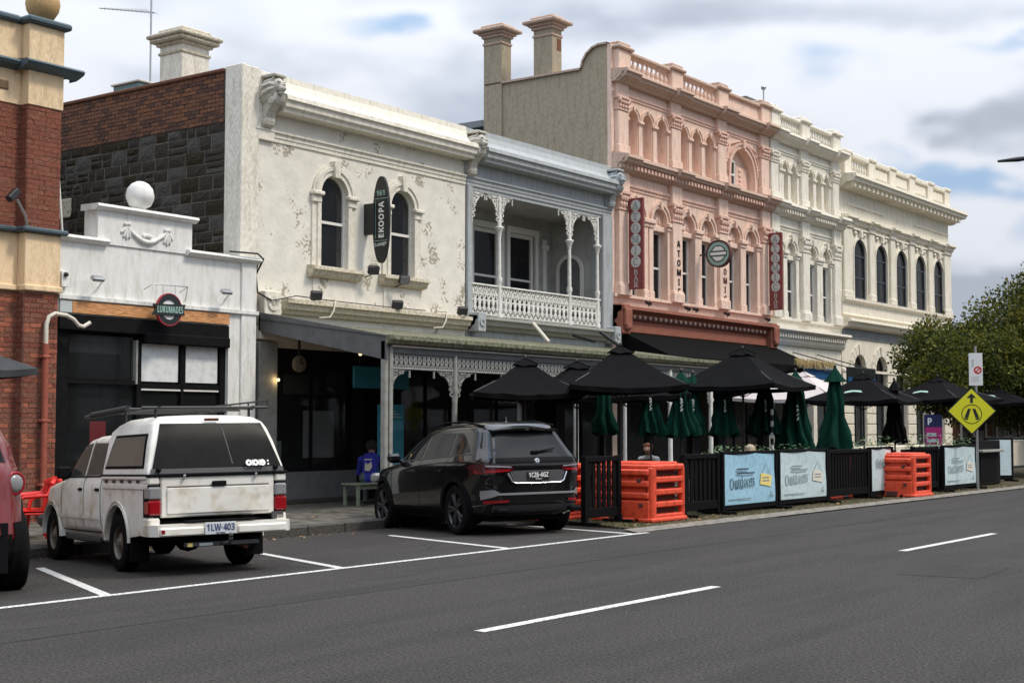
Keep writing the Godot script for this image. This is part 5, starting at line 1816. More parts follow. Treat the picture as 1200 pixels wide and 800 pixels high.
func pink_building() -> void:
	var o := thing("pink_building", "pink three-storey stucco building with balustraded parapet and tall taupe side wall", "building")
	var z := -21.5
	var x0 := 34.18
	var x1 := 44.16
	var pil := [34.64, 37.72, 40.72, 43.80]
	stucco_front(o, x0, x1, pil, [[35.06, 35.62], [35.88, 36.44], [36.72, 37.28], [38.05, 38.61], [38.88, 39.44], [39.74, 40.30]], [[35.06, 35.88], [36.44, 37.28], [38.18, 39.0], [39.42, 40.24], [41.26, 42.08], [42.46, 43.28]], [41.45, 43.15], M.pink, M.pink_deep, M.pink_top, [true, true, false])
	# terracotta shop cornice
	var b := MB.new()
	b.mould(x0, x1, z, [Vector2(0, 5.12), Vector2(0.42, 5.08), Vector2(0.43, 4.99), Vector2(0.36, 4.96), Vector2(0.2, 4.90), Vector2(0.18, 4.74), Vector2(0.1, 4.70), Vector2(0.1, 4.62), Vector2(0.16, 4.58), Vector2(0.16, 4.38), Vector2(0.08, 4.34), Vector2(0.0, 4.32)])
	part("shop_cornice", b, M.terracotta, o)
	b = MB.new()
	b.bx(x0 + 0.5, x1 - 0.3, 4.745, 4.885, z + 0.15, z + 0.19)
	part("frieze", b, M.dark_red, o)
	b = MB.new()
	var dx := x0 + 0.6
	while dx < x1 - 0.4:
		b.ball(Vector3(dx, 4.82, z + 0.2), Vector3(0.06, 0.06, 0.04), 8)
		dx += 0.3
	part("frieze_studs", b, M.pink, o)
	b = MB.new()
	for cx in [34.42, 43.95]:
		b = MB.new()
		b.bx(cx - 0.24, cx + 0.2, 4.28, 5.14, z, z + 0.36, 0.03)
		b.bx(cx - 0.20, cx + 0.16, 4.5, 5.0, z + 0.36, z + 0.46, 0.04)
		b.ball(Vector3(cx, 4.5, z + 0.38), Vector3(0.18, 0.14, 0.1), 10)
		part("end_console", b, M.terracotta, o)
	b = MB.new()
	b.wall(x0, x1, 0.0, 4.32, z, [[34.9, 38.9, 0.4, 3.3, 0], [39.3, 40.5, 0.05, 3.0, 0], [40.9, 43.7, 0.4, 3.3, 0]], 0.25)
	part("shopfront", b, M.shopfront_black, o)
	for w in [[34.9, 38.9], [40.9, 43.7]]:
		var wn := window(o, [w[0], w[1], 0.4, 3.3, 0], z, 0.16, M.frame_dark, M.glass, 0.06, [0.8], [0.33, 0.66])
		wn.name = "shop_window"
	# side wall: taupe render, curved shoulder at the front, two chimneys on it
	b = MB.new()
	var p := PackedVector2Array()
	for q in [[-21.62, 0.0], [-21.62, 12.66], [-21.9, 12.66], [-22.1, 12.6], [-22.3, 12.46], [-22.44, 12.26], [-22.5, 12.04], [-26.02, 12.04], [-26.02, 0.0]]: p.push_back(Vector2(q[0], q[1]))
	b.xf = Transform3D(Basis(Vector3(0, 0, 1), Vector3(0, 1, 0), Vector3(-1, 0, 0)), Vector3(34.44, 0, 0))
	b.ext(p, 0.0, 0.26)
	part("side_wall", b, M.taupe_render, o)
	b = MB.new()
	b.bx(x0 - 0.003, 34.42, 0.0, 12.64, z - 0.12, z + 0.012)
	part("corner_strip", b, M.pink, o)
	b = MB.new()
	var cop: Array = [Vector3(34.31, 12.70, -21.6), Vector3(34.31, 12.70, -21.9), Vector3(34.31, 12.64, -22.12), Vector3(34.31, 12.49, -22.33), Vector3(34.31, 12.28, -22.47), Vector3(34.31, 12.08, -22.53), Vector3(34.31, 12.08, -26.0)]
	for k in cop.size() - 1:
		var a: Vector3 = cop[k]
		var c: Vector3 = cop[k + 1]
		var nn := Vector3(0, (c - a).z, -(c - a).y).normalized() * -0.06
		b.quad(a + Vector3(-0.2, 0, 0), a + Vector3(0.2, 0, 0), c + Vector3(0.2, 0, 0), c + Vector3(-0.2, 0, 0))
		b.quad(a + Vector3(-0.2, 0, 0) - nn, a + Vector3(-0.2, 0, 0), c + Vector3(-0.2, 0, 0), c + Vector3(-0.2, 0, 0) - nn)
	part("wall_coping", b, M.pink_top, o)
	b = MB.new()
	b.bx(x1 - 0.24, x1, 0.0, 12.0, z - 8.0, z - 0.35)
	b.bx(x0 + 0.3, x1 - 0.24, 0.0, 11.3, z - 8.2, z - 8.0)
	part("party_wall", b, M.taupe_render, o)
	b = MB.new()
	b.bx(x0 + 0.3, x1 - 0.25, 10.9, 11.1, z - 8.0, z - 0.55)
	part("roof", b, M.tin, o)
	b = MB.new()
	b.bx(34.5, 43.9, 8.9, 9.0, z - 6.0, z - 0.35)
	b.bx(34.5, 43.9, 4.2, 4.4, z - 6.0, z - 0.3)
	b.bx(34.5, 43.9, 0.0, 10.9, z - 6.2, z - 6.0)
	part("inner_floors", b, M.interior, o)
	var ch := thing("taupe_chimney", "tall taupe rendered chimney with a flared cap rising at the back of the side wall", "chimney", Vector3(34.36, 10.0, -25.7), 0.0, "chimneys on the taupe wall")
	b = MB.new()
	b.bx(-0.25, 0.25, -2.0, 3.62, -0.34, 0.34, 0.01)
	part("stack", b, M.taupe_render, ch)
	b = MB.new()
	b.bx(-0.28, 0.28, 3.26, 3.33, -0.37, 0.37, 0.01)
	b.bx(-0.31, 0.31, 3.48, 3.57, -0.40, 0.40, 0.02)
	b.bx(-0.38, 0.38, 3.57, 3.65, -0.47, 0.47, 0.03)
	b.bx(-0.50, 0.50, 3.65, 3.76, -0.60, 0.60, 0.03)
	b.bx(-0.33, 0.33, 3.76, 3.88, -0.42, 0.42, 0.03)
	part("cap", b, M.pink_top, ch)
	var c2 := copy(ch, Vector3(34.46, 9.98, -23.9), 0.0, "tall taupe rendered chimney with an exposed brick patch standing nearer the parapet")
	b = MB.new()
	b.bx(0.0, 0.2, 2.86, 3.2, 0.34, 0.352)
	part("brick_patch", b, M.old_brick_orange, c2)
	# lettering down the pilasters
	for px in [37.72, 40.72]:
		var lt := thing("pilaster_lettering", "black letters running down a pink pilaster beside the round sign" if px > 40 else "black letters running down a pink pilaster nearest the tall bar sign", "lettering", Vector3(px + 0.03, 7.2, z + 0.165))
		for k in 6:
			words("ATOMIC"[k], 0.2, 0.01, M.dark_red if px > 40 else M.frame_dark, lt, face(Vector3(0, -k * 0.29, 0.006)), "letter", 1.1)
		words("BAR", 0.1, 0.01, M.frame_dark, lt, face(Vector3(0, -1.68, 0.006)), "letter")
	projecting_sign(34.8, "tall maroon bar sign with six pale letter discs on the pink corner pilaster")
	projecting_sign(43.87, "tall maroon bar sign with six pale letter discs where pink meets cream")
	# round projecting sign
	var s := thing("round_bar_sign", "round pale green and white projecting sign with a dark rim on the pink facade", "sign", Vector3(39.3, 7.02, z))
	var tb := Basis(Vector3(0, 0, 1), Vector3(0, 1, 0), Vector3(-1, 0, 0))
	b = MB.new()
	b.xf = Transform3D(tb * Basis(Vector3.RIGHT, PI / 2), Vector3(0, 0, 0.72))
	b.lathe([Vector2(0.001, 0.05), Vector2(0.39, 0.05), Vector2(0.40, 0.0), Vector2(0.39, -0.05), Vector2(0.001, -0.05)], Vector3.ZERO, 28)
	part("disc", b, M.sign_mint, s)
	b = MB.new()
	b.xf = Transform3D(tb, Vector3(0, 0, 0.72))
	annulus(b, 0, 0, 0.38, 0.43, -0.07, 0.07, 28)
	part("rim", b, M.dark_red, s)
	b = MB.new()
	b.xf = Transform3D(tb, Vector3(0, 0, 0.72))
	annulus(b, 0, 0, 0.24, 0.27, 0.05, 0.056, 24)
	b.bx(-0.3, 0.3, -0.08, 0.08, 0.05, 0.06)
	part("print_band", b, M.sash_green, s)
	b = MB.new()
	b.xf = Transform3D(tb, Vector3(0, 0, 0.72))
	b.ext(PackedVector2Array([Vector2(-0.2, 0.1), Vector2(0.2, 0.1), Vector2(0.1, 0.22), Vector2(-0.1, 0.22)]), 0.05, 0.057)
	b.ext(PackedVector2Array([Vector2(-0.2, -0.1), Vector2(0.2, -0.1), Vector2(0.08, -0.22), Vector2(-0.08, -0.22)]), 0.05, 0.057)
	b.bx(-0.27, 0.27, -0.045, 0.045, 0.06, 0.065)
	part("print_pale", b, M.sign_white, s)
	b = MB.new()
	b.tube([Vector3(0, 0.0, 0.0), Vector3(0, 0.0, 0.34)], 0.03, 6)
	part("bracket", b, M.black_metal, s)
	# cornice spotlights
	for fx in [35.62, 37.95, 38.45, 40.5, 43.4]:
		var q := thing("spotlight", "tiny black spotlight on the ledge above the terracotta shop cornice", "spotlight", Vector3(fx, 5.12, z + 0.36), 0.0, "spotlights on the terracotta cornice")
		b = MB.new()
		b.tube([Vector3(0, 0, 0), Vector3(0, 0.09, 0)], 0.012, 5)
		part("stem", b, M.black_metal, q)
		b = MB.new()
		b.tube([Vector3(-0.03, 0.09, 0.08), Vector3(0, 0.16, -0.1)], [0.06, 0.045], 8)
		part("head", b, M.black_metal, q)
	# sloping black awning
	var aw := thing("black_awning", "long black canvas awning sloping out below the terracotta cornice", "awning")
	b = MB.new()
	var rows: Array = []
	for i in 7:
		var row := PackedVector3Array()
		for j in 41:
			var t := i / 6.0
			row.push_back(Vector3(lerpf(34.5, 44.4, j / 40.0), lerpf(4.34, 3.62, t) - 0.06 * sin(PI * t) - 0.02 * absf(sin(j * PI / 5.0)) * t, lerpf(z + 0.18, -19.7, t)))
		rows.push_back(row)
	b.grid(rows, false, true)
	part("canopy", b, M.canvas_black, aw)
	b = MB.new()
	b.bx(34.5, 44.4, 3.40, 3.63, -19.72, -19.7)
	b.tri(Vector3(34.5, 4.34, z + 0.18), Vector3(34.5, 3.4, z + 0.18), Vector3(34.5, 3.6, -19.7))
	b.tri(Vector3(44.4, 4.34, z + 0.18), Vector3(44.4, 3.4, z + 0.18), Vector3(44.4, 3.6, -19.7))
	part("valance", b, M.canvas_black, aw)
	b = MB.new()
	for ax in [34.6, 39.4, 44.3]: b.tube([Vector3(ax, 3.2, z + 0.2), Vector3(ax, 3.58, -19.75)], 0.025, 6)
	part("arm", b, M.black_metal, aw)

func cream_building() -> void:
	var o := thing("cream_building", "cream white three-storey stucco building with balustraded parapet beside the pink one", "building")
	var z := -21.5
	var x0 := 44.17
	var x1 := 50.34
	var pil := [44.55, 47.0, 49.75]
	stucco_front(o, x0, x1, pil, [[44.9, 45.2], [45.3, 45.78], [46.0, 46.48], [47.45, 47.93], [48.12, 48.6], [48.82, 49.3]], [[44.9, 45.32], [45.62, 46.34], [47.42, 48.12], [48.62, 49.32]], [], M.cream, M.cream, M.cream, [true, true], 0.18)
	var b := MB.new()
	b.mould(x0, x1, z, [Vector2(0, 5.12), Vector2(0.42, 5.06), Vector2(0.43, 4.98), Vector2(0.36, 4.95), Vector2(0.2, 4.88), Vector2(0.16, 4.6), Vector2(0.08, 4.5), Vector2(0.0, 4.48)])
	part("shop_cornice", b, M.cream, o)
	b = MB.new()
	var dx := x0 + 0.1
	while dx < x1 - 0.1:
		b.bx(dx, dx + 0.1, 4.74, 4.86, z + 0.18, z + 0.30)
		dx += 0.2
	part("dentils", b, M.cream, o)
	b = MB.new()
	b.wall(x0, x1, 0.0, 4.5, z - 0.01, [[44.6, 46.6, 0.4, 3.2, 0], [46.9, 47.8, 0.05, 2.9, 0], [48.1, 50.0, 0.4, 3.2, 0]], 0.25)
	part("shopfront", b, M.cream, o)
	for w in [[44.6, 46.6], [48.1, 50.0]]:
		var wn := window(o, [w[0], w[1], 0.4, 3.2, 0], z - 0.01, 0.16, M.frame_dark, M.glass, 0.06, [], [0.5])
		wn.name = "shop_window"
	b = MB.new()
	b.bx(x0, x1, 0.0, 11.0, z - 6.2, z - 6.0)
	b.bx(x0, x0 + 0.05, 0.0, 12.0, z - 6.0, z - 0.35)
	b.bx(x0 + 0.1, x1, 4.2, 4.4, z - 6.0, z - 0.3)
	b.bx(x0 + 0.1, x1, 8.9, 9.0, z - 6.0, z - 0.35)
	part("inner_floors", b, M.interior, o)
	b = MB.new()
	b.bx(x1 - 0.24, x1, 0.0, 12.3, z - 6.0, z - 0.3)
	part("side_wall", b, M.cream, o)
	boxpart("roof", o, M.tin, x0 + 0.1, x1 - 0.25, 10.9, 11.1, z - 6.0, z - 0.55)
	var ch := thing("grey_chimney", "squat grey stepped chimney with an aerial behind the cream parapet", "chimney", Vector3(47.3, 11.6, -24.0))
	b = MB.new()
	b.bx(-0.5, 0.5, -1.2, 1.75, -0.42, 0.42, 0.01)
	part("stack", b, M.taupe_render, ch)
	b = MB.new()
	b.bx(-0.54, 0.54, 1.3, 1.4, -0.46, 0.46, 0.02)
	b.bx(-0.62, 0.62, 1.75, 1.88, -0.54, 0.54, 0.02)
	b.bx(-0.76, 0.76, 1.88, 2.02, -0.68, 0.68, 0.03)
	b.bx(-0.56, 0.56, 2.02, 2.2, -0.48, 0.48, 0.03)
	part("cap", b, mat("cap_grey", lin(0.16, 0.15, 0.13), 0.9, "soot", 0.8), ch)
	var an := thing("short_antenna", "short antenna mast with two arms behind the cream parapet", "antenna", Vector3(48.3, 11.1, -23.6))
	b = MB.new()
	b.tube([Vector3(0, 0, 0), Vector3(0, 3.3, 0)], 0.03, 6)
	b.tube([Vector3(0, 2.2, 0), Vector3(0.55, 2.75, 0.2)], 0.03, 5)
	b.ball(Vector3(0, 3.3, 0), Vector3(0.12, 0.1, 0.1), 8)
	part("mast", b, M.steel, an)
	b = MB.new()
	b.tube([Vector3(0, 0, 0), Vector3(0, 1.9, 0)], 0.03, 6)
	b.ball(Vector3(0, 1.8, 0), Vector3(0.12, 0.25, 0.1), 8)
	b.tube([Vector3(0, 1.8, 0), Vector3(0.9, 1.8, 0.4)], 0.012, 5)
	var an2 := solo("roof_vent_pipe", "short dark vent pipe standing on the cream building roof", "pipe", b, M.dado_grey)
	an2.position = Vector3(50.0, 11.1, -22.6)
	# thatch-fringed awning and the blue sign in front of the shop
	var aw := thing("thatch_awning", "straw thatch fringe over a blue awning on the cream building", "awning")
	b = MB.new()
	b.quad(Vector3(42.6, 3.55, -19.5), Vector3(45.4, 3.55, -19.5), Vector3(45.4, 3.95, -21.45), Vector3(42.6, 3.95, -21.45))
	b.bx(42.6, 45.4, 3.2, 3.55, -19.52, -19.5)
	part("canopy", b, M.sign_blue, aw)
	b = MB.new()
	for k in 420:
		var x := rng.randf_range(41.9, 44.9)
		var y := 3.80 + rng.randf_range(-0.06, 0.05)
		var l := rng.randf_range(0.12, 0.26)
		var zz := -19.46 + rng.randf_range(-0.06, 0.06)
		var s := rng.randf_range(-0.08, 0.08)
		b.quad(Vector3(x, y, zz), Vector3(x + 0.03, y, zz), Vector3(x + 0.03 + s, y - l, zz + 0.05), Vector3(x + s, y - l, zz + 0.05))
	var th := part("thatch", b, M.thatch, aw)
	th.set_meta("kind", "stuff")
	var sg := thing("blue_awning_sign", "dark sign board with a blue lower half hung before the cream building", "sign", Vector3(47.1, 3.36, -19.4))
	boxpart("board", sg, M.sign_black, -1.25, 1.25, -0.34, 0.34, -0.03, 0.03, 0.01)
	boxpart("blue_panel", sg, M.sign_blue, -1.2, 1.2, -0.31, 0.0, 0.031, 0.036)
	b = MB.new()
	annulus(b, 0, 0, 0.0, 0.13, 0.037, 0.045, 14)
	b.bx(-0.8, 0.8, -0.2, -0.12, 0.037, 0.042)
	part("emblem", b, M.sign_grey, sg)
	b = MB.new()
	for sx in [-1.0, 1.0]: b.tube([Vector3(sx, 0.3, 0), Vector3(sx, 0.9, -2.1)], 0.02, 5)
	part("stay", b, M.black_metal, sg)

# ---------- bank-like building at the end of the row ----------
func bank_building() -> void:
	var o := thing("bank_building", "cream classical two-storey building with tall arched dark windows and a heavy bracketed cornice", "building")
	var z := -21.5
	var x0 := 50.36
	var x1 := 62.3
	var ups: Array = []
	var downs: Array = []
	for k in 5:
		ups.push_back([51.58 + k * 2.18, 52.80 + k * 2.18, 6.56, 8.28, 1.0])
		downs.push_back([51.40 + k * 2.18, 52.60 + k * 2.18, 0.9, 3.82, 1.0])
	var b := MB.new()
	b.wall(x0, x1, 5.2, 11.1, z, ups, 0.3)
	b.wall(x0, x1, 0.0, 5.2, z, downs, 0.4)
	part("front_wall", b, M.bank, o)
	for k in 5:
		var w := window(o, ups[k], z, 0.10, M.bank_frame, M.window_glass, 0.09, [0.36, 0.72], [])
		w.name = "arched_window"
		b = MB.new()
		var cx := 52.19 + k * 2.18
		b.ring(cx, 8.28, 0.61, 0.68, 6.56, z, z + 0.05, 14)
		b.bx(cx - 0.1, cx + 0.1, 8.93, 9.2, z, z + 0.14, 0.02)
		b.bx(cx - 0.75, cx + 0.75, 9.2, 9.28, z, z + 0.1, 0.02)
		for s in [-1.0, 1.0]:
			b.ball(Vector3(cx + s * 0.45, 9.1, z + 0.03), Vector3(0.14, 0.09, 0.06), 8)
		part("window_surround", b, M.bank, o)
		w = window(o, downs[k], z, 0.2, M.bank_frame, M.window_glass, 0.1, [0.55], [0.5])
		w.name = "ground_window"
		cx = 52.0 + k * 2.18
		# rusticated arch stones
		for j in 9:
			var t0 := PI * j / 9.0 + 0.02
			var t1 := PI * (j + 1) / 9.0 - 0.02
			b = MB.new()
			b.ext(PackedVector2Array([Vector2(cx + cos(t0) * 0.61, 3.82 + sin(t0) * 0.61), Vector2(cx + cos(t0) * 0.98, 3.82 + sin(t0) * 0.98), Vector2(cx + cos(t1) * 0.98, 3.82 + sin(t1) * 0.98), Vector2(cx + cos(t1) * 0.61, 3.82 + sin(t1) * 0.61)]), z, z + (0.09 if j == 4 else 0.055))
			part("arch_stone", b, M.bank, o)
	# courses on the piers
	var edges := [x0]
	for k in 5:
		edges.push_back(51.38 + k * 2.18)
		edges.push_back(52.62 + k * 2.18)
	edges.push_back(x1)
	for k in range(0, edges.size(), 2):
		var y := 0.95
		while y < 3.7:
			b = MB.new()
			b.bx(edges[k] + 0.01, edges[k + 1] - 0.01, y, y + 0.37, z, z + 0.045, 0.014)
			part("stone_course", b, M.bank, o)
			y += 0.41
	b = MB.new()
	b.mould(x0, x1, z, [Vector2(0, 0.9), Vector2(0.14, 0.85), Vector2(0.14, 0.03), Vector2(0, 0.02)])
	part("plinth", b, M.bank, o)
	b = MB.new()
	b.mould(x0, x1, z, [Vector2(0, 3.84), Vector2(0.08, 3.83), Vector2(0.08, 3.74), Vector2(0, 3.73)])
	part("impost_band", b, M.bank, o)
	b = MB.new()
	b.mould(x0 - 0.1, x1 + 0.1, z, [Vector2(0, 5.78), Vector2(0.42, 5.72), Vector2(0.44, 5.62), Vector2(0.32, 5.58), Vector2(0.28, 5.46), Vector2(0.12, 5.4), Vector2(0, 5.38)])
	part("storey_cornice", b, M.bank, o)
	b = MB.new()
	b.bx(x0 + 0.05, x1 - 0.05, 5.0, 5.36, z, z + 0.03)
	part("grey_frieze", b, M.bank_grey, o)
	b = MB.new()
	b.mould(x0, x1, z, [Vector2(0, 6.56), Vector2(0.2, 6.54), Vector2(0.2, 6.44), Vector2(0.1, 6.38), Vector2(0.06, 6.36), Vector2(0.06, 5.95), Vector2(0.1, 5.9), Vector2(0, 5.86)])
	part("sill_band", b, M.bank, o)
	var pl := [50.9, 53.28, 55.46, 57.64, 59.82, 61.92]
	for p in pl:
		b = MB.new()
		var hw := 0.25 if p > 51 and p < 61.5 else 0.4
		b.bx(p - hw, p + hw, 6.56, 9.22, z, z + 0.1, 0.015)
		b.bx(p - hw - 0.05, p + hw + 0.05, 6.56, 6.8, z, z + 0.14, 0.02)
		b.bx(p - hw - 0.05, p + hw + 0.05, 9.22, 9.4, z, z + 0.15, 0.02)
		part("pilaster", b, M.bank, o)
		b = MB.new()
		b.mould(p - hw - 0.1, p + hw + 0.1, z + 0.003, [Vector2(0, 9.70), Vector2(0.34, 9.66), Vector2(0.35, 9.58), Vector2(0.22, 9.52), Vector2(0.18, 9.4), Vector2(0, 9.38)])
		part("entablature_break", b, M.bank, o)
		b = MB.new()
		b.bx(p - 0.32, p + 0.32, 11.2, 12.06, z - 0.3, z + 0.14, 0.02)
		part("parapet_pier", b, M.bank, o)
		b = MB.new()
		b.bx(p - 0.36, p + 0.36, 12.06, 12.19, z - 0.32, z + 0.2, 0.03)
		part("pier_cap", b, M.bank, o)
	b = MB.new()
	b.mould(x0, x1, z, [Vector2(0, 9.69), Vector2(0.22, 9.65), Vector2(0.23, 9.58), Vector2(0.12, 9.52), Vector2(0.1, 9.42), Vector2(0, 9.4)])
	part("upper_string", b, M.bank, o)
	b = MB.new()
	b.mould(x0 - 0.15, x1 + 0.55, z, [Vector2(-0.4, 11.26), Vector2(0.72, 11.16), Vector2(0.74, 11.04), Vector2(0.66, 11.0), Vector2(0.64, 10.9), Vector2(0.3, 10.86), Vector2(0.14, 10.7), Vector2(0.0, 10.66)])
	part("main_cornice", b, M.bank, o)
	var x := x0 + 0.1
	while x < x1 + 0.3:
		b = MB.new()
		b.bx(x, x + 0.2, 10.68, 10.90, z + 0.02, z + 0.56, 0.02)
		part("modillion", b, M.bank, o)
		x += 0.45
	b = MB.new()
	b.bx(x0 + 0.7, x0 + 4.4, 10.1, 10.2, z, z + 0.05, 0.01)
	part("panel_moulding", b, M.bank, o)
	boxpart("panel_moulding", o, M.bank, x0 + 7.8, x1 - 0.1, 10.1, 10.2, z, z + 0.05, 0.01)
	for k in pl.size() - 1:
		var a: float = pl[k] + 0.32
		var c: float = pl[k + 1] - 0.32
		b = MB.new()
		b.bx(a, c, 11.2, 11.42, z - 0.16, z + 0.1, 0.01)
		part("plinth_rail", b, M.bank, o)
		b = MB.new()
		b.bx(a, c, 11.95, 12.14, z - 0.2, z + 0.16, 0.03)
		part("coping", b, M.bank, o)
		if k == 0:
			var bm := baluster_mesh(0.53, 0.09)
			for j in 7:
				var q := inst("baluster", bm, M.bank, o)
				q.position = Vector3(lerpf(a, c, (j + 0.5) / 7.0), 11.42, z - 0.02)
		else:
			b = MB.new()
			b.bx(a, c, 11.42, 11.95, z - 0.1, z + 0.03)
			b.bx(a + 0.12, c - 0.12, 11.5, 11.87, z + 0.03, z + 0.07, 0.02)
			part("solid_panel", b, M.bank, o)
	b = MB.new()
	b.bx(x0, x0 + 0.2, 0.0, 11.2, z - 9.0, z - 0.42)
	b.bx(x1 - 0.25, x1 - 0.001, 0.0, 11.2, z - 9.0, z - 0.01)
	b.bx(x0 + 0.2, x1 - 0.25, 0.0, 11.2, z - 9.2, z - 9.0)
	part("outer_walls", b, M.bank, o)
	boxpart("roof", o, M.tin, x0 + 0.2, x1 - 0.25, 11.0, 11.15, z - 9.0, z - 0.05)
	boxpart("inner_floor", o, M.interior, x0 + 0.2, x1 - 0.26, 5.1, 5.25, z - 9.0, z - 0.42)

# ---------- iron verandah in front of the white and the grey buildings ----------
func verandah() -> void:
	var o := thing("shop_verandah", "street verandah with mossy tin roof, grey posts and iron lace frieze", "verandah")
	var zv := -18.0
	var x0 := 20.5
	var x1 := 34.1
	# curved roof
	var b := MB.new()
	var rows: Array = []
	for i in 8:
		var t := i / 7.0
		var row := PackedVector3Array()
		for j in 137:
			var x := lerpf(x0 - 0.1, x1, j / 136.0)
			row.push_back(Vector3(x, lerpf(3.36, 3.86, t) + 0.008 * sin(j * PI / 2.0 * 2.0 + 0.7), lerpf(zv + 0.16, -21.42, t)))
		rows.push_back(row)
	b.grid(rows, false, false)
	part("roof", b, M.mossy_roof, o)
	b = MB.new()
	b.quad(Vector3(x0, 3.28, zv), Vector3(x0, 3.78, -21.4), Vector3(x1, 3.78, -21.4), Vector3(x1, 3.28, zv))
	part("ceiling", b, M.ceiling, o)
	# gutter and pale fascia line
	b = MB.new()
	b.mould(x0 - 0.12, x1, zv + 0.1, [Vector2(0, 3.40), Vector2(0.12, 3.40), Vector2(0.13, 3.32), Vector2(0.08, 3.24), Vector2(0, 3.22)])
	part("gutter", b, M.mossy_roof, o)
	var gx := 20.6
	while gx < x1 - 0.2:
		var ge := minf(gx + 2.15, x1)
		boxpart("fascia_strip", o, M.frame_white, gx, ge - 0.03, 3.185, 3.215, zv + 0.04, zv + 0.09)
		gx = ge
	b = MB.new()
	b.bx(x0, x1, 3.06, 3.22, zv - 0.04, zv + 0.04, 0.01)
	part("beam", b, M.verandah_grey, o)
	# end fascia over the footpath
	b = MB.new()
	b.xf = Transform3D(Basis(Vector3(0, 0, 1), Vector3(0, 1, 0), Vector3(-1, 0, 0)), Vector3(x0 - 0.06, 0, 0))
	b.ext(PackedVector2Array([Vector2(-21.4, 3.62), Vector2(zv + 0.1, 2.92), Vector2(zv + 0.1, 3.40), Vector2(-21.4, 4.0)]), -0.02, 0.02)
	part("end_fascia", b, M.verandah_grey, o)
	# posts
	var px := [20.52, 22.62, 24.87, 27.06, 29.2, 31.35, 33.5]
	for k in px.size():
		b = MB.new()
		if k == 0:
			b.bx(px[k] - 0.10, px[k] + 0.0, 0.03, 3.3, zv - 0.06, zv + 0.06, 0.012)
			b.bx(px[k] + 0.05, px[k] + 0.15, 0.03, 3.2, zv - 0.05, zv + 0.05, 0.012)
			b.bx(px[k] - 0.11, px[k] + 0.16, 0.03, 0.3, zv - 0.07, zv + 0.07, 0.01)
		else:
			b.lathe([Vector2(0.1, 0.03), Vector2(0.1, 0.3), Vector2(0.07, 0.36), Vector2(0.062, 1.0), Vector2(0.055, 2.3), Vector2(0.09, 2.36), Vector2(0.06, 2.42), Vector2(0.055, 3.1)], Vector3(px[k], 0, zv), 12)
		part("post", b, [M.post_grey, M.post_grey, M.iron_white][mini(k, 2)] if k != 2 else M.post_grey, o)
	# frieze and brackets between posts
	for k in px.size() - 1:
		var a: float = px[k] + 0.08
		var c: float = px[k + 1] - 0.07
		b = MB.new()
		b.bx(a, c, 2.76, 2.80, zv - 0.03, zv + 0.03, 0.008)
		var n := int(round((c - a) / 0.14))
		var w := (c - a) / n
		for j in n:
			var cx := a + w * (j + 0.5)
			annulus(b, cx, 2.94, w * 0.24, w * 0.42, zv - 0.012, zv + 0.012, 8, 1.3)
			bar(b, Vector2(cx - w / 2, 2.80), Vector2(cx + w / 2, 3.07), 0.016, zv - 0.01, zv + 0.01)
			bar(b, Vector2(cx + w / 2, 2.80), Vector2(cx - w / 2, 3.07), 0.016, zv - 0.01, zv + 0.01)
			annulus(b, cx, 2.835, 0.012, 0.028, zv - 0.01, zv + 0.01, 6)
			annulus(b, cx, 3.03, 0.012, 0.028, zv - 0.01, zv + 0.01, 6)
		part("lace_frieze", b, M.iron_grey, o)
		b = MB.new()
		spandrel(b, a - 0.02, 2.77, 0.62, 0.62, 1.0, zv + 0.01)
		spandrel(b, c + 0.02, 2.77, 0.62, 0.62, -1.0, zv + 0.01)
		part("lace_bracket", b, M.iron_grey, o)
	# struts leaning up from the roof to the grey building
	for q in [[29.75, 4.3, 29.45, 3.78], [31.6, 4.1, 31.6, 3.9], [32.95, 4.25, 32.95, 3.8]]:
		b = MB.new()
		b.tube([Vector3(q[0], q[1], -21.1), Vector3(q[2], q[3], -20.4)], 0.05, 6)
		part("strut", b, M.pipe_cream if q[0] < 31 else M.black_metal, o)
	# things hanging under the verandah
	var cl := thing("hanging_clock", "round dim clock hanging under the verandah near the white pier", "clock", Vector3(21.1, 2.95, -20.9))
	b = MB.new()
	b.xf = Transform3D(Basis(Vector3.RIGHT, PI / 2), Vector3.ZERO)
	b.lathe([Vector2(0.001, 0.05), Vector2(0.16, 0.05), Vector2(0.18, 0.0), Vector2(0.16, -0.05), Vector2(0.001, -0.05)], Vector3.ZERO, 20)
	part("case", b, mat("clock_face", lin(0.16, 0.13, 0.08), 0.7), cl)
	b = MB.new()
	b.bx(-0.012, 0.012, 0.0, 0.12, 0.055, 0.06)
	b.bx(0.0, 0.08, -0.012, 0.012, 0.055, 0.06)
	part("hands", b, M.black_metal, cl)
	boxpart("hanger", cl, M.black_metal, -0.02, 0.02, 0.17, 0.62, -0.02, 0.02)
	for l in [["small lit bulb on the wall below the hanging clock", 20.9, 2.62, -21.3], ["small lit bulb under the verandah end fascia", 21.1, 3.1, -19.2]]:
		var lp := thing("lamp_bulb", l[0], "lamp", Vector3(l[1], l[2], l[3]))
		b = MB.new()
		b.ball(Vector3.ZERO, Vector3(0.035, 0.035, 0.035), 10)
		var mm := mat("bulb_lit", lin(0.9, 0.8, 0.6), 0.4)
		mm.emission_enabled = true
		mm.emission = Color(1.0, 0.85, 0.6)
		mm.emission_energy_multiplier = 1.6
		part("bulb", b, mm, lp)
		boxpart("bulb_cap", lp, M.black_metal, -0.02, 0.02, 0.03, 0.09, -0.02, 0.02)
		var om := OmniLight3D.new()
		om.name = "glow"
		om.light_color = Color(1.0, 0.85, 0.6)
		om.light_energy = 0.03
		om.light_size = 0.04
		om.omni_range = 8.0
		om.omni_attenuation = 2.0
		om.shadow_enabled = true
		lp.add_child(om)
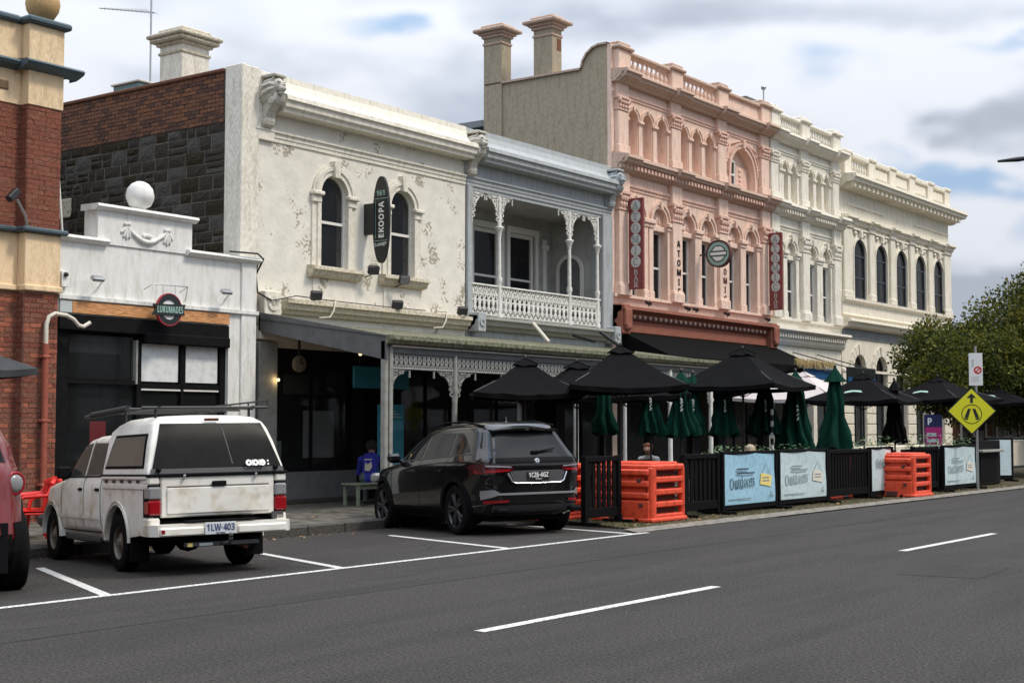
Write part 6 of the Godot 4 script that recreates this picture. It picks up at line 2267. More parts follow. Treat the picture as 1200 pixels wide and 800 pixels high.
	# teal banner standing behind the first post
	var bn := thing("teal_banner", "tall teal banner standing under the verandah behind the first post", "banner", Vector3(23.18, 0.03, -20.2))
	boxpart("panel", bn, M.teal_sign, -0.42, 0.42, 0.05, 2.1, -0.02, 0.02, 0.01)
	boxpart("print_stripe", bn, M.pale_teal, -0.38, 0.38, 0.5, 1.0, 0.021, 0.024)
	boxpart("print_stripe", bn, M.pale_teal, -0.38, 0.38, 1.55, 1.75, 0.021, 0.024)
	for k in 3: boxpart("print_line", bn, M.sign_mint, -0.35, 0.35 - 0.1 * k, 1.82 + k * 0.06, 1.845 + k * 0.06, 0.021, 0.024)
	boxpart("foot", bn, M.black_metal, -0.45, 0.45, 0.0, 0.05, -0.15, 0.15, 0.01)
	var un := thing("hanging_shop_sign", "dark teal sign board hanging under the verandah arch", "sign", Vector3(23.1, 2.72, -20.4))
	boxpart("board", un, M.teal_sign, -0.9, 0.9, -0.25, 0.22, -0.03, 0.03, 0.02)
	for sx in [-0.7, 0.7]: boxpart("hanger", un, M.black_metal, sx - 0.01, sx + 0.01, 0.22, 0.75, -0.01, 0.01)

# ---------- what closes the view at the end of the street ----------
func far_end() -> void:
	var b := MB.new()
	var w := thing("far_garden_wall", "pale stone garden wall with a dark rail far down the street", "wall", Vector3(58, 0.0, -16.5))
	for k in 14:
		b = MB.new()
		b.bx(k * 1.9 - 8.0, k * 1.9 - 6.14, 0.0, 1.15, -0.15, 0.15, 0.03)
		part("wall_panel", b, M.bank, w)
		b = MB.new()
		b.bx(k * 1.9 - 8.13, k * 1.9 - 8.01, 0.0, 1.3, -0.05, 0.25, 0.01)
		part("post", b, M.black_metal, w)
	b = MB.new()
	b.bx(-8.0, 18.6, 0.12, 0.2, 0.16, 0.22)
	b.bx(-8.0, 18.6, 1.2, 1.27, 0.16, 0.22)
	part("rail", b, M.black_metal, w)
	# brick house with chimneys beyond the trees
	var h := thing("far_brick_house", "small far brick house with a red chimney seen past the bank building", "house", Vector3(92, -1.2, -34))
	b = MB.new()
	b.bx(-7, 8, 0, 6.2, -8, 0)
	part("wall", b, M.old_brick, h)
	b = MB.new()
	b.quad(Vector3(-7.4, 6.0, 0.4), Vector3(8.4, 6.0, 0.4), Vector3(8.4, 9.0, -4), Vector3(-7.4, 9.0, -4))
	b.quad(Vector3(8.4, 6.0, -8.4), Vector3(-7.4, 6.0, -8.4), Vector3(-7.4, 9.0, -4), Vector3(8.4, 9.0, -4))
	b.tri(Vector3(-7.0, 6.0, 0), Vector3(-7.0, 9.0, -4), Vector3(-7.0, 6.0, -8))
	var rf := part("roof", b, M.dark_tin, h)
	for cx in [-5.4, -3.6]:
		b = MB.new()
		b.bx(cx - 0.35, cx + 0.35, 7.0, 10.4, -4.4, -3.7)
		b.bx(cx - 0.42, cx + 0.42, 10.2, 10.45, -4.47, -3.63, 0.02)
		for k in 2: b.tube([Vector3(cx - 0.17 + 0.34 * k, 10.4, -4.05), Vector3(cx - 0.17 + 0.34 * k, 10.95, -4.05)], 0.12, 8)
		part("chimney", b, M.terracotta, rf)
	for k in 4:
		var wn := window(h, [-5.8 + k * 3.2, -4.6 + k * 3.2, 1.4, 3.4, 0], 0.02, 0.0, M.frame_white, M.window_glass, 0.1, [0.5])
		wn.name = "window"
	# low dark shopfronts and hedge under the trees
	var sh := thing("far_shop_row", "low brown shop row in shade beyond the bank building", "building", Vector3(70, 0, -22))
	b = MB.new()
	b.bx(-6, 16, 0, 4.2, -8, 0)
	part("wall", b, M.old_brick, sh)
	b = MB.new()
	b.bx(-6.2, 16.2, 2.7, 2.85, 0, 2.6, 0.02)
	part("awning", b, M.dark_tin, sh)
	for k in 4:
		var wn := window(sh, [-5.2 + k * 5.2, -1.6 + k * 5.2, 0.6, 2.5, 0], 0.03, 0.0, M.frame_white, M.window_glass, 0.1, [], [0.5])
		wn.name = "shop_window"
	b = MB.new()
	b.bx(-6.1, 16.1, 3.2, 3.9, 0.0, 0.12, 0.02)
	part("fascia", b, M.terracotta, sh)
	# street lamp arm poking into the view
	var sl := thing("street_lamp_arm", "thin dark street lamp head reaching in from beyond the picture edge", "street lamp", Vector3(29.6, 0, -5.0))
	b = MB.new()
	b.tube([Vector3(0, 0, 0), Vector3(0, 6.4, 0), Vector3(-0.05, 6.8, -0.3), Vector3(-1.15, 6.95, -3.0)], [0.09, 0.06, 0.05, 0.035], 8)
	part("pole", b, M.steel, sl)
	b = MB.new()
	b.tube([Vector3(-1.15, 6.95, -3.0), Vector3(-1.25, 6.92, -3.35), Vector3(-1.38, 6.9, -3.72)], [0.035, 0.05, 0.025], 8)
	part("lamp_head", b, M.black_metal, sl)

# ---------- unseen shops and trees added across the street to darken reflections in glass and paint ----------
func opposite_side() -> void:
	var k := 0
	for q in [[-34.0, 15.0, 8.5], [-18.0, 12.0, 7.4], [-5.0, 17.0, 9.0], [13.0, 14.0, 7.8], [28.0, 18.0, 8.8]]:
		var o := thing("unseen_opposite_shop", "unseen two-storey shop with an awning, added across the street to darken reflections", "building", Vector3(q[0], 0, 19.0), 0.0, "unseen shops added across the street")
		boxpart("wall", o, [M.old_brick, M.taupe_render, M.old_brick_dark][k % 3], 0, q[1], 0, q[2], 0, 9)
		boxpart("parapet", o, M.taupe_render, -0.1, q[1] + 0.1, q[2], q[2] + 0.5, -0.15, 0.4, 0.04)
		boxpart("awning", o, M.dark_tin, 0.1, q[1] - 0.1, 3.2, 3.35, -2.6, 0)
		for j in int(q[1] / 3.2):
			boxpart("window", o, M.window_glass, 1.0 + j * 3.2, 2.3 + j * 3.2, 4.6, 6.4, -0.03, -0.01)
			boxpart("shop_window", o, M.frame_dark, 0.5 + j * 3.2, 3.0 + j * 3.2, 0.5, 2.8, -0.03, -0.01)
		k += 1
	for q in [-21.0, -9.0, 4.0, 17.0, 30.0]:
		tree("unseen_kerb_tree", "unseen broad tree added across the street to darken reflections", Vector3(q, 0, 10.5), 2.8, [[Vector3(0, 5.0, 0), Vector3(3.4, 2.4, 3.0)], [Vector3(-2.2, 4.0, 0.5), Vector3(2.6, 1.7, 2.4)], [Vector3(2.2, 4.2, -0.5), Vector3(2.6, 1.8, 2.4)]], 900, 50 + int(q), [M.leaf_green, M.leaf_dark], 0.34, 1.5).set_meta("group", "unseen trees added across the street")
# ---------- vehicles: a body is a stack of rounded outlines; x forward, z to the vehicle's right ----------
class Hull:
	var lv: Array
	func at(y: float) -> Array:
		if y <= lv[0][0]: return lv[0]
		for k in lv.size() - 1:
			if y <= lv[k + 1][0]:
				var t: float = (y - lv[k][0]) / (lv[k + 1][0] - lv[k][0])
				var r := []
				for j in 6: r.push_back(lerpf(lv[k][j], lv[k + 1][j], t))
				return r
		return lv[-1]
	func side(x: float, y: float) -> float:
		var l := at(y)
		var xm: float = (l[1] + l[2]) / 2.0
		var hl: float = (l[1] - l[2]) / 2.0
		var u := clampf((x - xm) / hl, -1.0, 1.0)
		var n: float = l[4] if u > 0 else l[5]
		return l[3] * pow(maxf(0.0, 1.0 - pow(absf(u), n)), 1.0 / n)
	func rear(z: float, y: float) -> float:
		var l := at(y)
		var xm: float = (l[1] + l[2]) / 2.0
		var hl: float = (l[1] - l[2]) / 2.0
		var q := clampf(absf(z) / l[3], 0.0, 1.0)
		return xm - hl * pow(maxf(0.0, 1.0 - pow(q, l[5])), 1.0 / l[5])
	func ring(y: float) -> PackedVector3Array:
		var l := at(y)
		var xm: float = (l[1] + l[2]) / 2.0
		var hl: float = (l[1] - l[2]) / 2.0
		var half: Array = []
		var zc: float = l[3] * pow(1.0 - pow(0.965, l[4]), 1.0 / l[4])
		for k in 9:
			var zz: float = zc * k / 9.0
			half.push_back(Vector2(xm + hl * pow(1.0 - pow(zz / l[3], l[4]), 1.0 / l[4]), zz))
		for k in 73:
			var u := lerpf(0.965, -0.965, k / 72.0)
			var n: float = l[4] if u > 0 else l[5]
			half.push_back(Vector2(xm + hl * u, l[3] * pow(1.0 - pow(absf(u), n), 1.0 / n)))
		zc = l[3] * pow(1.0 - pow(0.965, l[5]), 1.0 / l[5])
		for k in range(8, -1, -1):
			var zz: float = zc * k / 9.0
			half.push_back(Vector2(xm - hl * pow(1.0 - pow(zz / l[3], l[5]), 1.0 / l[5]), zz))
		var r := PackedVector3Array()
		for p in half: r.push_back(Vector3(p.x, y, p.y))
		for k in range(half.size() - 2, 0, -1): r.push_back(Vector3(half[k].x, y, -half[k].y))
		return r

func hull_mesh(h: Hull, steps: int, wheels: Array, wy: float, wr: float) -> MB:
	var ys: Array = []
	for k in h.lv.size() - 1:
		var a: float = h.lv[k][0]
		var c: float = h.lv[k + 1][0]
		var n := maxi(1, int(ceil((c - a) / 0.035))) if steps else 1
		for j in n: ys.push_back(lerpf(a, c, j / float(n)))
	ys.push_back(h.lv[-1][0])
	var P: Array = []
	for y in ys: P.push_back(h.ring(y))
	var C: int = P[0].size()
	var N: Array = []
	for i in P.size():
		var nr := PackedVector3Array()
		for j in C:
			var du: Vector3 = P[i][(j + 1) % C] - P[i][(j - 1 + C) % C]
			var dv: Vector3 = P[mini(i + 1, P.size() - 1)][j] - P[maxi(i - 1, 0)][j]
			nr.push_back(dv.cross(du).normalized())
		N.push_back(nr)
	var b := MB.new()
	for i in P.size() - 1:
		for j in C:
			var k := (j + 1) % C
			var m: Vector3 = (P[i][j] + P[i + 1][k]) * 0.5
			var skip := false
			for wx in wheels:
				if absf(m.z) > 0.45 and Vector2(m.x - wx, m.y - wy).length() < wr: skip = true
				if absf(m.z) > 0.45 and absf(m.x - wx) < wr and m.y < wy: skip = true
			if skip: continue
			b.raw(P[i][j], P[i + 1][k], P[i][k], N[i][j], N[i + 1][k], N[i][k])
			b.raw(P[i][j], P[i + 1][j], P[i + 1][k], N[i][j], N[i + 1][j], N[i + 1][k])
	var top: PackedVector3Array = P[-1]
	var cen := Vector3.ZERO
	for p in top: cen += p
	cen /= top.size()
	for j in C: b.tri(cen, top[j], top[(j + 1) % C])
	return b

# patch on a flank: corners (x, y) counted round; s is -1 for the left side
func flank(h: Hull, b: MB, q: Array, s: float, off := 0.006, nx := 8, ny := 6) -> void:
	var rows: Array = []
	for i in ny + 1:
		var row := PackedVector3Array()
		for j in nx + 1:
			var u := j / float(nx)
			var v := i / float(ny)
			var p: Vector2 = (q[0].lerp(q[1], u)).lerp(q[3].lerp(q[2], u), v)
			row.push_back(Vector3(p.x, p.y, s * (h.side(p.x, p.y) + off)))
		rows.push_back(row)
	b.grid(rows, false, s < 0)

# patch on the tail: corners (z, y)
func tail(h: Hull, b: MB, q: Array, off := 0.006, nx := 10, ny := 5) -> void:
	var rows: Array = []
	for i in ny + 1:
		var row := PackedVector3Array()
		for j in nx + 1:
			var u := j / float(nx)
			var v := i / float(ny)
			var p: Vector2 = (q[0].lerp(q[1], u)).lerp(q[3].lerp(q[2], u), v)
			row.push_back(Vector3(h.rear(p.x, p.y) - off, p.y, p.y * 0.0 + p.x))
		rows.push_back(row)
	b.grid(rows, false, false)

# trim that follows the flank round a wheel opening
func arch_trim(h: Hull, b: MB, x: float, wy: float, r0: float, r1: float, y0: float, s: float) -> void:
	var rows: Array = [PackedVector3Array(), PackedVector3Array(), PackedVector3Array(), PackedVector3Array()]
	for k in 27:
		var t := PI - PI * (k - 2) / 22.0
		for e in 2:
			var r := r0 if e == 0 else r1
			var p := Vector2(x + r * cos(clampf(t, 0.0, PI)), wy + r * sin(clampf(t, 0.0, PI)))
			if k < 2: p.y = lerpf(y0, wy, k / 2.0)
			if k > 24: p.y = lerpf(wy, y0, (k - 24) / 2.0)
			var z := h.side(p.x, p.y)
			rows[1 + e].push_back(Vector3(p.x, p.y, s * (z + 0.014)))
			rows[0 if e == 0 else 3].push_back(Vector3(p.x, p.y, s * (z - (0.12 if e == 0 else 0.01))))
	b.grid(rows, false, s > 0, false)

func v2(a: Array) -> Array:
	return a.map(func(p): return Vector2(p[0], p[1]))

func wheel(o: Node3D, at: Vector3, r: float, w: float, rim_m: Material, style: int) -> void:
	var s := signf(at.z)
	var b := MB.new()
	b.xf = Transform3D(Basis(Vector3.RIGHT, s * PI / 2), at)
	var rr := r * (0.72 if style else 0.58)
	b.lathe([Vector2(rr, -w * 0.5), Vector2(r * 0.94, -w * 0.5), Vector2(r, -w * 0.38), Vector2(r, -w * 0.12), Vector2(r * 0.985, -w * 0.1), Vector2(r * 0.985, w * 0.1), Vector2(r, w * 0.12), Vector2(r, w * 0.38), Vector2(r * 0.94, w * 0.5), Vector2(rr * 1.04, w * 0.5), Vector2(rr, w * 0.42), Vector2(rr * 0.97, -w * 0.3)], Vector3.ZERO, 36)
	var t := part("wheel", b, M.tyre, o)
	b = MB.new()
	b.xf = Transform3D(Basis(Vector3.RIGHT, s * PI / 2), at)
	b.lathe([Vector2(rr * 1.0, w * 0.44), Vector2(rr * 0.95, w * 0.45), Vector2(rr * 0.9, w * 0.3), Vector2(rr * 0.88, w * 0.05)], Vector3.ZERO, 30)
	b.lathe([Vector2(rr * 0.9, w * 0.02), Vector2(0.001, w * 0.02)], Vector3.ZERO, 24)
	if style:
		b.lathe([Vector2(rr * 0.26, w * 0.1), Vector2(rr * 0.24, w * 0.4), Vector2(rr * 0.15, w * 0.44), Vector2(0.001, w * 0.44)], Vector3.ZERO, 14)
		for k in 5:
			for e in [-0.17, 0.17]:
				var a: float = TAU * k / 5.0 + e
				var a2: float = TAU * k / 5.0 + e * 0.6
				b.tube([Vector3(cos(a2) * rr * 0.2, w * 0.36, sin(a2) * rr * 0.2), Vector3(cos(a) * rr * 0.92, w * 0.40, sin(a) * rr * 0.92)], [0.028, 0.02], 6)
	else:
		b.lathe([Vector2(rr * 0.86, w * 0.16), Vector2(rr * 0.7, w * 0.12), Vector2(rr * 0.55, w * 0.3), Vector2(rr * 0.4, w * 0.34), Vector2(rr * 0.3, w * 0.34), Vector2(rr * 0.27, w * 0.46), Vector2(rr * 0.1, w * 0.48), Vector2(0.001, w * 0.48)], Vector3.ZERO, 20)
		for k in 10:
			var a := TAU * k / 10.0
			b.ball(Vector3(cos(a) * rr * 0.72, w * 0.14, sin(a) * rr * 0.72), Vector3(0.022, 0.01, 0.022), 6)
	part("rim", b, rim_m, t)

func plate(o: Node3D, text: String, at: Vector3, w: float, h: float, back: Material, ink: Material, small := "") -> void:
	var p := boxpart("number_plate", o, back, -0.006, 0.006, -h / 2, h / 2, -w / 2, w / 2, 0.003)
	p.position = at
	var tb := Transform3D(Basis(Vector3.UP, -PI / 2), Vector3(-0.008, 0.008, 0))
	words(text, h * 0.58, 0.003, ink, p, tb, "lettering", 0.8)
	if small: words(small, h * 0.13, 0.003, ink, p, Transform3D(Basis(Vector3.UP, -PI / 2), Vector3(-0.008, -h * 0.4, 0)), "lettering")

func seats(o: Node3D, xs: Array, y: float) -> void:
	for x in xs:
		for s in [-0.36, 0.36]:
			var b := MB.new()
			b.bx(x - 0.25, x + 0.25, y, y + 0.14, s - 0.24, s + 0.24, 0.05)
			b.bx(x - 0.3, x - 0.16, y + 0.1, y + 0.62, s - 0.23, s + 0.23, 0.05)
			b.bx(x - 0.29, x - 0.19, y + 0.64, y + 0.82, s - 0.13, s + 0.13, 0.04)
			part("seat", b, M.trim_grey, o)

func vehicles() -> void:
	white_ute()
	black_suv()
	red_car()

func ground_pose(o: Node3D, x: float, z: float, head: float) -> void:
	# rests on the falling bay: pitched nose down along its length
	var f := Vector3(cos(head), 0, -sin(head))
	f.y = f.z * FALL
	f = f.normalized()
	var up := Vector3(0, 1, -FALL).normalized()
	var r := f.cross(up).normalized()
	o.transform = Transform3D(Basis(f, r.cross(f).normalized(), r), Vector3(x, gy(z), z))

func white_ute() -> void:
	var o := thing("white_pickup", "weathered white dual cab pickup with a dark windowed canopy and a roof rack", "pickup")
	ground_pose(o, 12.26, -14.89, deg_to_rad(69.0))
	var h := Hull.new()
	h.lv = [[0.36, 1.95, -0.85, 0.74, 4.0, 40.0], [0.48, 2.18, -0.85, 0.82, 4.0, 40.0], [0.62, 2.27, -0.85, 0.842, 4.0, 40.0], [0.85, 2.25, -0.85, 0.842, 4.0, 40.0], [0.97, 2.13, -0.85, 0.838, 4.0, 40.0], [1.03, 1.75, -0.85, 0.828, 4.0, 40.0], [1.08, 1.2, -0.85, 0.812, 5.0, 40.0], [1.12, 0.98, -0.85, 0.80, 6.0, 40.0], [1.3, 0.74, -0.84, 0.752, 8.0, 40.0], [1.5, 0.45, -0.82, 0.695, 9.0, 40.0], [1.58, 0.27, -0.81, 0.66, 9.0, 30.0], [1.63, 0.05, -0.80, 0.59, 7.0, 12.0], [1.66, -0.1, -0.74, 0.42, 4.0, 6.0], [1.67, -0.2, -0.6, 0.15, 3.0, 3.0]]
	part("cab", hull_mesh(h, 1, [1.425], 0.34, 0.43), M.ute_paint, o)
	var b: MB
	for s in [-1.0, 1.0]:
		b = MB.new()
		flank(h, b, v2([[-0.02, 1.14], [0.82, 1.13], [0.36, 1.53], [-0.02, 1.55]]), s)
		part("door_window", b, M.tint_glass, o)
		b = MB.new()
		flank(h, b, v2([[-0.76, 1.15], [-0.1, 1.14], [-0.1, 1.55], [-0.72, 1.54]]), s)
		part("door_window", b, M.tint_glass, o)
		# dark gaskets and door seams
		b = MB.new()
		flank(h, b, v2([[-0.09, 0.45], [-0.075, 0.45], [-0.075, 1.58], [-0.09, 1.58]]), s, 0.004, 1, 16)
		flank(h, b, v2([[-0.805, 0.45], [-0.79, 0.45], [-0.765, 1.56], [-0.78, 1.56]]), s, 0.004, 1, 16)
		flank(h, b, v2([[0.93, 0.45], [0.945, 0.45], [0.92, 1.1], [0.905, 1.1]]), s, 0.004, 1, 12)
		flank(h, b, v2([[-0.80, 0.43], [0.95, 0.43], [0.95, 0.445], [-0.80, 0.445]]), s, 0.004, 12, 1)
		flank(h, b, v2([[-0.78, 1.12], [0.86, 1.11], [0.86, 1.13], [-0.78, 1.14]]), s, 0.007, 14, 1)
		part("door_seams", b, M.trim_black, o)
		for hx in [-0.66, 0.06]:
			b = MB.new()
			var hz := h.side(hx, 0.97)
			b.bx(hx - 0.08, hx + 0.07, 0.945, 0.985, s * hz - 0.02, s * hz + 0.02, 0.012)
			part("door_handle", b, M.trim_black, o)
		# rubbing strip, sill
		b = MB.new()
		flank(h, b, v2([[-0.84, 0.60], [0.93, 0.60], [0.93, 0.635], [-0.84, 0.635]]), s, 0.008, 12, 1)
		part("rubbing_strip", b, M.ute_paint, o)
		b = MB.new()
		b.bx(-0.55, 0.95, 0.30, 0.38, s * 0.74 - 0.04, s * 0.74 + 0.04, 0.02)
		part("sill", b, M.trim_grey, o)
		# mirror
		b = MB.new()
		b.bx(0.70, 0.78, 1.1, 1.26, s * 0.86 - 0.09, s * 0.86 + 0.09, 0.03)
		b.tube([Vector3(0.78, 1.15, s * 0.76), Vector3(0.75, 1.17, s * 0.83)], 0.025, 6)
		part("mirror", b, M.trim_black, o)
		# bed side with its arch
		b = MB.new()
		var p := PackedVector2Array([Vector2(-0.87, 0.42), Vector2(-0.985, 0.42)])
		for k in 15:
			var t := PI * k / 14.0
			p.push_back(Vector2(-1.425 + cos(t) * 0.44, 0.36 + sin(t) * 0.44))
		for q in [[-1.88, 0.42], [-2.52, 0.48], [-2.58, 0.62], [-2.58, 1.10], [-0.87, 1.13]]: p.push_back(Vector2(q[0], q[1]))
		b.ext(p, s * 0.80 - 0.03, s * 0.80 + 0.03)
		part("bed_side", b, M.ute_paint, o)
		b = MB.new()
		b.ring(-1.425, 0.36, 0.43, 0.475, 0.40, s * 0.81 - 0.02 if s > 0 else s * 0.81 - 0.034, s * 0.81 + 0.034 if s > 0 else s * 0.81 + 0.02, 18)
		part("arch_flare", b, M.ute_paint, o)
		b = MB.new()
		b.bx(-2.56, -0.88, 0.98, 1.04, s * 0.83 - 0.012, s * 0.83 + 0.012, 0.012)
		b.bx(-2.56, -0.88, 1.09, 1.14, s * 0.815 - 0.04, s * 0.815 + 0.04, 0.012)
		part("bed_rail", b, M.ute_paint, o)
		for k in 5:
			b = MB.new()
			b.bx(-1.08 - k * 0.3, -0.98 - k * 0.3, 1.055, 1.085, s * 0.832 - 0.01, s * 0.832 + 0.01)
			part("tie_slot", b, M.trim_grey, o)
		b = MB.new()
		b.ring(1.425, 0.34, 0.41, 0.46, 0.36, (h.side(1.425, 0.7) - 0.06) if s > 0 else -(h.side(1.425, 0.7) + 0.012), (h.side(1.425, 0.7) + 0.012) if s > 0 else -(h.side(1.425, 0.7) - 0.06), 18)
		part("arch_flare", b, M.ute_paint, o)
		# lamp: clear above, red below
		b = MB.new()
		b.bx(-2.615, -2.44, 0.69, 0.86, s * 0.765 - 0.075, s * 0.765 + 0.075, 0.02)
		var tl := part("tail_lamp", b, M.lens_red, o)
		b = MB.new()
		b.bx(-2.615, -2.44, 0.865, 1.01, s * 0.765 - 0.075, s * 0.765 + 0.075, 0.02)
		part("clear_lens", b, M.lens_clear, tl)
		b = MB.new()
		b.bx(-2.585, -2.40, 0.66, 1.04, s * 0.765 - 0.07, s * 0.765 + 0.07, 0.01)
		part("lamp_surround", b, M.trim_black, tl)
		b = MB.new()
		b.bx(-2.60, -2.4, 0.50, 0.66, s * 0.77 - 0.07, s * 0.77 + 0.07, 0.02)
		b.bx(-2.60, -2.4, 1.03, 1.13, s * 0.77 - 0.07, s * 0.77 + 0.07, 0.02)
		part("corner_post", b, M.ute_paint, o)
		b = MB.new()
		b.bx(-1.92, -1.90, 0.14, 0.5, s * 0.71 - 0.11, s * 0.71 + 0.11)
		part("mud_flap", b, M.trim_black, o)
		wheel(o, Vector3(1.425, 0.34, s * 0.72), 0.34, 0.2, M.rim_steel, 0)
		wheel(o, Vector3(-1.425, 0.34, s * 0.72), 0.34, 0.2, M.rim_steel, 0)
	# windscreen and headlamps (far side)
	b = MB.new()
	var rows: Array = []
	for i in 6:
		var y := lerpf(1.14, 1.55, i / 5.0)
		var row := PackedVector3Array()
		for j in 9:
			var zz := lerpf(-0.62, 0.62, j / 8.0)
			row.push_back(Vector3(h.at(y)[1] - 0.05 * zz * zz + 0.012, y, zz))
		rows.push_back(row)
	b.grid(rows, false, true)
	part("windscreen", b, M.tint_glass, o)
	for s in [-1.0, 1.0]:
		b = MB.new()
		b.bx(2.04, 2.16, 0.74, 0.90, s * 0.56 - 0.13, s * 0.56 + 0.13, 0.03)
		part("headlamp", b, M.lens_clear, o)
	b = MB.new()
	b.bx(2.1, 2.36, 0.42, 0.6, -0.8, 0.8, 0.05)
	part("front_bumper", b, M.trim_grey, o)
	seats(o, [0.2, -0.35], 0.62)
	# tailgate with its pressed panel
	b = MB.new()
	b.bx(-2.59, -2.52, 0.66, 1.12, -0.69, 0.69, 0.015)
	var tg := part("tailgate", b, M.ute_paint, o)
	b = MB.new()
	b.bx(-2.605, -2.59, 0.70, 0.99, -0.62, 0.62, 0.008)
	part("pressed_panel", b, M.ute_paint, tg)
	boxpart("groove", tg, M.trim_grey, -2.594, -2.591, 1.0, 1.012, -0.62, 0.62)
	boxpart("gate_handle", tg, M.trim_black, -2.625, -2.59, 1.0, 1.06, -0.085, 0.085, 0.01)
	for s in [-0.42, 0.45]: boxpart("gate_latch", tg, M.steel, -2.63, -2.59, 1.09, 1.14, s - 0.015, s + 0.015, 0.005)
	# bumper
	b = MB.new()
	var bp := PackedVector2Array([Vector2(-0.85, -2.40), Vector2(-0.85, -2.66), Vector2(-0.78, -2.76), Vector2(0.78, -2.76), Vector2(0.85, -2.66), Vector2(0.85, -2.40)])
	b.xf = Transform3D(Basis(Vector3(0, 0, 1), Vector3(1, 0, 0), Vector3(0, 1, 0)), Vector3.ZERO)
	b.ext(bp, 0.455, 0.585)
	b.xf = Transform3D.IDENTITY
	b.bx(-2.785, -2.70, 0.455, 0.55, -0.76, -0.24, 0.015)
	b.bx(-2.785, -2.70, 0.455, 0.55, 0.16, 0.76, 0.015)
	var bm := part("rear_bumper", b, M.ute_paint, o)
	boxpart("step_pad", bm, M.trim_black, -2.75, -2.58, 0.605, 0.62, -0.42, 0.42, 0.006)
	boxpart("bumper_reflector", bm, M.lens_red, -2.792, -2.78, 0.49, 0.53, -0.75, -0.71)
	boxpart("bumper_corner", bm, M.trim_grey, -2.60, -2.56, 0.60, 0.68, 0.66, 0.80)
	plate(o, "1LW·403", Vector3(-2.79, 0.525, -0.06), 0.37, 0.135, M.plate_white, M.plate_blue, "VICTORIA")
	# tow bar, exhaust, spare wheel, chassis
	b = MB.new()
	b.bx(-2.7, -2.64, 0.32, 0.37, -0.45, 0.45, 0.01)
	b.tube([Vector3(-2.66, 0.34, 0.0), Vector3(-2.92, 0.36, 0.0), Vector3(-2.95, 0.42, 0.0)], 0.025, 6)
	b.ball(Vector3(-2.95, 0.45, 0.0), Vector3(0.03, 0.03, 0.03), 8)
	part("tow_bar", b, M.trim_grey, o)
	b = MB.new()
	b.bx(-2.706, -2.7, 0.325, 0.365, -0.42, -0.36)
	part("tow_sticker", b, M.banner_yellow, o)
	b = MB.new()
	b.bx(-2.706, -2.7, 0.33, 0.36, -0.28, -0.12)
	part("tow_sticker", b, M.paper, o)
	b = MB.new()
	for s in [-0.45, 0.45]: b.bx(-2.6, 2.0, 0.36, 0.48, s - 0.05, s + 0.05)
	b.bx(-2.5, -0.64, 0.5, 0.62, -0.76, 0.76)
	b.bx(-0.7, 1.9, 0.34, 0.6, -0.62, 0.62)
	b.tube([Vector3(-1.425, 0.34, -0.6), Vector3(-1.425, 0.34, 0.6)], 0.06, 8)
	b.ball(Vector3(-1.425, 0.34, 0.05), Vector3(0.17, 0.15, 0.17), 10)
	b.lathe([Vector2(0.2, -0.09), Vector2(0.34, -0.09), Vector2(0.34, 0.09), Vector2(0.2, 0.09)], Vector3(-2.1, 0.44, 0), 24)
	part("chassis", b, M.trim_black, o)
	b = MB.new()
	b.tube([Vector3(-1.9, 0.36, 0.3), Vector3(-2.3, 0.33, 0.3), Vector3(-2.62, 0.30, 0.32)], 0.035, 8)
	part("exhaust", b, M.rust, o)
	# canopy
	var c := Hull.new()
	c.lv = [[1.14, -0.84, -2.60, 0.842, 30.0, 26.0], [1.20, -0.84, -2.58, 0.835, 30.0, 26.0], [1.5, -0.83, -2.47, 0.765, 30.0, 22.0], [1.66, -0.80, -2.40, 0.715, 20.0, 20.0], [1.74, -0.98, -2.35, 0.68, 14.0, 14.0], [1.80, -1.12, -2.28, 0.60, 10.0, 10.0], [1.825, -1.25, -2.2, 0.45, 6.0, 6.0], [1.835, -1.3, -2.05, 0.2, 4.0, 4.0]]
	var cn := part("canopy", hull_mesh(c, 1, [], 0, 0), M.canopy_white, o)
	b = MB.new()
	b.bx(-2.615, -0.84, 1.12, 1.155, -0.855, 0.855, 0.01)
	part("base_seal", b, M.trim_black, cn)
	for s in [-1.0, 1.0]:
		b = MB.new()
		flank(c, b, v2([[-2.44, 1.22], [-0.98, 1.22], [-1.12, 1.62], [-2.30, 1.62]]), s, 0.006)
		part("side_window_frame", b, M.trim_black, cn)
		b = MB.new()
		flank(c, b, v2([[-2.39, 1.25], [-1.03, 1.25], [-1.16, 1.59], [-2.27, 1.59]]), s, 0.014)
		part("side_window", b, mat("dusty_side_glass", lin(0.11, 0.10, 0.085), 0.3, "stain", 0.8), cn)
	b = MB.new()
	tail(c, b, v2([[-0.80, 1.165], [0.80, 1.165], [0.62, 1.73], [-0.62, 1.73]]), 0.010)
	var rg := part("rear_window", b, M.dusty_glass, cn)
	b = MB.new()
	tail(c, b, v2([[-0.81, 1.155], [0.81, 1.155], [0.805, 1.21], [-0.805, 1.21]]), 0.016)
	part("rear_window_seal", b, M.trim_grey, cn)
	b = MB.new()
	tail(c, b, v2([[0.17, 1.25], [0.185, 1.25], [0.12, 1.68], [0.105, 1.68]]), 0.014, 2, 6)
	part("window_strut", b, M.trim_grey, cn)
	for s in [-0.72, 0.70]:
		b = MB.new()
		var rx := c.rear(s, 1.2) - 0.03
		b.xf = Transform3D(Basis(Vector3.BACK, PI / 2), Vector3(rx, 1.2, s))
		b.lathe([Vector2(0.028, -0.02), Vector2(0.028, 0.015), Vector2(0.001, 0.02)], Vector3.ZERO, 10)
		part("window_lock", b, M.trim_black, cn)
	# sticker letters on the glass
	b = MB.new()
	for k in 3: annulus(b, 0.36 + k * 0.085, 1.27, 0.013, 0.040, 0.0, 0.003, 10)
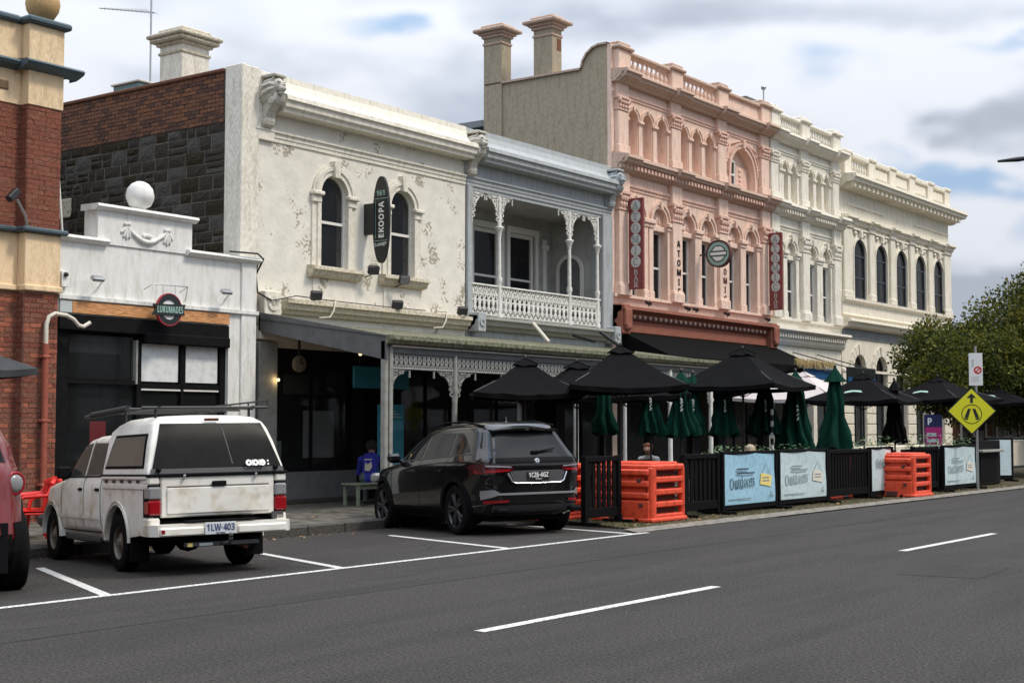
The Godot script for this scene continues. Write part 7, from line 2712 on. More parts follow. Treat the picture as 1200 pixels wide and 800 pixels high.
	for k in 2:
		b.bx(0.40 + k * 0.085, 0.415 + k * 0.085, 1.235, 1.305, 0.0, 0.003)
		annulus(b, 0.60, 1.25 + k * 0.04, 0.0, 0.012, 0.0, 0.003, 8)
	b.bx(0.52, 0.56, 1.265, 1.28, 0.003, 0.004)
	var st := part("sticker", b, M.sign_white, cn)
	st.transform = Transform3D(Basis(Vector3.UP, -PI / 2), Vector3(-2.585, 0, 0)) * Transform3D(Basis(Vector3.RIGHT, -0.34), Vector3(0, 0.06, 0.46))
	b = MB.new()
	b.bx(-2.385, -2.36, 1.755, 1.79, -0.09, 0.09, 0.008)
	part("brake_lamp", b, mat("brake_brown", lin(0.10, 0.035, 0.02), 0.4), cn)
	# roof rack with rolled awning
	var rk := MB.new()
	for s in [-0.58, 0.58]: rk.tube([Vector3(-2.25, 1.92, s), Vector3(-0.35, 1.92, s)], 0.02, 6)
	for x in [-2.2, -1.75, -1.3, -0.85, -0.4]: rk.tube([Vector3(x, 1.92, -0.78), Vector3(x, 1.92, 0.78)], 0.018, 6)
	for s in [-0.58, 0.58]:
		for x in [-2.1, -1.0]: rk.tube([Vector3(x, 1.78, s), Vector3(x, 1.92, s)], 0.018, 6)
	rk.tube([Vector3(-2.2, 2.0, 0.78), Vector3(-0.5, 2.0, 0.78)], 0.012, 6)
	for x in [-2.2, -1.6, -1.0, -0.5]: rk.tube([Vector3(x, 1.92, 0.78), Vector3(x, 2.0, 0.78)], 0.01, 5)
	var r0 := part("roof_rack", rk, M.black_metal, o)
	b = MB.new()
	b.tube([Vector3(-1.6, 1.93, -0.74), Vector3(-0.15, 1.90, -0.74)], 0.042, 10)
	part("rolled_awning", b, mat("awning_bag", lin(0.02, 0.019, 0.018), 0.8), r0)
	b = MB.new()
	b.tube([Vector3(-0.2, 1.90, -0.74), Vector3(0.12, 1.88, -0.74)], 0.03, 8)
	part("awning_clamp", b, M.trim_grey, r0)

func black_suv() -> void:
	var o := thing("black_suv", "glossy black sport utility car with silver trimmed rear bumper parked nose in", "car")
	ground_pose(o, 19.55, -15.25, deg_to_rad(64.0))
	o.transform.basis = o.transform.basis * Basis.from_scale(Vector3(1.06, 1.09, 1.06))
	var h := Hull.new()
	h.lv = [[0.24, 2.0, -2.12, 0.80, 4.0, 5.0], [0.32, 2.2, -2.34, 0.90, 4.0, 5.0], [0.46, 2.27, -2.42, 0.93, 4.0, 5.0], [0.60, 2.29, -2.43, 0.938, 4.0, 5.0], [0.75, 2.28, -2.41, 0.945, 4.0, 5.5], [0.88, 2.22, -2.405, 0.942, 4.0, 6.0], [0.96, 2.08, -2.40, 0.935, 4.0, 6.0], [1.01, 1.70, -2.395, 0.925, 4.0, 6.0], [1.06, 1.2, -2.385, 0.905, 5.0, 6.0], [1.10, 0.98, -2.36, 0.882, 6.0, 6.0], [1.25, 0.72, -2.22, 0.80, 8.0, 6.0], [1.40, 0.45, -2.10, 0.725, 8.0, 6.0], [1.52, 0.18, -2.0, 0.665, 8.0, 6.0], [1.58, -0.02, -1.94, 0.625, 7.0, 6.0], [1.63, -0.3, -1.82, 0.55, 5.0, 5.0], [1.66, -0.55, -1.55, 0.42, 3.5, 4.0], [1.675, -0.75, -1.25, 0.18, 3.0, 3.0]]
	part("body", hull_mesh(h, 1, [-1.43, 1.43], 0.37, 0.45), M.suv_paint, o)
	car_common(o, h, 0.37, 1.43, 0.80, M.rim_black, M.trim_black)
	var b: MB
	for s in [-1.0, 1.0]:
		b = MB.new()
		flank(h, b, v2([[-0.12, 1.12], [0.86, 1.10], [0.30, 1.50], [-0.12, 1.53]]), s)
		part("door_window", b, M.tint_glass, o)
		b = MB.new()
		flank(h, b, v2([[-1.12, 1.15], [-0.18, 1.12], [-0.18, 1.53], [-1.05, 1.50]]), s)
		part("door_window", b, M.tint_glass, o)
		b = MB.new()
		flank(h, b, v2([[-1.78, 1.22], [-1.18, 1.15], [-1.11, 1.49], [-1.45, 1.44]]), s)
		part("quarter_window", b, M.tint_glass, o)
		b = MB.new()
		flank(h, b, v2([[-1.82, 1.18], [0.9, 1.07], [0.9, 1.085], [-1.82, 1.195]]), s, 0.007, 20, 1)
		part("window_trim", b, M.trim_grey, o)
		b = MB.new()
		flank(h, b, v2([[-0.155, 0.42], [-0.145, 0.42], [-0.145, 1.10], [-0.155, 1.10]]), s, 0.002, 1, 14)
		flank(h, b, v2([[0.98, 0.42], [0.99, 0.42], [0.97, 1.06], [0.96, 1.06]]), s, 0.002, 1, 14)
		flank(h, b, v2([[-1.06, 0.72], [-1.05, 0.72], [-1.12, 1.10], [-1.13, 1.10]]), s, 0.002, 1, 10)
		part("door_seams", b, M.tyre, o)
		for hx in [-0.88, 0.12]:
			b = MB.new()
			var hz := h.side(hx, 0.93)
			b.bx(hx - 0.12, hx + 0.1, 0.925, 0.955, s * hz - 0.02, s * hz + 0.025, 0.012)
			part("door_handle", b, M.suv_paint, o)
		# body creases
		b = MB.new()
		flank(h, b, v2([[-2.1, 0.955], [1.6, 0.90], [1.6, 0.915], [-2.1, 0.975]]), s, 0.010, 26, 1)
		part("shoulder_crease", b, M.suv_paint, o)
		b = MB.new()
		b.bx(0.66, 0.80, 1.07, 1.22, s * 0.98 - 0.11, s * 0.98 + 0.11, 0.045)
		b.tube([Vector3(0.74, 1.09, s * 0.84), Vector3(0.73, 1.11, s * 0.93)], 0.03, 6)
		part("mirror", b, M.suv_paint, o)
		b = MB.new()
		b.tube([Vector3(0.1, 1.60, s * 0.60), Vector3(-0.5, 1.665, s * 0.60), Vector3(-1.2, 1.665, s * 0.60), Vector3(-1.85, 1.585, s * 0.60)], 0.016, 6)
		part("roof_rail", b, M.trim_black, o)
		# tail lamp running from the gate round the corner
		b = MB.new()
		tail(h, b, v2([[s * 0.40, 0.93], [s * 0.90, 0.88], [s * 0.90, 1.035], [s * 0.42, 1.0]]) if s > 0 else v2([[-0.90, 0.88], [-0.40, 0.93], [-0.42, 1.0], [-0.90, 1.035]]), 0.012)
		flank(h, b, v2([[-2.30, 0.89], [-1.92, 0.97], [-1.92, 1.02], [-2.28, 1.03]]), s, 0.012)
		var tl := part("tail_lamp", b, M.lens_dark, o)
		b = MB.new()
		tail(h, b, v2([[0.46, 0.925], [0.88, 0.90], [0.88, 0.945], [0.46, 0.95]]) if s > 0 else v2([[-0.88, 0.90], [-0.46, 0.925], [-0.46, 0.95], [-0.88, 0.945]]), 0.018)
		part("red_lens", b, M.lens_red, tl)
		b = MB.new()
		tail(h, b, v2([[0.44, 0.975], [0.89, 1.0], [0.89, 1.022], [0.44, 0.992]]) if s > 0 else v2([[-0.89, 1.0], [-0.44, 0.975], [-0.44, 0.992], [-0.89, 1.022]]), 0.018)
		part("lamp_brow", b, M.silver, tl)
		# bumper corner wedge, reflector, exhaust
		b = MB.new()
		tail(h, b, v2([[0.60, 0.60], [0.82, 0.52], [0.83, 0.65], [0.70, 0.665]]) if s > 0 else v2([[-0.82, 0.52], [-0.60, 0.60], [-0.70, 0.665], [-0.83, 0.65]]), 0.014)
		part("bumper_wedge", b, M.silver, o)
		b = MB.new()
		tail(h, b, v2([[0.50, 0.485], [0.80, 0.465], [0.80, 0.505], [0.50, 0.515]]) if s > 0 else v2([[-0.80, 0.465], [-0.50, 0.485], [-0.50, 0.515], [-0.80, 0.505]]), 0.022)
		part("reflector", b, M.lens_red, o)
		b = MB.new()
		b.bx(-2.47, -2.3, 0.33, 0.40, s * 0.62 - 0.09, s * 0.62 + 0.09, 0.02)
		part("exhaust_tip", b, M.trim_black, o)
	b = MB.new()
	tail(h, b, v2([[-0.70, 1.12], [0.70, 1.12], [0.57, 1.49], [-0.57, 1.49]]), 0.008)
	part("rear_window", b, M.tint_glass, o)
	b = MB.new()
	tail(h, b, v2([[-0.76, 1.035], [0.76, 1.035], [0.72, 1.118], [-0.72, 1.118]]), 0.012)  # black strip added to hide the bright sky reflection below the glass
	part("reflection_cover", b, M.trim_black, o)
	b = MB.new()
	var sr: Array = []
	for i in 5:
		var row := PackedVector3Array()
		var t := i / 4.0
		for j in 13:
			var u := j / 12.0 * 2.0 - 1.0
			row.push_back(Vector3(lerpf(-1.75, -2.13 + 0.07 * u * u, t), lerpf(1.625, 1.545, t) - 0.05 * u * u * (1.0 - 0.4 * t), u * 0.565))
		sr.push_back(row)
	b.grid(sr, false, true)
	var sl: Array = []
	for row in [sr[4], sr[4]]:
		var lo := PackedVector3Array()
		for p in row: lo.push_back(p + Vector3(0.02, -0.035, 0) * sl.size())
		sl.push_back(lo)
	b.grid(sl, false, true)
	part("roof_spoiler", b, M.suv_paint, o)
	b = MB.new()
	b.ext(PackedVector2Array([Vector2(-1.45, 1.655), Vector2(-1.25, 1.655), Vector2(-1.42, 1.735)]), -0.012, 0.012)
	part("roof_fin", b, M.suv_paint, o)
	b = MB.new()
	b.tube([Vector3(h.rear(0.05, 1.19) - 0.03, 1.19, 0.02), Vector3(h.rear(0.3, 1.22) - 0.03, 1.24, 0.36)], [0.018, 0.01], 6)
	b.bx(h.rear(0.0, 1.19) - 0.05, h.rear(0.0, 1.19), 1.17, 1.215, -0.05, 0.07, 0.01)
	part("rear_wiper", b, M.trim_black, o)
	# plate recess with its bright lower lip
	b = MB.new()
	tail(h, b, v2([[-0.40, 0.755], [0.40, 0.755], [0.47, 0.93], [-0.47, 0.93]]), 0.007)
	part("plate_recess", b, M.trim_grey, o)
	b = MB.new()
	var lip: Array = []
	for p in [[-0.50, 0.90], [-0.44, 0.775], [-0.38, 0.748], [0.0, 0.742], [0.38, 0.748], [0.44, 0.775], [0.50, 0.90]]: lip.push_back(Vector3(h.rear(p[0], p[1]) - 0.014, p[1], p[0]))
	b.tube(lip, 0.016, 6)
	part("plate_lip", b, M.chrome, o)
	plate(o, "1CZ6·4GZ", Vector3(h.rear(0.0, 0.85) - 0.02, 0.855, 0.0), 0.37, 0.12, M.plate_black, M.sign_white, "VICTORIA")
	b = MB.new()
	tail(h, b, v2([[-0.84, 0.585], [0.84, 0.585], [0.80, 0.615], [-0.80, 0.615]]), 0.016, 16, 2)
	part("bumper_strip", b, M.silver, o)
	b = MB.new()
	tail(h, b, v2([[-0.80, 0.30], [0.80, 0.30], [0.78, 0.44], [-0.78, 0.44]]), 0.010, 14, 3)
	part("diffuser", b, M.trim_grey, o)
	# round badge and small model scripts
	b = MB.new()
	b.xf = Transform3D(Basis(Vector3.BACK, PI / 2), Vector3(h.rear(0, 1.06) - 0.012, 1.06, 0.0))
	b.lathe([Vector2(0.042, -0.01), Vector2(0.042, 0.006), Vector2(0.001, 0.01)], Vector3.ZERO, 18)
	var bd := part("badge", b, M.chrome, o)
	for q in [[0.0, 1], [PI, 1], [PI / 2, 0], [-PI / 2, 0]]:
		b = MB.new()
		var tri := PackedVector2Array([Vector2.ZERO])
		for k in 7:
			var t: float = q[0] - PI / 2 + PI / 4 + k * PI / 12.0
			tri.push_back(Vector2(cos(t), sin(t)) * 0.027)
		b.ext(tri, 0.0, 0.002)
		var qd := part("badge_quarter", b, M.sign_white if q[1] else M.sign_blue, bd)
		qd.transform = Transform3D(Basis(Vector3.UP, -PI / 2), Vector3(h.rear(0, 1.06) - 0.023, 1.06, 0.0))
	for q in [["X3", -0.68, 0.70], ["xDrive", 0.62, 0.71]]:
		words(q[0], 0.045, 0.004, M.chrome, o, Transform3D(Basis(Vector3.UP, -PI / 2), Vector3(h.rear(q[1], q[2]) - 0.01, q[2], q[1])), "model_script")

# parts that both hatch-backed cars share
func car_common(o: Node3D, h: Hull, wr: float, ax: float, wz: float, rim: Material, clad: Material) -> void:
	var b: MB
	for s in [-1.0, 1.0]:
		for x in [-ax, ax]:
			b = MB.new()
			arch_trim(h, b, x, wr, wr + 0.045, wr + 0.11, 0.26, s)
			part("arch_trim", b, clad, o)
			wheel(o, Vector3(x, wr, s * wz), wr, 0.235, rim, 1)
		b = MB.new()
		flank(h, b, v2([[-ax + 0.45, 0.255], [ax - 0.45, 0.255], [ax - 0.45, 0.40], [-ax + 0.45, 0.40]]), s, 0.008, 16, 2)
		part("sill_cladding", b, clad, o)
		b = MB.new()
		b.bx(2.0, 2.2, 0.74, 0.9, s * 0.62 - 0.2, s * 0.62 + 0.2, 0.04)
		part("headlamp", b, M.lens_clear, o)
	b = MB.new()
	b.bx(-2.1, 2.0, 0.2, 0.62, -0.6, 0.6)
	part("underbody", b, M.trim_black, o)
	b = MB.new()
	var rows: Array = []
	for i in 6:
		var y := lerpf(1.12, 1.53, i / 5.0)
		var row := PackedVector3Array()
		for j in 9:
			var zz := lerpf(-0.62, 0.62, j / 8.0) * (1.0 - 0.1 * i / 5.0)
			row.push_back(Vector3(h.at(y)[1] - 0.06 * zz * zz + 0.012, y, zz))
		rows.push_back(row)
	b.grid(rows, false, true)
	part("windscreen", b, M.tint_glass, o)

func red_car() -> void:
	var o := thing("red_hatchback", "dark red car with a round clear tail lamp and black wheel arch trim", "car")
	ground_pose(o, 8.83, -14.8, deg_to_rad(66.0))
	o.transform.basis = o.transform.basis * Basis.from_scale(Vector3(1.12, 1.17, 1.12))
	var h := Hull.new()
	h.lv = [[0.26, 1.9, -1.98, 0.76, 4.0, 4.0], [0.34, 2.05, -2.12, 0.86, 4.0, 4.0], [0.5, 2.1, -2.18, 0.885, 4.0, 4.0], [0.62, 2.1, -2.17, 0.885, 4.0, 4.0], [0.8, 2.05, -2.12, 0.882, 4.0, 4.0], [0.95, 1.9, -2.10, 0.87, 4.0, 4.0], [1.02, 1.6, -2.08, 0.855, 4.0, 4.0], [1.08, 1.1, -2.04, 0.835, 5.0, 4.0], [1.14, 0.92, -1.99, 0.81, 6.0, 4.0], [1.3, 0.66, -1.88, 0.74, 7.0, 5.0], [1.44, 0.4, -1.76, 0.67, 7.0, 5.0], [1.52, 0.15, -1.66, 0.60, 6.0, 5.0], [1.56, -0.1, -1.5, 0.5, 5.0, 4.0], [1.585, -0.4, -1.2, 0.25, 3.0, 3.0]]
	part("body", hull_mesh(h, 1, [-1.3, 1.3], 0.35, 0.43), M.red_paint, o)
	car_common(o, h, 0.35, 1.3, 0.76, M.rim_black, M.trim_black)
	var b := MB.new()
	tail(h, b, v2([[-0.62, 1.13], [0.62, 1.13], [0.52, 1.42], [-0.52, 1.42]]), 0.008)
	part("rear_window", b, M.tint_glass, o)
	b = MB.new()
	tail(h, b, v2([[-0.84, 0.28], [0.84, 0.28], [0.86, 0.52], [-0.86, 0.52]]), 0.012, 16, 4)
	part("bumper_cladding", b, M.trim_black, o)
	for s in [-1.0, 1.0]:
		b = MB.new()
		flank(h, b, v2([[-1.05, 1.15], [0.8, 1.13], [0.25, 1.44], [-0.95, 1.44]]), s)
		part("side_windows", b, M.tint_glass, o)
		b = MB.new()
		flank(h, b, v2([[-1.95, 0.28], [-1.7, 0.28], [-1.72, 0.62], [-1.98, 0.62]]), s, 0.010)
		part("corner_cladding", b, M.trim_black, o)
		var c := Vector3(h.rear(s * 0.70, 0.95) - 0.005, 0.95, s * 0.70)
		b = MB.new()
		b.xf = Transform3D(Basis(Vector3.UP, s * 0.5) * Basis(Vector3.BACK, PI / 2), c)
		b.lathe([Vector2(0.105, -0.05), Vector2(0.105, 0.015), Vector2(0.095, 0.025), Vector2(0.08, 0.02)], Vector3.ZERO, 22)
		var tl := part("tail_lamp", b, M.lens_red, o)
		b = MB.new()
		b.xf = Transform3D(Basis(Vector3.UP, s * 0.5) * Basis(Vector3.BACK, PI / 2), c)
		b.lathe([Vector2(0.082, 0.005), Vector2(0.07, 0.03), Vector2(0.04, 0.04), Vector2(0.001, 0.043)], Vector3.ZERO, 22)
		part("clear_lens", b, M.lens_clear, tl)
	seats(o, [0.2], 0.6)
# ---------- outdoor dining: barriers, fence panels, umbrellas, tables ----------
# square market umbrella, open
func open_umbrella(label: String, at: Vector3, side: float, rim: float, apex: float, turn: float, m: Material, group := "", slogan := false) -> Node3D:
	var o := thing("market_umbrella", label, "umbrella", at, turn, group)
	var b := MB.new()
	var hs := side / 2.0
	var wr := FastNoiseLite.new()
	wr.seed = int(at.x * 10.0)
	wr.frequency = 1.4
	for f in 4:
		var q := Basis(Vector3.UP, f * PI / 2)
		var rows: Array = []
		for i in 9:
			var t := i / 8.0
			var row := PackedVector3Array()
			for j in 11:
				var u := j / 10.0 * 2.0 - 1.0
				var w := lerpf(0.12, hs, t)
				var y := lerpf(apex, rim, t) - 0.09 * sin(PI * t) * 0.6
				y -= 0.07 * t * (1.0 - u * u) * (0.4 + 0.6 * t)     # cloth sags between the ribs
				y += 0.05 * wr.get_noise_3d(u * 2.2 + f * 7.0, t * 0.9, u * t) * t * (1.0 - u * u * 0.8)
				row.push_back(q * Vector3(u * w, y, w * (1.0 - 0.05 * t * (1.0 - u * u))))
			rows.push_back(row)
		b.grid(rows, false, true)
		# short valance
		var vr: Array = []
		for i in 3:
			var row := PackedVector3Array()
			for j in 11:
				var u := j / 10.0 * 2.0 - 1.0
				row.push_back(q * Vector3(u * hs, rim - 0.07 * (1.0 - u * u) - i * 0.045, hs * (1.0 - 0.05 * (1.0 - u * u)) - 0.006 * i * (1.0 + sin(j * 2.3))))
			vr.push_back(row)
		b.grid(vr, false, true)
	part("canopy", b, m, o)
	b = MB.new()
	for f in 4:
		var q := Basis(Vector3.UP, f * PI / 2)
		var rows: Array = []
		for i in 4:
			var t := i / 3.0
			var row := PackedVector3Array()
			for j in 7:
				var u := j / 6.0 * 2.0 - 1.0
				var w := lerpf(0.01, 0.24, t)
				row.push_back(q * Vector3(u * w, apex + 0.10 - 0.13 * t - 0.025 * t * (1.0 - u * u) + 0.012 * sin(j * 2.0 + f), w))
			rows.push_back(row)
		b.grid(rows, false, true)
	part("vent_cap", b, m, o)
	b = MB.new()
	b.tube([Vector3(0, 0.03, 0), Vector3(0, apex - 0.02, 0)], 0.024, 10)
	b.ball(Vector3(0, apex + 0.12, 0), Vector3(0.03, 0.05, 0.03), 8)
	part("pole", b, M.black_metal, o)
	for k in 4:
		b = MB.new()
		var d := Vector3(1, 0, 1) if k == 0 else (Vector3(-1, 0, 1) if k == 1 else (Vector3(-1, 0, -1) if k == 2 else Vector3(1, 0, -1)))
		b.tube([Vector3(0, apex - 0.06, 0), d * hs * 0.99 + Vector3(0, rim - 0.01, 0)], 0.012, 5)
		b.tube([Vector3(0, rim - 0.28, 0), d * hs * 0.55 + Vector3(0, lerpf(apex, rim, 0.55) - 0.09, 0)], 0.01, 5)
		part("rib", b, M.black_metal, o)
	b = MB.new()
	b.bx(-0.3, 0.3, 0.0, 0.05, -0.3, 0.3, 0.02)
	part("base", b, M.black_metal, o)
	if slogan:
		b = MB.new()
		b.xf = Transform3D(Basis(Vector3.UP, -PI / 2) * Basis(Vector3.RIGHT, -0.95), Vector3(-hs * 0.72, lerpf(apex, rim, 0.72) + 0.02, 0.0))
		b.ext(PackedVector2Array([Vector2(-0.25, -0.05), Vector2(0.0, 0.02), Vector2(0.25, -0.02), Vector2(0.18, 0.07), Vector2(-0.05, 0.09), Vector2(-0.22, 0.03)]), 0.0, 0.004)
		part("print", b, M.sign_mint, o)
	return o

func closed_mesh(top: float, low: float, r: float, seed_: int) -> Mesh:
	var b := MB.new()
	var g := RandomNumberGenerator.new()
	g.seed = seed_
	var folds := 6 + seed_ % 4
	var wob := FastNoiseLite.new()
	wob.seed = seed_
	wob.frequency = 0.9
	var ph: Array = []
	for k in folds: ph.push_back(g.randf_range(0.65, 1.2))
	var rows: Array = []
	for i in 19:
		var t := i / 18.0
		var y := lerpf(top, low, t)
		var base := r * (0.10 + 0.62 * pow(t, 0.75) + 0.28 * t * t)
		if t < 0.22: base = r * (0.08 + 1.2 * t) if t > 0.05 else r * 0.05
		var row := PackedVector3Array()
		for j in 64:
			var a := TAU * j / 64.0
			var k := j * folds / 64
			var f: float = ph[k]
			var w := 0.5 + 0.5 * cos((a + 0.35 * t + 0.12 * sin(t * 5.0 + seed_)) * folds)
			var rad := base * (0.50 + 0.50 * pow(w, 0.7) * f) * (1.0 + 0.28 * wob.get_noise_3d(cos(a) * 1.4, t * 3.2, sin(a) * 1.4)) * (1.0 - 0.10 * exp(-pow((t - 0.62) * 9.0, 2.0)))
			row.push_back(Vector3(cos(a) * rad, y - 0.05 * t * (1.0 - w) * f + (0.04 * sin(a * 3.0 + seed_) if i == 18 else 0.0), sin(a) * rad))
		rows.push_back(row)
	b.grid(rows, true, false)
	return b.mesh()

func closed_umbrella(label: String, at: Vector3, top: float, low: float, r: float, m: Material, seed_: int, mark: bool, group := "") -> void:
	var o := thing("folded_umbrella", label, "umbrella", at, seed_ * 0.7, group)
	inst("canopy", closed_mesh(top, low, r, seed_), m, o)
	var b := MB.new()
	b.tube([Vector3(0, 0.03, 0), Vector3(0, top + 0.03, 0)], 0.022, 8)
	b.ball(Vector3(0, top + 0.05, 0), Vector3(0.035, 0.05, 0.035), 8)
	part("pole", b, M.black_metal, o)
	b = MB.new()
	b.bx(-0.25, 0.25, 0.0, 0.05, -0.25, 0.25, 0.02)
	part("base", b, M.black_metal, o)
	# cap flounce
	b = MB.new()
	var rows: Array = []
	for i in 4:
		var t := i / 3.0
		var row := PackedVector3Array()
		for j in 32:
			var a := TAU * j / 32.0
			row.push_back(Vector3(cos(a), 0, sin(a)) * r * lerpf(0.04, 0.46, t) * (1.0 + 0.14 * cos(a * 6.0) * t) + Vector3(0, top + 0.03 - 0.26 * (top - low) * 0.7 * t, 0))
		rows.push_back(row)
	b.grid(rows, true, false)
	part("cap", b, m, o)
	if mark:
		b = MB.new()
		var dir := Vector3(-0.86, 0, 0.5).rotated(Vector3.UP, -o.rotation.y)
		var side := dir.cross(Vector3.UP)
		for k in 4:      # loose script running down one fold
			var y := lerpf(top, low, 0.44 + 0.055 * k)
			var c := dir * r * (0.70 + 0.05 * k) + Vector3(0, y, 0)
			var pts: Array = []
			for j in 6: pts.push_back(c + side * (0.022 * sin(j * 1.3 + k)) + Vector3(0, 0.028 * cos(j * 1.1 + k * 2.0), 0))
			b.tube(pts, 0.007, 4)
		part("print", b, M.sign_white, o)

func slat_panel(x0: float, x1: float, z: float, label: String) -> void:
	var o := thing("slatted_fence_panel", label, "fence panel", Vector3(x0, 0.02, z), 0.0, "slatted dining fence panels")
	var w := x1 - x0
	for x in [0.0, w - 0.09]: boxpart("post", o, M.black_timber, x, x + 0.09, 0.0, 1.14, -0.05, 0.05, 0.008)
	boxpart("top_rail", o, M.black_timber, 0.09, w - 0.09, 1.04, 1.13, -0.04, 0.04, 0.008)
	boxpart("bottom_rail", o, M.black_timber, 0.09, w - 0.09, 0.1, 0.26, -0.04, 0.04, 0.008)
	var n := int((w - 0.2) / 0.15)
	for k in n:
		var cx := lerpf(0.09, w - 0.09, (k + 0.5) / n)
		boxpart("slat", o, M.black_timber, cx - 0.05, cx + 0.05, 0.26, 1.04, -0.015 + rng.randf_range(-0.004, 0.004), 0.012, 0.004)
	for x in [0.045, w - 0.045]: boxpart("foot", o, M.black_timber, x - 0.04, x + 0.04, -0.02, 0.04, -0.3, 0.3, 0.01)

func banner_panel(x0: float, x1: float, z: float, faded: int, label: String) -> void:
	var o := thing("banner_panel", label, "banner", Vector3(x0, 0.02, z))
	var w := x1 - x0
	for x in [0.0, w - 0.08]: boxpart("post", o, M.black_timber, x, x + 0.08, 0.0, 1.16, -0.05, 0.05, 0.008)
	boxpart("top_rail", o, M.black_timber, 0.08, w - 0.08, 1.10, 1.16, -0.04, 0.04, 0.008)
	boxpart("bottom_rail", o, M.black_timber, 0.08, w - 0.08, 0.04, 0.14, -0.04, 0.04, 0.008)
	boxpart("backing", o, M.black_timber, 0.08, w - 0.08, 0.14, 1.10, -0.03, 0.0)
	var b := MB.new()
	var rows: Array = []
	for i in 8:
		var row := PackedVector3Array()
		for j in 25:
			var u := j / 24.0
			var v := i / 7.0
			row.push_back(Vector3(lerpf(0.09, w - 0.09, u), lerpf(0.14, 1.105 - 0.012 * sin(u * PI * 3.0) * v, v), 0.026 + 0.010 * sin(u * 9.0 + v * 2.0) * (0.4 + v) + 0.006 * sin(v * 7.0)))
		rows.push_back(row)
	b.grid(rows, false, false)
	var sh := part("printed_sheet", b, M.banner_blue if faded == 0 else M.banner_faded, o)
	var ink: Material = M.banner_ink if faded == 0 else M.banner_grey_ink
	var zz := 0.05
	if w > 1.5:
		words("Outdoors", 0.21, 0.003, ink, sh, Transform3D(Basis(Vector3.BACK, 0.05), Vector3(w * 0.34, 0.55, zz)), "lettering", w * 0.37 / 1.05, true)
		for q in [[0.24, 0.45, 0.80], [0.24, 0.56, 0.72]]:
			b = MB.new()
			b.bx(w * q[0], w * q[1], q[2], q[2] + 0.028, zz - 0.002, zz + 0.001)
			part("print_line", b, ink, sh)
		# hanging tag printed at the other end
		b = MB.new()
		b.ext(PackedVector2Array([Vector2(w * 0.66, 0.5), Vector2(w * 0.86, 0.44), Vector2(w * 0.88, 0.66), Vector2(w * 0.68, 0.72)]), zz - 0.002, zz + 0.001)
		part("print_tag", b, M.banner_yellow if faded == 0 else M.banner_cream, sh)
		b = MB.new()
		bar(b, Vector2(w * 0.69, 0.71), Vector2(w * 0.775, 0.9), 0.012, zz - 0.002, zz + 0.001)
		bar(b, Vector2(w * 0.87, 0.66), Vector2(w * 0.775, 0.9), 0.012, zz - 0.002, zz + 0.001)
		for k in 2: b.bx(w * 0.70, w * 0.83, 0.55 + k * 0.06, 0.575 + k * 0.06, zz + 0.001, zz + 0.003)
		part("print_tag_string", b, M.banner_grey_ink, sh)
		b = MB.new()
		b.bx(w * 0.1, w * 0.5, 0.235, 0.25, zz - 0.002, zz + 0.001)
		for k in 3: b.ext(PackedVector2Array([Vector2(w * 0.84 + k * 0.05, 0.24 + (k % 2) * 0.06), Vector2(w * 0.84 + k * 0.05 + 0.05, 0.25 + (k % 2) * 0.06), Vector2(w * 0.84 + k * 0.05 + 0.02, 0.3 + (k % 2) * 0.06)]), zz - 0.002, zz + 0.001)
		part("print_logo", b, M.banner_grey_ink, sh)
	else:
		words("Outdoors", 0.2, 0.003, M.banner_grey_ink, sh, Transform3D(Basis.IDENTITY, Vector3(w * 0.5, 0.78, zz)), "lettering", 0.6)
	for x in [0.04, w - 0.04]: boxpart("foot", o, M.black_timber, x - 0.04, x + 0.04, -0.02, 0.04, -0.3, 0.3, 0.01)

# water-filled plastic barrier: end with four slots faces the street (+z), ribbed long side faces -x
func barrier(at: Vector3, w: float, l: float, label: String, turn := 0.0) -> void:
	var o := thing("plastic_barrier", label, "barrier", at, turn)
	var b := MB.new()
	var H := 1.0
	# street end with slots: frame of posts and rails, hollows behind
	b.bx(0, 0.16, 0.04, H - 0.04, -0.12, 0, 0.03)
	b.bx(w - 0.10, w, 0.04, H - 0.04, -0.12, 0, 0.03)
	for k in 5: b.bx(0.12, w - 0.06, 0.04 + k * 0.214, 0.14 + k * 0.214, -0.13, -0.004, 0.02)
	b.bx(0.03, w - 0.03, 0.05, H - 0.05, -l, -0.18, 0.03)
	b.bx(0.02, w - 0.02, H - 0.09, H, -l, 0.0, 0.03)
	b.bx(0.1, w - 0.1, H - 0.02, H + 0.035, -l + 0.08, -0.1, 0.03)
	# ribs along the long side
	for y in [0.40, 0.60, 0.80]: b.bx(-0.035, 0.06, y, y + 0.12, -l, -0.06, 0.03)
	b.bx(-0.03, 0.05, 0.04, 0.38, -l, -0.05, 0.03)
	b.bx(-0.05, w + 0.03, 0.0, 0.08, -l - 0.03, -0.35, 0.025)
	b.bx(-0.05, w + 0.03, 0.0, 0.08, -0.28, 0.03, 0.025)
	part("body", b, M.orange_plastic, o)
	for k in 4:
		boxpart("slot", o, M.dark_red, 0.18, w - 0.12, 0.16 + k * 0.214, 0.235 + k * 0.214, -0.176, -0.15)
	b = MB.new()
	for q in [[0.22, 0.26], [0.26, 0.68], [l - 0.16, 0.26], [l - 0.14, 0.68]]: b.bx(-0.038, 0.0, q[1], q[1] + 0.07, -q[0] - 0.04, -q[0] + 0.04, 0.005)
	b.bx(-0.056, 0.0, 0.02, 0.14, -l * 0.6 - 0.14, -l * 0.6 + 0.14, 0.01)
	part("sockets", b, M.dark_red, o)

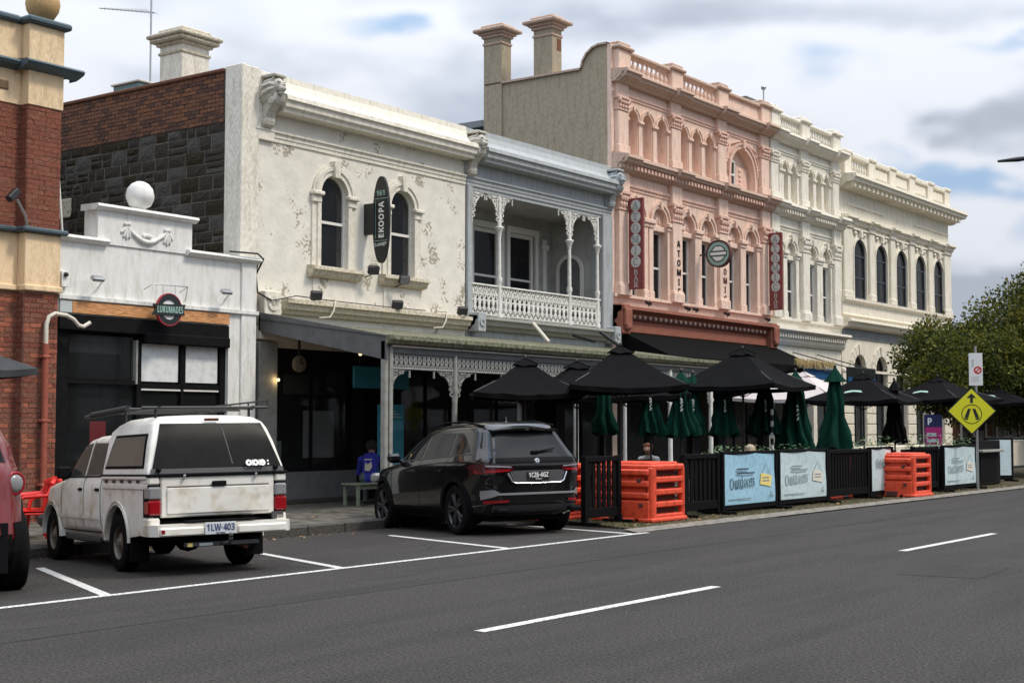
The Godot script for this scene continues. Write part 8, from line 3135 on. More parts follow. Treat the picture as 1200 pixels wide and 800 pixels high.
func cafe_table(at: Vector3, label: String) -> void:
	var o := thing("cafe_table", label, "table", at, 0.3, "tables in the outdoor dining area")
	boxpart("tabletop", o, M.black_timber, -0.36, 0.36, 0.72, 0.75, -0.36, 0.36, 0.01)
	var b := MB.new()
	b.tube([Vector3(0, 0.02, 0), Vector3(0, 0.72, 0)], 0.035, 8)
	part("stem", b, M.black_metal, o)
	for k in 4:
		b = MB.new()
		var a := PI / 4 + k * PI / 2
		b.tube([Vector3(0, 0.06, 0), Vector3(cos(a) * 0.32, 0.015, sin(a) * 0.32)], 0.018, 6)
		part("foot", b, M.black_metal, o)

func cafe_chair(at: Vector3, turn: float, label: String) -> Node3D:
	var o := thing("cafe_chair", label, "chair", at, turn, "chairs in the outdoor dining area")
	boxpart("seat", o, M.black_timber, -0.2, 0.2, 0.43, 0.46, -0.2, 0.2, 0.01)
	for s in [-0.18, 0.18]:
		for x in [-0.18, 0.18]:
			var b := MB.new()
			b.tube([Vector3(x * 1.1, 0, s * 1.1), Vector3(x, 0.43, s)] if x > 0 else [Vector3(x * 1.2, 0, s * 1.1), Vector3(x, 0.45, s), Vector3(x * 1.35, 0.9, s)], 0.013, 6)
			part("leg", b, M.black_metal, o)
	for k in 4:
		var b := MB.new()
		b.bx(-0.25, -0.235, 0.5, 0.86, -0.14 + k * 0.085, -0.11 + k * 0.085)
		part("back_slat", b, M.black_timber, o)
	boxpart("back_rail", o, M.black_timber, -0.26, -0.23, 0.84, 0.90, -0.18, 0.18, 0.008)
	return o

func planter(x0: float, x1: float, z: float, label: String, seed_: int, h := 0.3) -> void:
	var o := thing("planter_box", label, "planter", Vector3(x0, 0.02, z))
	var w := x1 - x0
	boxpart("trough", o, M.black_timber, 0, w, 0.0, 1.06, -0.2, 0.1, 0.01)
	var g := RandomNumberGenerator.new()
	g.seed = seed_
	var b := MB.new()
	b.tint = true
	for k in int(w * 190):
		var t := g.randf()
		var p := Vector3(g.randf() * w, 1.06 + absf(g.randfn(0, h * 0.55)) * (0.6 + 0.5 * sin(t * 3.0 + k)), -0.05 + g.randfn(0, 0.07))
		p.y = minf(p.y, 1.06 + h)
		var a := g.randf() * TAU
		var u := Vector3(cos(a), g.randf_range(-0.5, 0.8), sin(a)).normalized() * g.randf_range(0.02, 0.055)
		var s := u.cross(Vector3(g.randf() - 0.5, 1, g.randf() - 0.5)).normalized() * u.length() * 0.45
		b.col = Color(0.035, 0.10, 0.03).lerp(Color(0.14, 0.22, 0.09), g.randf())
		b.quad(p - u, p + s, p + u, p - s)
	if not M.has("leafy"):
		var m := mat("leafy", Color.WHITE, 0.6)
		m.vertex_color_use_as_albedo = true
	var f := part("foliage", b, M.leafy, o)
	f.set_meta("kind", "stuff")

func dining_area() -> void:
	# barriers and panels along the kerb
	slat_panel(19.98, 21.12, -13.15, "dark slatted fence panel at the parked car end of the dining area")
	barrier(Vector3(21.24, 0.0, -12.55), 1.15, 1.2, "orange plastic water barrier standing between the slatted panels near the black car")
	barrier(Vector3(20.62, 0.0, -14.1), 0.9, 1.0, "orange plastic barrier half hidden behind the first slatted panel")
	slat_panel(22.75, 24.12, -12.82, "dark slatted fence panel between the orange barrier and the bright blue banner")
	banner_panel(24.16, 26.52, -12.78, 0, "bright blue printed dining banner with a yellow tag in a black frame")
	banner_panel(26.66, 29.12, -12.82, 1, "faded blue printed dining banner with a cream tag in a black frame")
	slat_panel(29.2, 31.5, -12.85, "dark slatted fence panel between the faded banner and the narrow banner")
	barrier(Vector3(29.6, 0.0, -13.25), 1.9, 0.6, "orange plastic barrier behind the slatted panel beside the faded banner")
	banner_panel(31.56, 32.98, -12.85, 2, "narrow pale banner in a black frame beside the far orange barrier")
	barrier(Vector3(32.45, 0.0, -12.1), 1.15, 0.9, "orange plastic barrier standing out at the kerb by the narrow banner")
	slat_panel(34.0, 35.7, -12.72, "dark slatted fence panel beyond the kerbside orange barrier")
	banner_panel(35.75, 38.35, -12.6, 3, "pale washed out banner in a black frame by the yellow crossing sign")
	# dark cabinet and the last standing sign
	var cab := thing("service_cabinet", "low dark serving cabinet behind the yellow crossing sign", "cabinet", Vector3(40.6, 0.02, -13.3))
	boxpart("case", cab, M.charcoal, -1.0, 1.0, 0.0, 1.25, -0.35, 0.35, 0.02)
	boxpart("ledge", cab, M.post_grey, -1.0, 0.9, 0.92, 0.99, 0.351, 0.5, 0.01)
	boxpart("door", cab, M.black_timber, -0.8, 0.6, 0.1, 0.85, 0.351, 0.365, 0.01)
	var sg := thing("standing_sign", "tall narrow pale sign in a dark frame at the end of the dining area", "sign", Vector3(43.2, 0.02, -13.5), -0.6)
	boxpart("frame", sg, M.black_timber, -0.5, 0.5, 0.05, 1.3, -0.04, 0.04, 0.01)
	boxpart("print", sg, M.banner_faded, -0.42, 0.42, 0.18, 1.24, 0.041, 0.046)
	for x in [-0.45, 0.45]: boxpart("foot", sg, M.black_timber, x - 0.04, x + 0.04, 0.0, 0.05, -0.3, 0.3, 0.01)
	# open black umbrellas
	var face_cam := deg_to_rad(-50)
	open_umbrella("open black market umbrella in front of the first verandah bay", Vector3(22.78, 0.02, -16.35), 2.15, 2.30, 2.88, deg_to_rad(-50), M.canvas_black)
	open_umbrella("open black market umbrella close under the verandah lace", Vector3(25.0, 0.02, -16.6), 2.15, 2.28, 2.90, deg_to_rad(-38), M.canvas_black)
	open_umbrella("largest looking black market umbrella, above the first orange barrier", Vector3(23.45, 0.02, -14.55), 2.25, 2.42, 3.10, face_cam, M.canvas_black)
	open_umbrella("open grey underside umbrella behind the black one above the barrier", Vector3(25.9, 0.02, -15.9), 2.2, 2.32, 2.9, deg_to_rad(-45), M.canvas_black)
	open_umbrella("open black market umbrella with a corner ridge above the folded green umbrellas", Vector3(28.3, 0.02, -14.4), 2.45, 2.55, 3.25, deg_to_rad(4), M.canvas_black)
	open_umbrella("open off white umbrella behind the folded green umbrellas", Vector3(37.6, 0.02, -17.2), 3.0, 2.45, 3.1, 0.0, M.canvas_white)
	open_umbrella("open black umbrella beyond the tallest folded green umbrella", Vector3(36.3, 0.02, -14.9), 2.5, 2.35, 2.95, 0.1, M.canvas_black, "", true)
	open_umbrella("open black umbrella between the folded black one and the yellow sign", Vector3(41.2, 0.02, -14.6), 2.7, 2.45, 3.0, deg_to_rad(-10), M.canvas_black, "", true)
	open_umbrella("open black umbrella partly behind the yellow crossing sign", Vector3(45.6, 0.02, -14.4), 2.6, 2.4, 2.95, 0.15, M.canvas_black, "", true)
	open_umbrella("dark grey umbrella corner in front of the red brick pillar", Vector3(10.35, 0.02, -17.4), 2.3, 2.42, 3.0, deg_to_rad(10), M.canvas_grey)
	# folded umbrellas
	closed_umbrella("folded green umbrella hanging in shade behind the first orange barrier", Vector3(24.5, 0.02, -15.6), 2.7, 1.52, 0.34, M.canvas_green, 1, false)
	var k := 0
	for p in [[25.5, -15.1, 0.34], [25.9, -14.6, 0.4], [27.3, -15.1, 0.36], [27.8, -14.6, 0.36], [29.15, -14.3, 0.4]]:
		closed_umbrella("folded green umbrella under the open black umbrella with the corner ridge", Vector3(p[0], 0.02, p[1]), 2.75, 1.5 - 0.03 * (k % 2), p[2], M.canvas_green, 2 + k, true, "folded green umbrellas under the black one")
		k += 1
	closed_umbrella("broad folded green umbrella behind the faded banner", Vector3(29.6, 0.02, -13.75), 2.85, 1.12, 0.52, M.canvas_green, 9, true)
	closed_umbrella("tallest folded green umbrella with its pointed cap showing, behind the slatted panel", Vector3(31.1, 0.02, -13.45), 2.98, 1.12, 0.52, M.canvas_green, 12, false)
	closed_umbrella("folded black umbrella behind the narrow banner", Vector3(36.7, 0.02, -14.2), 2.85, 1.25, 0.36, M.canvas_black, 15, false)
	# tables and chairs behind the fence
	for p in [[22.6, -14.7], [25.0, -14.0], [27.4, -13.9], [28.6, -16.5], [30.4, -14.6], [33.2, -14.4], [36.0, -13.8]]:
		cafe_table(Vector3(p[0], 0.02, p[1]), "small black cafe table behind the dining fence")
		cafe_chair(Vector3(p[0] - 0.65, 0.02, p[1] - 0.1), 0.1, "black slat backed cafe chair drawn up to a table behind the fence")
		cafe_chair(Vector3(p[0] + 0.65, 0.02, p[1] + 0.05), PI + 0.2, "black slat backed cafe chair drawn up to a table behind the fence")
	planter(24.2, 29.0, -13.12, "black planter trough with low green plants behind the two large banners", 71, 0.2)
	planter(31.6, 34.2, -13.3, "black planter trough with leafy plants behind the narrow banner", 72, 0.34)
	planter(34.6, 39.6, -13.05, "black planter trough with leafy plants behind the pale banner", 73, 0.36)
	# striped barber-like pole among the tables
	var sp := thing("striped_pole", "thin black and white striped pole beside the broad folded green umbrella", "pole", Vector3(29.0, 0.02, -14.05))
	for j in 14: boxpart("white_band" if j % 2 else "black_band", sp, M.sign_white if j % 2 else M.black_metal, -0.03, 0.03, 0.2 + j * 0.13, 0.33 + j * 0.13, -0.03, 0.03, 0.01)
	var bp := thing("info_banner", "navy and magenta information sign behind the planters", "sign", Vector3(39.9, 0.02, -14.3), -0.7)
	boxpart("panel", bp, M.navy, -0.28, 0.28, 0.6, 1.98, -0.02, 0.02, 0.01)
	boxpart("magenta_field", bp, M.magenta, -0.26, 0.26, 0.95, 1.62, 0.021, 0.025)
	for j in 3: boxpart("print_bar", bp, M.paper, -0.22, 0.22 - 0.07 * j, 1.02 + j * 0.17, 1.12 + j * 0.17, 0.026, 0.029)
	words("P", 0.2, 0.004, M.sign_white, bp, face(Vector3(-0.13, 1.78, 0.026)), "letter")
	boxpart("leg", bp, M.black_metal, -0.03, 0.03, 0.0, 0.6, -0.02, 0.02)
# ---------- street furniture, people, trees ----------
func street_furniture() -> void:
	var b: MB
	# crossing sign and parking sign on one post
	var o := thing("crossing_sign", "yellow diamond pedestrian crossing sign with an arrow on a post", "sign", Vector3(36.9, 0.0, -12.2), deg_to_rad(-72))
	b = MB.new()
	b.tube([Vector3(0.12, 0, -0.05), Vector3(0.12, 3.75, -0.05)], 0.032, 8)
	part("post", b, M.steel, o)
	var q := 0.62
	b = MB.new()
	b.ext(PackedVector2Array([Vector2(0, 2.06 - q), Vector2(q, 2.06), Vector2(0, 2.06 + q), Vector2(-q, 2.06)]), -0.008, 0.004)
	part("black_border", b, M.sign_black, o)
	b = MB.new()
	var i := q * 0.93
	b.ext(PackedVector2Array([Vector2(0, 2.06 - i), Vector2(i, 2.06), Vector2(0, 2.06 + i), Vector2(-i, 2.06)]), 0.004, 0.008)
	part("yellow_face", b, M.sign_yellow, o)
	b = MB.new()
	b.ext(PackedVector2Array([Vector2(-0.035, 2.27), Vector2(0.035, 2.27), Vector2(0.035, 2.4), Vector2(0.12, 2.4), Vector2(0, 2.52), Vector2(-0.12, 2.4), Vector2(-0.035, 2.4)]), 0.008, 0.012)
	part("arrow", b, M.sign_black, o)
	b = MB.new()
	annulus(b, 0, 1.98, 0.235, 0.255, 0.008, 0.012, 28)
	for s in [-1.0, 1.0]:
		b.ext(PackedVector2Array([Vector2(s * 0.02, 2.12), Vector2(s * 0.09, 2.12), Vector2(s * 0.18, 1.90), Vector2(s * 0.09, 1.88)]), 0.008, 0.012)
		b.ext(PackedVector2Array([Vector2(s * 0.09, 1.87), Vector2(s * 0.19, 1.89), Vector2(s * 0.17, 1.84), Vector2(s * 0.10, 1.83)]), 0.008, 0.012)
	part("walking_legs", b, M.sign_black, o)
	var p := thing("parking_sign", "white upright rectangular sign with a red mark above the yellow diamond", "sign", Vector3(36.9, 0.0, -12.2), deg_to_rad(-72))
	b = MB.new()
	b.bx(-0.05, 0.29, 2.72, 3.56, -0.012, 0.0, 0.004)
	part("plate", b, M.sign_white, p)
	b = MB.new()
	annulus(b, 0.17, 3.12, 0.06, 0.1, 0.001, 0.005, 16)
	bar(b, Vector2(0.11, 3.06), Vector2(0.23, 3.18), 0.03, 0.001, 0.005)
	part("red_mark", b, M.plastic_red, p)
	b = MB.new()
	for k in 4: b.bx(0.0, 0.2, 2.82 + k * 0.04, 2.83 + k * 0.04, 0.001, 0.004)
	b.bx(0.02, 0.07, 3.2, 3.4, 0.001, 0.004)
	part("print_line", b, M.sign_grey, p)
	# moulded red chairs by the brick pillar
	red_chair(Vector3(12.62, 0.0, -17.9), deg_to_rad(150), "red moulded plastic chair on the footpath by the white pickup")
	red_chair(Vector3(13.0, 0.0, -18.3), deg_to_rad(170), "red moulded plastic chair standing behind another red chair")
	# bench with its sitter
	var be := thing("bench", "weathered grey green bench under the verandah", "bench", Vector3(22.55, 0.02, -20.05))
	for k in 4: boxpart("seat_plank", be, M.bench_green, -0.85, 0.85, 0.43, 0.47, -0.22 + k * 0.115, -0.115 + k * 0.115, 0.008)
	for x in [-0.8, 0.74]:
		for zz in [-0.2, 0.16]: boxpart("leg", be, M.bench_green, x, x + 0.07, 0.0, 0.43, zz, zz + 0.06, 0.008)
	boxpart("apron", be, M.bench_green, -0.8, 0.8, 0.34, 0.43, 0.14, 0.165, 0.005)
	# a flower stand / dark planters by the far posts, low table
	var lt := thing("menu_board", "dark menu board standing by the verandah post", "sign board", Vector3(26.6, 0.03, -18.4), -0.5)
	boxpart("board", lt, M.charcoal, -0.3, 0.3, 0.05, 1.05, -0.03, 0.03, 0.01)
	boxpart("chalk_panel", lt, M.dado_grey, -0.25, 0.25, 0.2, 0.98, 0.031, 0.034)
	for x in [-0.27, 0.27]: boxpart("foot", lt, M.charcoal, x - 0.03, x + 0.03, 0.0, 0.05, -0.2, 0.2, 0.01)

func red_chair(at: Vector3, turn: float, label: String) -> void:
	var o := thing("plastic_chair", label, "chair", at, turn)
	var b := MB.new()
	var rows: Array = []
	for i in 6:
		var row := PackedVector3Array()
		for j in 6:
			var u := j / 5.0 * 2.0 - 1.0
			var v := i / 5.0
			row.push_back(Vector3(lerpf(-0.2, 0.22, v), 0.43 - 0.03 * (1.0 - u * u) + 0.01 * v, u * 0.22))
		rows.push_back(row)
	b.grid(rows, false, false)
	b.bx(-0.2, 0.23, 0.38, 0.41, -0.23, 0.23, 0.01)
	part("seat", b, M.plastic_red, o)
	b = MB.new()
	for k in 5:
		var u := k / 4.0 * 2.0 - 1.0
		b.tube([Vector3(-0.19, 0.42, u * 0.17), Vector3(-0.25 + 0.03 * u * u, 0.62, u * 0.19), Vector3(-0.30 + 0.04 * u * u, 0.82, u * 0.19)], 0.024, 6)
	var rim: Array = []
	for k in 9:
		var u := k / 8.0 * 2.0 - 1.0
		rim.push_back(Vector3(-0.31 + 0.06 * u * u, 0.87 - 0.06 * u * u, u * 0.24))
	b.tube(rim, 0.04, 8)
	part("backrest", b, M.plastic_red, o)
	for s in [-1.0, 1.0]:
		b = MB.new()
		b.tube([Vector3(-0.27, 0.8, s * 0.23), Vector3(-0.2, 0.66, s * 0.27), Vector3(0.12, 0.64, s * 0.28), Vector3(0.22, 0.58, s * 0.27), Vector3(0.25, 0.42, s * 0.25)], 0.028, 6)
		part("armrest", b, M.plastic_red, o)
		for x in [-0.2, 0.22]:
			b = MB.new()
			b.tube([Vector3(x, 0.43, s * 0.22), Vector3(x * 1.28, 0.0, s * 0.26)], [0.035, 0.024], 6)
			part("leg", b, M.plastic_red, o)

# a body as one surface: bones [a, ra, b, rb, colour] blended, meshed as surface nets
func figure(bones: Array, cell: float) -> MB:
	var lo := Vector3.INF
	var hi := -Vector3.INF
	for q in bones:
		var r := maxf(q[1], q[3])
		lo = lo.min(q[0] - Vector3.ONE * r).min(q[2] - Vector3.ONE * r)
		hi = hi.max(q[0] + Vector3.ONE * r).max(q[2] + Vector3.ONE * r)
	lo -= Vector3.ONE * cell * 2
	var nx := int((hi.x - lo.x) / cell) + 4
	var ny := int((hi.y - lo.y) / cell) + 4
	var nz := int((hi.z - lo.z) / cell) + 4
	var D := PackedFloat32Array()
	D.resize(nx * ny * nz)
	D.fill(1.0)
	var K := PackedFloat32Array()
	K.resize(nx * ny * nz)
	K.fill(1.0)
	var W := PackedInt32Array()
	W.resize(nx * ny * nz)
	var kk := cell * 1.1
	for bi in bones.size():
		var q: Array = bones[bi]
		var a: Vector3 = q[0]
		var c: Vector3 = q[2]
		var m := maxf(q[1], q[3]) + cell * 2.5
		var p0 := (a.min(c) - Vector3.ONE * m - lo) / cell
		var p1 := (a.max(c) + Vector3.ONE * m - lo) / cell
		var ab := c - a
		var l2 := maxf(ab.length_squared(), 1e-8)
		for x in range(maxi(0, int(p0.x)), mini(nx, int(p1.x) + 2)):
			for y in range(maxi(0, int(p0.y)), mini(ny, int(p1.y) + 2)):
				for z in range(maxi(0, int(p0.z)), mini(nz, int(p1.z) + 2)):
					var p := lo + Vector3(x, y, z) * cell
					var t := clampf((p - a).dot(ab) / l2, 0.0, 1.0)
					var d: float = (p - a - ab * t).length() - lerpf(q[1], q[3], t)
					var id := (x * ny + y) * nz + z
					if d < K[id]:
						K[id] = d
						W[id] = bi
					var h := maxf(kk - absf(D[id] - d), 0.0) / kk
					D[id] = minf(D[id], d) - h * h * kk * 0.25
	var verts := {}
	var b := MB.new()
	b.tint = true
	var corner := [Vector3i(0, 0, 0), Vector3i(1, 0, 0), Vector3i(0, 1, 0), Vector3i(1, 1, 0), Vector3i(0, 0, 1), Vector3i(1, 0, 1), Vector3i(0, 1, 1), Vector3i(1, 1, 1)]
	var edges := [[0, 1], [2, 3], [4, 5], [6, 7], [0, 2], [1, 3], [4, 6], [5, 7], [0, 4], [1, 5], [2, 6], [3, 7]]
	for x in nx - 1:
		for y in ny - 1:
			for z in nz - 1:
				var base := (x * ny + y) * nz + z
				var mask := 0
				var val := [0, 0, 0, 0, 0, 0, 0, 0]
				for k in 8:
					var o: Vector3i = corner[k]
					val[k] = D[base + (o.x * ny + o.y) * nz + o.z]
					if val[k] < 0: mask += 1
				if mask == 0 or mask == 8: continue
				var s := Vector3.ZERO
				var n := 0
				for e in edges:
					var va: float = val[e[0]]
					var vb: float = val[e[1]]
					if (va < 0) != (vb < 0):
						s += Vector3(corner[e[0]]).lerp(Vector3(corner[e[1]]), va / (va - vb))
						n += 1
				verts[base] = [lo + (Vector3(x, y, z) + s / n) * cell, Vector3(val[1] + val[3] + val[5] + val[7] - val[0] - val[2] - val[4] - val[6], val[2] + val[3] + val[6] + val[7] - val[0] - val[1] - val[4] - val[5], val[4] + val[5] + val[6] + val[7] - val[0] - val[1] - val[2] - val[3]).normalized(), W[base]]
	var st := [ny * nz, nz, 1]
	for base in verts:
		for ax in 3:
			var nb: int = base + st[ax]
			if nb >= D.size() or (D[base] < 0) == (D[nb] < 0): continue
			var u: int = st[(ax + 1) % 3]
			var w: int = st[(ax + 2) % 3]
			if not (verts.has(base - u) and verts.has(base - w) and verts.has(base - u - w)): continue
			var q := [verts[base - u - w], verts[base - w], verts[base], verts[base - u]]
			if D[base] >= 0: q.reverse()
			b.col = bones[verts[base][2]][4]
			b.raw(q[0][0], q[1][0], q[2][0], q[0][1], q[1][1], q[2][1])
			b.raw(q[0][0], q[2][0], q[3][0], q[0][1], q[2][1], q[3][1])
	return b

func hand(b: MB, wrist: Vector3, dir: Vector3, up: Vector3, skin: Color, s := 1.0) -> void:
	b.col = skin
	dir = dir.normalized()
	var side := dir.cross(up).normalized() * s
	up = side.cross(dir).normalized() * s
	b.tube([wrist, wrist + dir * 0.05, wrist + dir * 0.09], [0.026, 0.038, 0.036], 8)
	for k in 4:
		var l: float = [0.07, 0.08, 0.075, 0.058][k]
		var r0 := wrist + dir * 0.085 + side * (0.027 - 0.018 * k)
		b.tube([r0, r0 + dir * l * 0.5 - up * 0.006, r0 + dir * l * 0.85 - up * 0.03], [0.0095, 0.009, 0.007], 6)
	var t0 := wrist + dir * 0.03 + side * 0.03
	b.tube([t0, t0 + dir * 0.03 + side * 0.025, t0 + dir * 0.06 + side * 0.03 - up * 0.012], [0.012, 0.0105, 0.008], 6)

# a seated person facing +x; the seat is at y = 0 of the pose
func seated(label: String, at: Vector3, turn: float, lean: float, top: Color, legs: Color, skin: Color, hair: Color, long_hair: bool, hood: bool, group := "") -> Node3D:
	var o := thing("person", label, "person", at, turn, group)
	var hip := Vector3(0, 0.10, 0)
	var ch := Vector3(0.10 * lean + 0.02, 0.36, 0)
	var nk := Vector3(0.30 * lean + 0.02, 0.54 - 0.06 * lean, 0)
	var hd := nk + Vector3(0.06 + 0.08 * lean, 0.155 - 0.03 * lean, 0)
	var bones: Array = [[hip, 0.14, ch, 0.15, top], [ch, 0.15, nk - Vector3(0, 0.06, 0), 0.11, top], [nk - Vector3(0, 0.04, 0), 0.06, hd - Vector3(0.02, 0.05, 0), 0.055, skin], [hd, 0.088, hd + Vector3(-0.02, 0.05, 0), 0.092, skin], [hd + Vector3(0.05, -0.06, 0), 0.05, hd + Vector3(0.05, -0.02, 0), 0.06, skin], [hd + Vector3(0.095, -0.005, 0), 0.012, hd + Vector3(0.105, -0.03, 0), 0.017, skin]]
	for s in [-1.0, 1.0]:
		var sh := nk + Vector3(-0.02, -0.09, s * 0.18)
		var el := sh + Vector3(0.08 + 0.05 * lean, -0.25, s * 0.06)
		var wr := el + Vector3(0.21, 0.02 + 0.03 * lean, -s * 0.10)
		bones.push_back([nk + Vector3(-0.01, -0.08, s * 0.06), 0.075, sh, 0.07, top])
		bones.push_back([sh, 0.066, el, 0.052, top])
		bones.push_back([el, 0.05, wr - (wr - el) * 0.1, 0.04, top])
		bones.push_back([wr - (wr - el) * 0.15, 0.03, wr + (wr - el) * 0.12, 0.03, skin])
		var hp := hip + Vector3(0.02, -0.02, s * 0.09)
		var kn := Vector3(0.44, 0.07, s * 0.12)
		var an := Vector3(0.40, -0.37, s * 0.12)
		bones.push_back([hip + Vector3(0, -0.01, s * 0.06), 0.12, hp, 0.105, legs])
		bones.push_back([hp, 0.095, kn, 0.065, legs])
		bones.push_back([kn, 0.062, an, 0.045, legs])
		bones.push_back([an, 0.045, an + Vector3(0.14, -0.045, 0), 0.035, Color(0.03, 0.03, 0.03)])
		bones.push_back([hd + Vector3(-0.01, 0.0, s * 0.088), 0.014, hd + Vector3(-0.015, 0.03, s * 0.094), 0.016, skin])
	if hood: bones.push_back([nk + Vector3(-0.10, -0.02, -0.08), 0.06, nk + Vector3(-0.10, -0.02, 0.08), 0.06, top])
	var b := figure(bones, 0.024)
	for s in [-1.0, 1.0]:
		var sh := nk + Vector3(-0.02, -0.09, s * 0.18)
		var el := sh + Vector3(0.08 + 0.05 * lean, -0.25, s * 0.06)
		var wr := el + Vector3(0.21, 0.02 + 0.03 * lean, -s * 0.10)
		hand(b, wr + (wr - el) * 0.08, wr - el, Vector3.UP, skin, -s)
		b.col = Color(0.02, 0.02, 0.02)
		b.ball(hd + Vector3(0.083, 0.012, s * 0.034), Vector3(0.01, 0.008, 0.013), 8)
	b.col = skin * 0.6
	b.ball(hd + Vector3(0.092, -0.058, 0), Vector3(0.008, 0.007, 0.025), 8)
	if not M.has("people"):
		var m := mat("people", Color.WHITE, 0.85)
		m.vertex_color_use_as_albedo = true
	var body := part("body", b, M.people, o)
	# hair: a shell of locks over the skull
	b = MB.new()
	b.tint = true
	b.col = hair
	b.ball(hd + Vector3(-0.03, 0.06, 0), Vector3(0.105, 0.095, 0.1), 14)
	for k in 26:
		var a := PI * 0.45 + (k / 25.0) * PI * 1.1
		var p := hd + Vector3(cos(a) * 0.095 - 0.025, 0.07 + 0.02 * sin(k * 1.7), sin(a) * 0.097)
		var l := 0.26 if long_hair else 0.08
		b.tube([p + Vector3(0, 0.05, 0) * 0.5, p + Vector3(-0.012, -l * 0.5, 0), p + Vector3(-0.02 - 0.02 * lean, -l, 0) * 1.0], [0.022, 0.024, 0.012], 6)
	part("hair", b, M.people, o)
	return o

func people() -> void:
	var skin := Color(0.46, 0.27, 0.19)
	var p := seated("person in a blue hooded top sitting on the bench, back turned", Vector3(22.42, 0.49, -20.12), deg_to_rad(35), 0.75, Color(0.030, 0.035, 0.30), Color(0.10, 0.13, 0.13), skin, Color(0.012, 0.010, 0.010), false, true)
	# pale print on the back of the hood top
	var b := MB.new()
	b.xf = Transform3D(Basis(Vector3.UP, -PI / 2) * Basis(Vector3.RIGHT, -0.1), Vector3(-0.155, 0.30, 0))
	b.ext(PackedVector2Array([Vector2(-0.07, -0.08), Vector2(0.02, -0.09), Vector2(0.07, -0.01), Vector2(0.05, 0.08), Vector2(-0.02, 0.03), Vector2(-0.06, 0.07)]), 0.0, 0.006)
	b.bx(-0.08, 0.06, 0.11, 0.13, 0.0, 0.006)
	part("back_print", b, mat("print_cream", lin(0.52, 0.47, 0.36), 0.8), p)
	p.scale = Vector3.ONE * 1.14
	seated("person with auburn hair in a white shirt looking down at a table", Vector3(28.0, 0.50, -16.6), deg_to_rad(200), 0.6, Color(0.62, 0.62, 0.60), Color(0.03, 0.03, 0.04), skin, Color(0.14, 0.045, 0.018), false, false)
	seated("person with brown hair sitting under the verandah beyond the black car", Vector3(22.9, 0.50, -19.2), deg_to_rad(-60), 0.3, Color(0.05, 0.04, 0.05), Color(0.03, 0.03, 0.04), skin, Color(0.08, 0.035, 0.02), false, false)
	seated("person with blond hair and a dusty pink top leaning behind the slatted panel", Vector3(27.0, 0.52, -13.75), deg_to_rad(230), 0.85, Color(0.42, 0.13, 0.13), Color(0.03, 0.03, 0.04), skin, Color(0.42, 0.34, 0.24), true, false)
	seated("person in an orange top sitting beyond the narrow banner", Vector3(33.9, 0.50, -14.5), deg_to_rad(160), 0.4, Color(0.45, 0.14, 0.07), Color(0.03, 0.03, 0.05), skin, Color(0.20, 0.12, 0.07), false, false)
	seated("person in a navy top sitting beyond the slatted panel by the green umbrella", Vector3(32.5, 0.50, -14.35), deg_to_rad(20), 0.4, Color(0.02, 0.025, 0.07), Color(0.03, 0.03, 0.05), skin, Color(0.05, 0.03, 0.02), false, false)

func twig_mesh(seed_: int, leaf: float) -> Mesh:
	var g := RandomNumberGenerator.new()
	g.seed = seed_
	var b := MB.new()
	for k in 16:
		var c := Vector3(g.randfn(0, 0.16), g.randfn(0, 0.13), g.randfn(0, 0.16))
		var d := (c + Vector3(g.randf() - 0.5, g.randf() - 0.6, g.randf() - 0.5) * 0.3).normalized()
		var l := leaf * g.randf_range(0.7, 1.3)
		var s := d.cross(Vector3(g.randf() - 0.5, g.randf() - 0.5, g.randf() - 0.5)).normalized() * l * 0.32
		var up := d.cross(s).normalized() * l * 0.08
		b.tri(c, c + d * l * 0.5 + s + up, c + d * l)
		b.tri(c, c + d * l, c + d * l * 0.5 - s + up)
	return b.mesh()

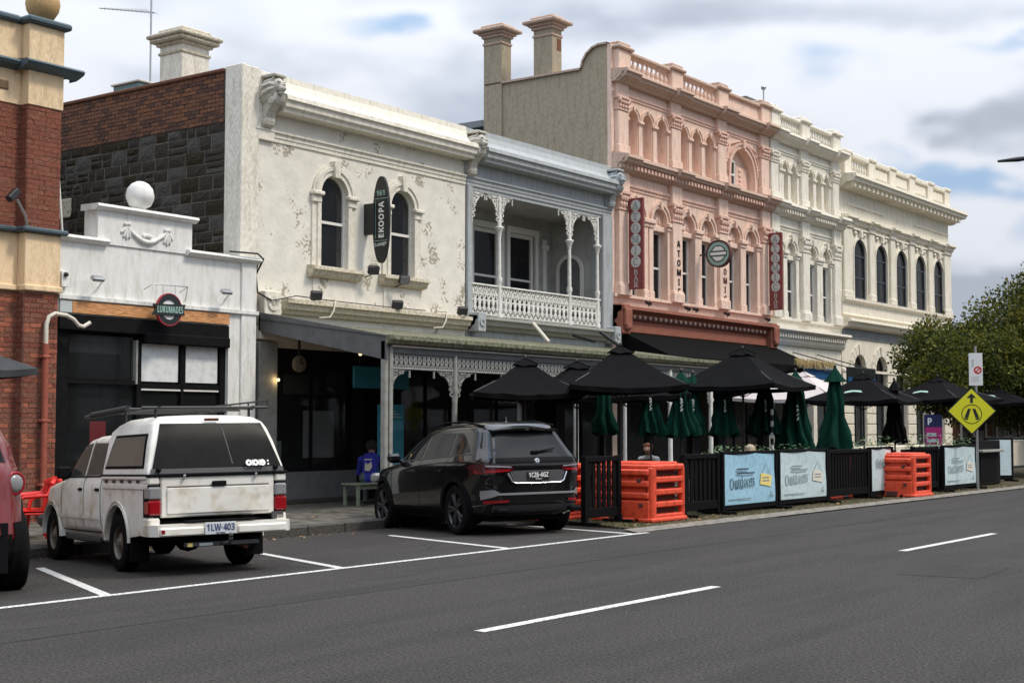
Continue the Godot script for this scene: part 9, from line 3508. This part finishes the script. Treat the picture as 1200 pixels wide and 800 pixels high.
func tree(called: String, label: String, at: Vector3, h0: float, lobes: Array, clusters: int, seed_: int, mats: Array, leaf: float, density := 1.0) -> Node3D:
	var g := RandomNumberGenerator.new()
	g.seed = seed_
	var o := thing(called, label, "tree", at)
	var b := MB.new()
	b.tube([Vector3(0, -0.2, 0), Vector3(0.03, h0 * 0.4, 0.02), Vector3(-0.05, h0 * 0.8, 0.05), Vector3(0.0, h0 * 1.15, 0.0)], [0.24, 0.19, 0.16, 0.12], 10)
	part("trunk", b, M.bark, o)
	var tips: Array = []
	for l in lobes:
		b = MB.new()
		var c: Vector3 = l[0]
		var m := Vector3(0, h0 * 0.9, 0).lerp(c, 0.5) + Vector3(g.randf() - 0.5, 0.3, g.randf() - 0.5) * 0.5
		b.tube([Vector3(0, h0 * 0.85, 0), m, c], [0.11, 0.07, 0.03], 7)
		for k in 7:
			var d := Vector3(g.randfn(0, 1), g.randfn(0.3, 0.8), g.randfn(0, 1)).normalized()
			var e: Vector3 = c + d * (l[1] as Vector3) * g.randf_range(0.8, 1.12)
			b.tube([m.lerp(c, g.randf_range(0.3, 1.0)), (c + e) * 0.5 + Vector3(0, 0.15, 0), e], [0.03, 0.018, 0.006], 5)
			tips.push_back(e)
		part("limb", b, M.bark, o)
	var lists: Array = []
	for k in mats.size(): lists.push_back([])
	var shape := FastNoiseLite.new()
	shape.seed = seed_
	shape.frequency = 0.55
	var tries := 0
	var got := 0
	while got < clusters and tries < clusters * 8:
		tries += 1
		var l: Array = lobes[g.randi() % lobes.size()]
		var d := Vector3(g.randfn(0, 1), g.randfn(0, 1), g.randfn(0, 1)).normalized()
		var r := pow(g.randf(), 0.42)
		var p: Vector3 = l[0] + d * (l[1] as Vector3) * r
		if shape.get_noise_3dv(p * 1.6) < -0.02 - 0.25 * (density - 1.0): continue     # gaps between clumps
		if p.y < h0 * 0.62: continue
		got += 1
		var bs := Basis.from_euler(Vector3(g.randf() * TAU, g.randf() * TAU, g.randf() * TAU)).scaled(Vector3.ONE * g.randf_range(0.7, 1.25))
		lists[g.randi() % mats.size()].push_back(Transform3D(bs, p))
	for e in tips:
		for k in 3:
			lists[g.randi() % mats.size()].push_back(Transform3D(Basis.from_euler(Vector3(g.randf() * TAU, g.randf() * TAU, 0)).scaled(Vector3.ONE * 0.6), e + Vector3(g.randfn(0, 0.1), g.randfn(0, 0.1), g.randfn(0, 0.1))))
	for k in mats.size():
		var mm := MultiMesh.new()
		mm.transform_format = MultiMesh.TRANSFORM_3D
		mm.mesh = twig_mesh(seed_ * 10 + k, leaf)
		mm.instance_count = lists[k].size()
		for j in lists[k].size(): mm.set_instance_transform(j, lists[k][j])
		var mi := MultiMeshInstance3D.new()
		mi.name = "crown"
		mi.multimesh = mm
		mi.material_override = mats[k]
		mi.set_meta("kind", "stuff")
		o.add_child(mi, true)
	return o

func trees() -> void:
	tree("street_tree", "olive green street tree with a loose crown beyond the yellow sign", Vector3(49.3, 0.0, -14.0), 2.6, [[Vector3(0, 4.6, 0), Vector3(2.6, 2.0, 2.6)], [Vector3(-2.6, 3.6, -1.2), Vector3(2.0, 1.3, 1.8)], [Vector3(-1.2, 3.9, -2.6), Vector3(2.2, 1.4, 1.8)], [Vector3(2.0, 5.0, 1.2), Vector3(2.2, 1.9, 2.0)], [Vector3(1.0, 3.2, 2.2), Vector3(2.4, 1.3, 2.0)], [Vector3(-0.6, 3.2, 1.0), Vector3(2.4, 1.2, 2.2)], [Vector3(-3.8, 3.0, -1.6), Vector3(1.6, 0.9, 1.4)], [Vector3(0.4, 2.5, 0.4), Vector3(3.2, 0.9, 2.8)], [Vector3(3.0, 3.4, 2.4), Vector3(2.4, 1.8, 2.4)], [Vector3(3.2, 6.2, 2.2), Vector3(2.0, 1.6, 2.0)], [Vector3(1.4, 4.7, 2.8), Vector3(2.4, 1.7, 2.2)], [Vector3(1.4, 6.0, 0.6), Vector3(1.7, 1.3, 1.7)]], 15000, 31, [M.leaf_olive, M.leaf_green, M.leaf_dark, M.leaf_gold], 0.115)
	tree("street_tree", "darker street tree standing farther along the kerb", Vector3(60.0, 0.0, -13.6), 2.8, [[Vector3(0, 4.8, 0), Vector3(3.0, 2.2, 3.0)], [Vector3(-2.0, 3.8, -1.4), Vector3(2.4, 1.5, 2.2)], [Vector3(1.8, 4.2, 1.6), Vector3(2.4, 1.8, 2.2)], [Vector3(0.4, 3.0, 0.6), Vector3(3.0, 1.2, 2.6)]], 3000, 32, [M.leaf_olive, M.leaf_green, M.leaf_dark], 0.19, 1.4)
	tree("street_tree", "bushy dark tree at the far end of the row", Vector3(74.0, 0.0, -15.5), 2.6, [[Vector3(0, 4.2, 0), Vector3(3.6, 2.6, 3.6)], [Vector3(-3.0, 3.2, -1.0), Vector3(2.8, 1.8, 2.6)], [Vector3(2.4, 3.4, 2.0), Vector3(3.0, 2.0, 2.6)]], 2400, 33, [M.leaf_green, M.leaf_dark, M.leaf_olive], 0.24, 1.6)
	tree("street_tree", "large rounded tree behind the low shop row", Vector3(96.0, 0.0, -12.0), 3.0, [[Vector3(0, 5.2, 0), Vector3(5.0, 3.6, 5.0)], [Vector3(-3.5, 3.8, -2.0), Vector3(4.0, 2.4, 3.6)], [Vector3(3.4, 4.2, 2.0), Vector3(4.0, 2.6, 3.6)]], 2400, 34, [M.leaf_green, M.leaf_dark, M.leaf_olive], 0.34, 1.6)
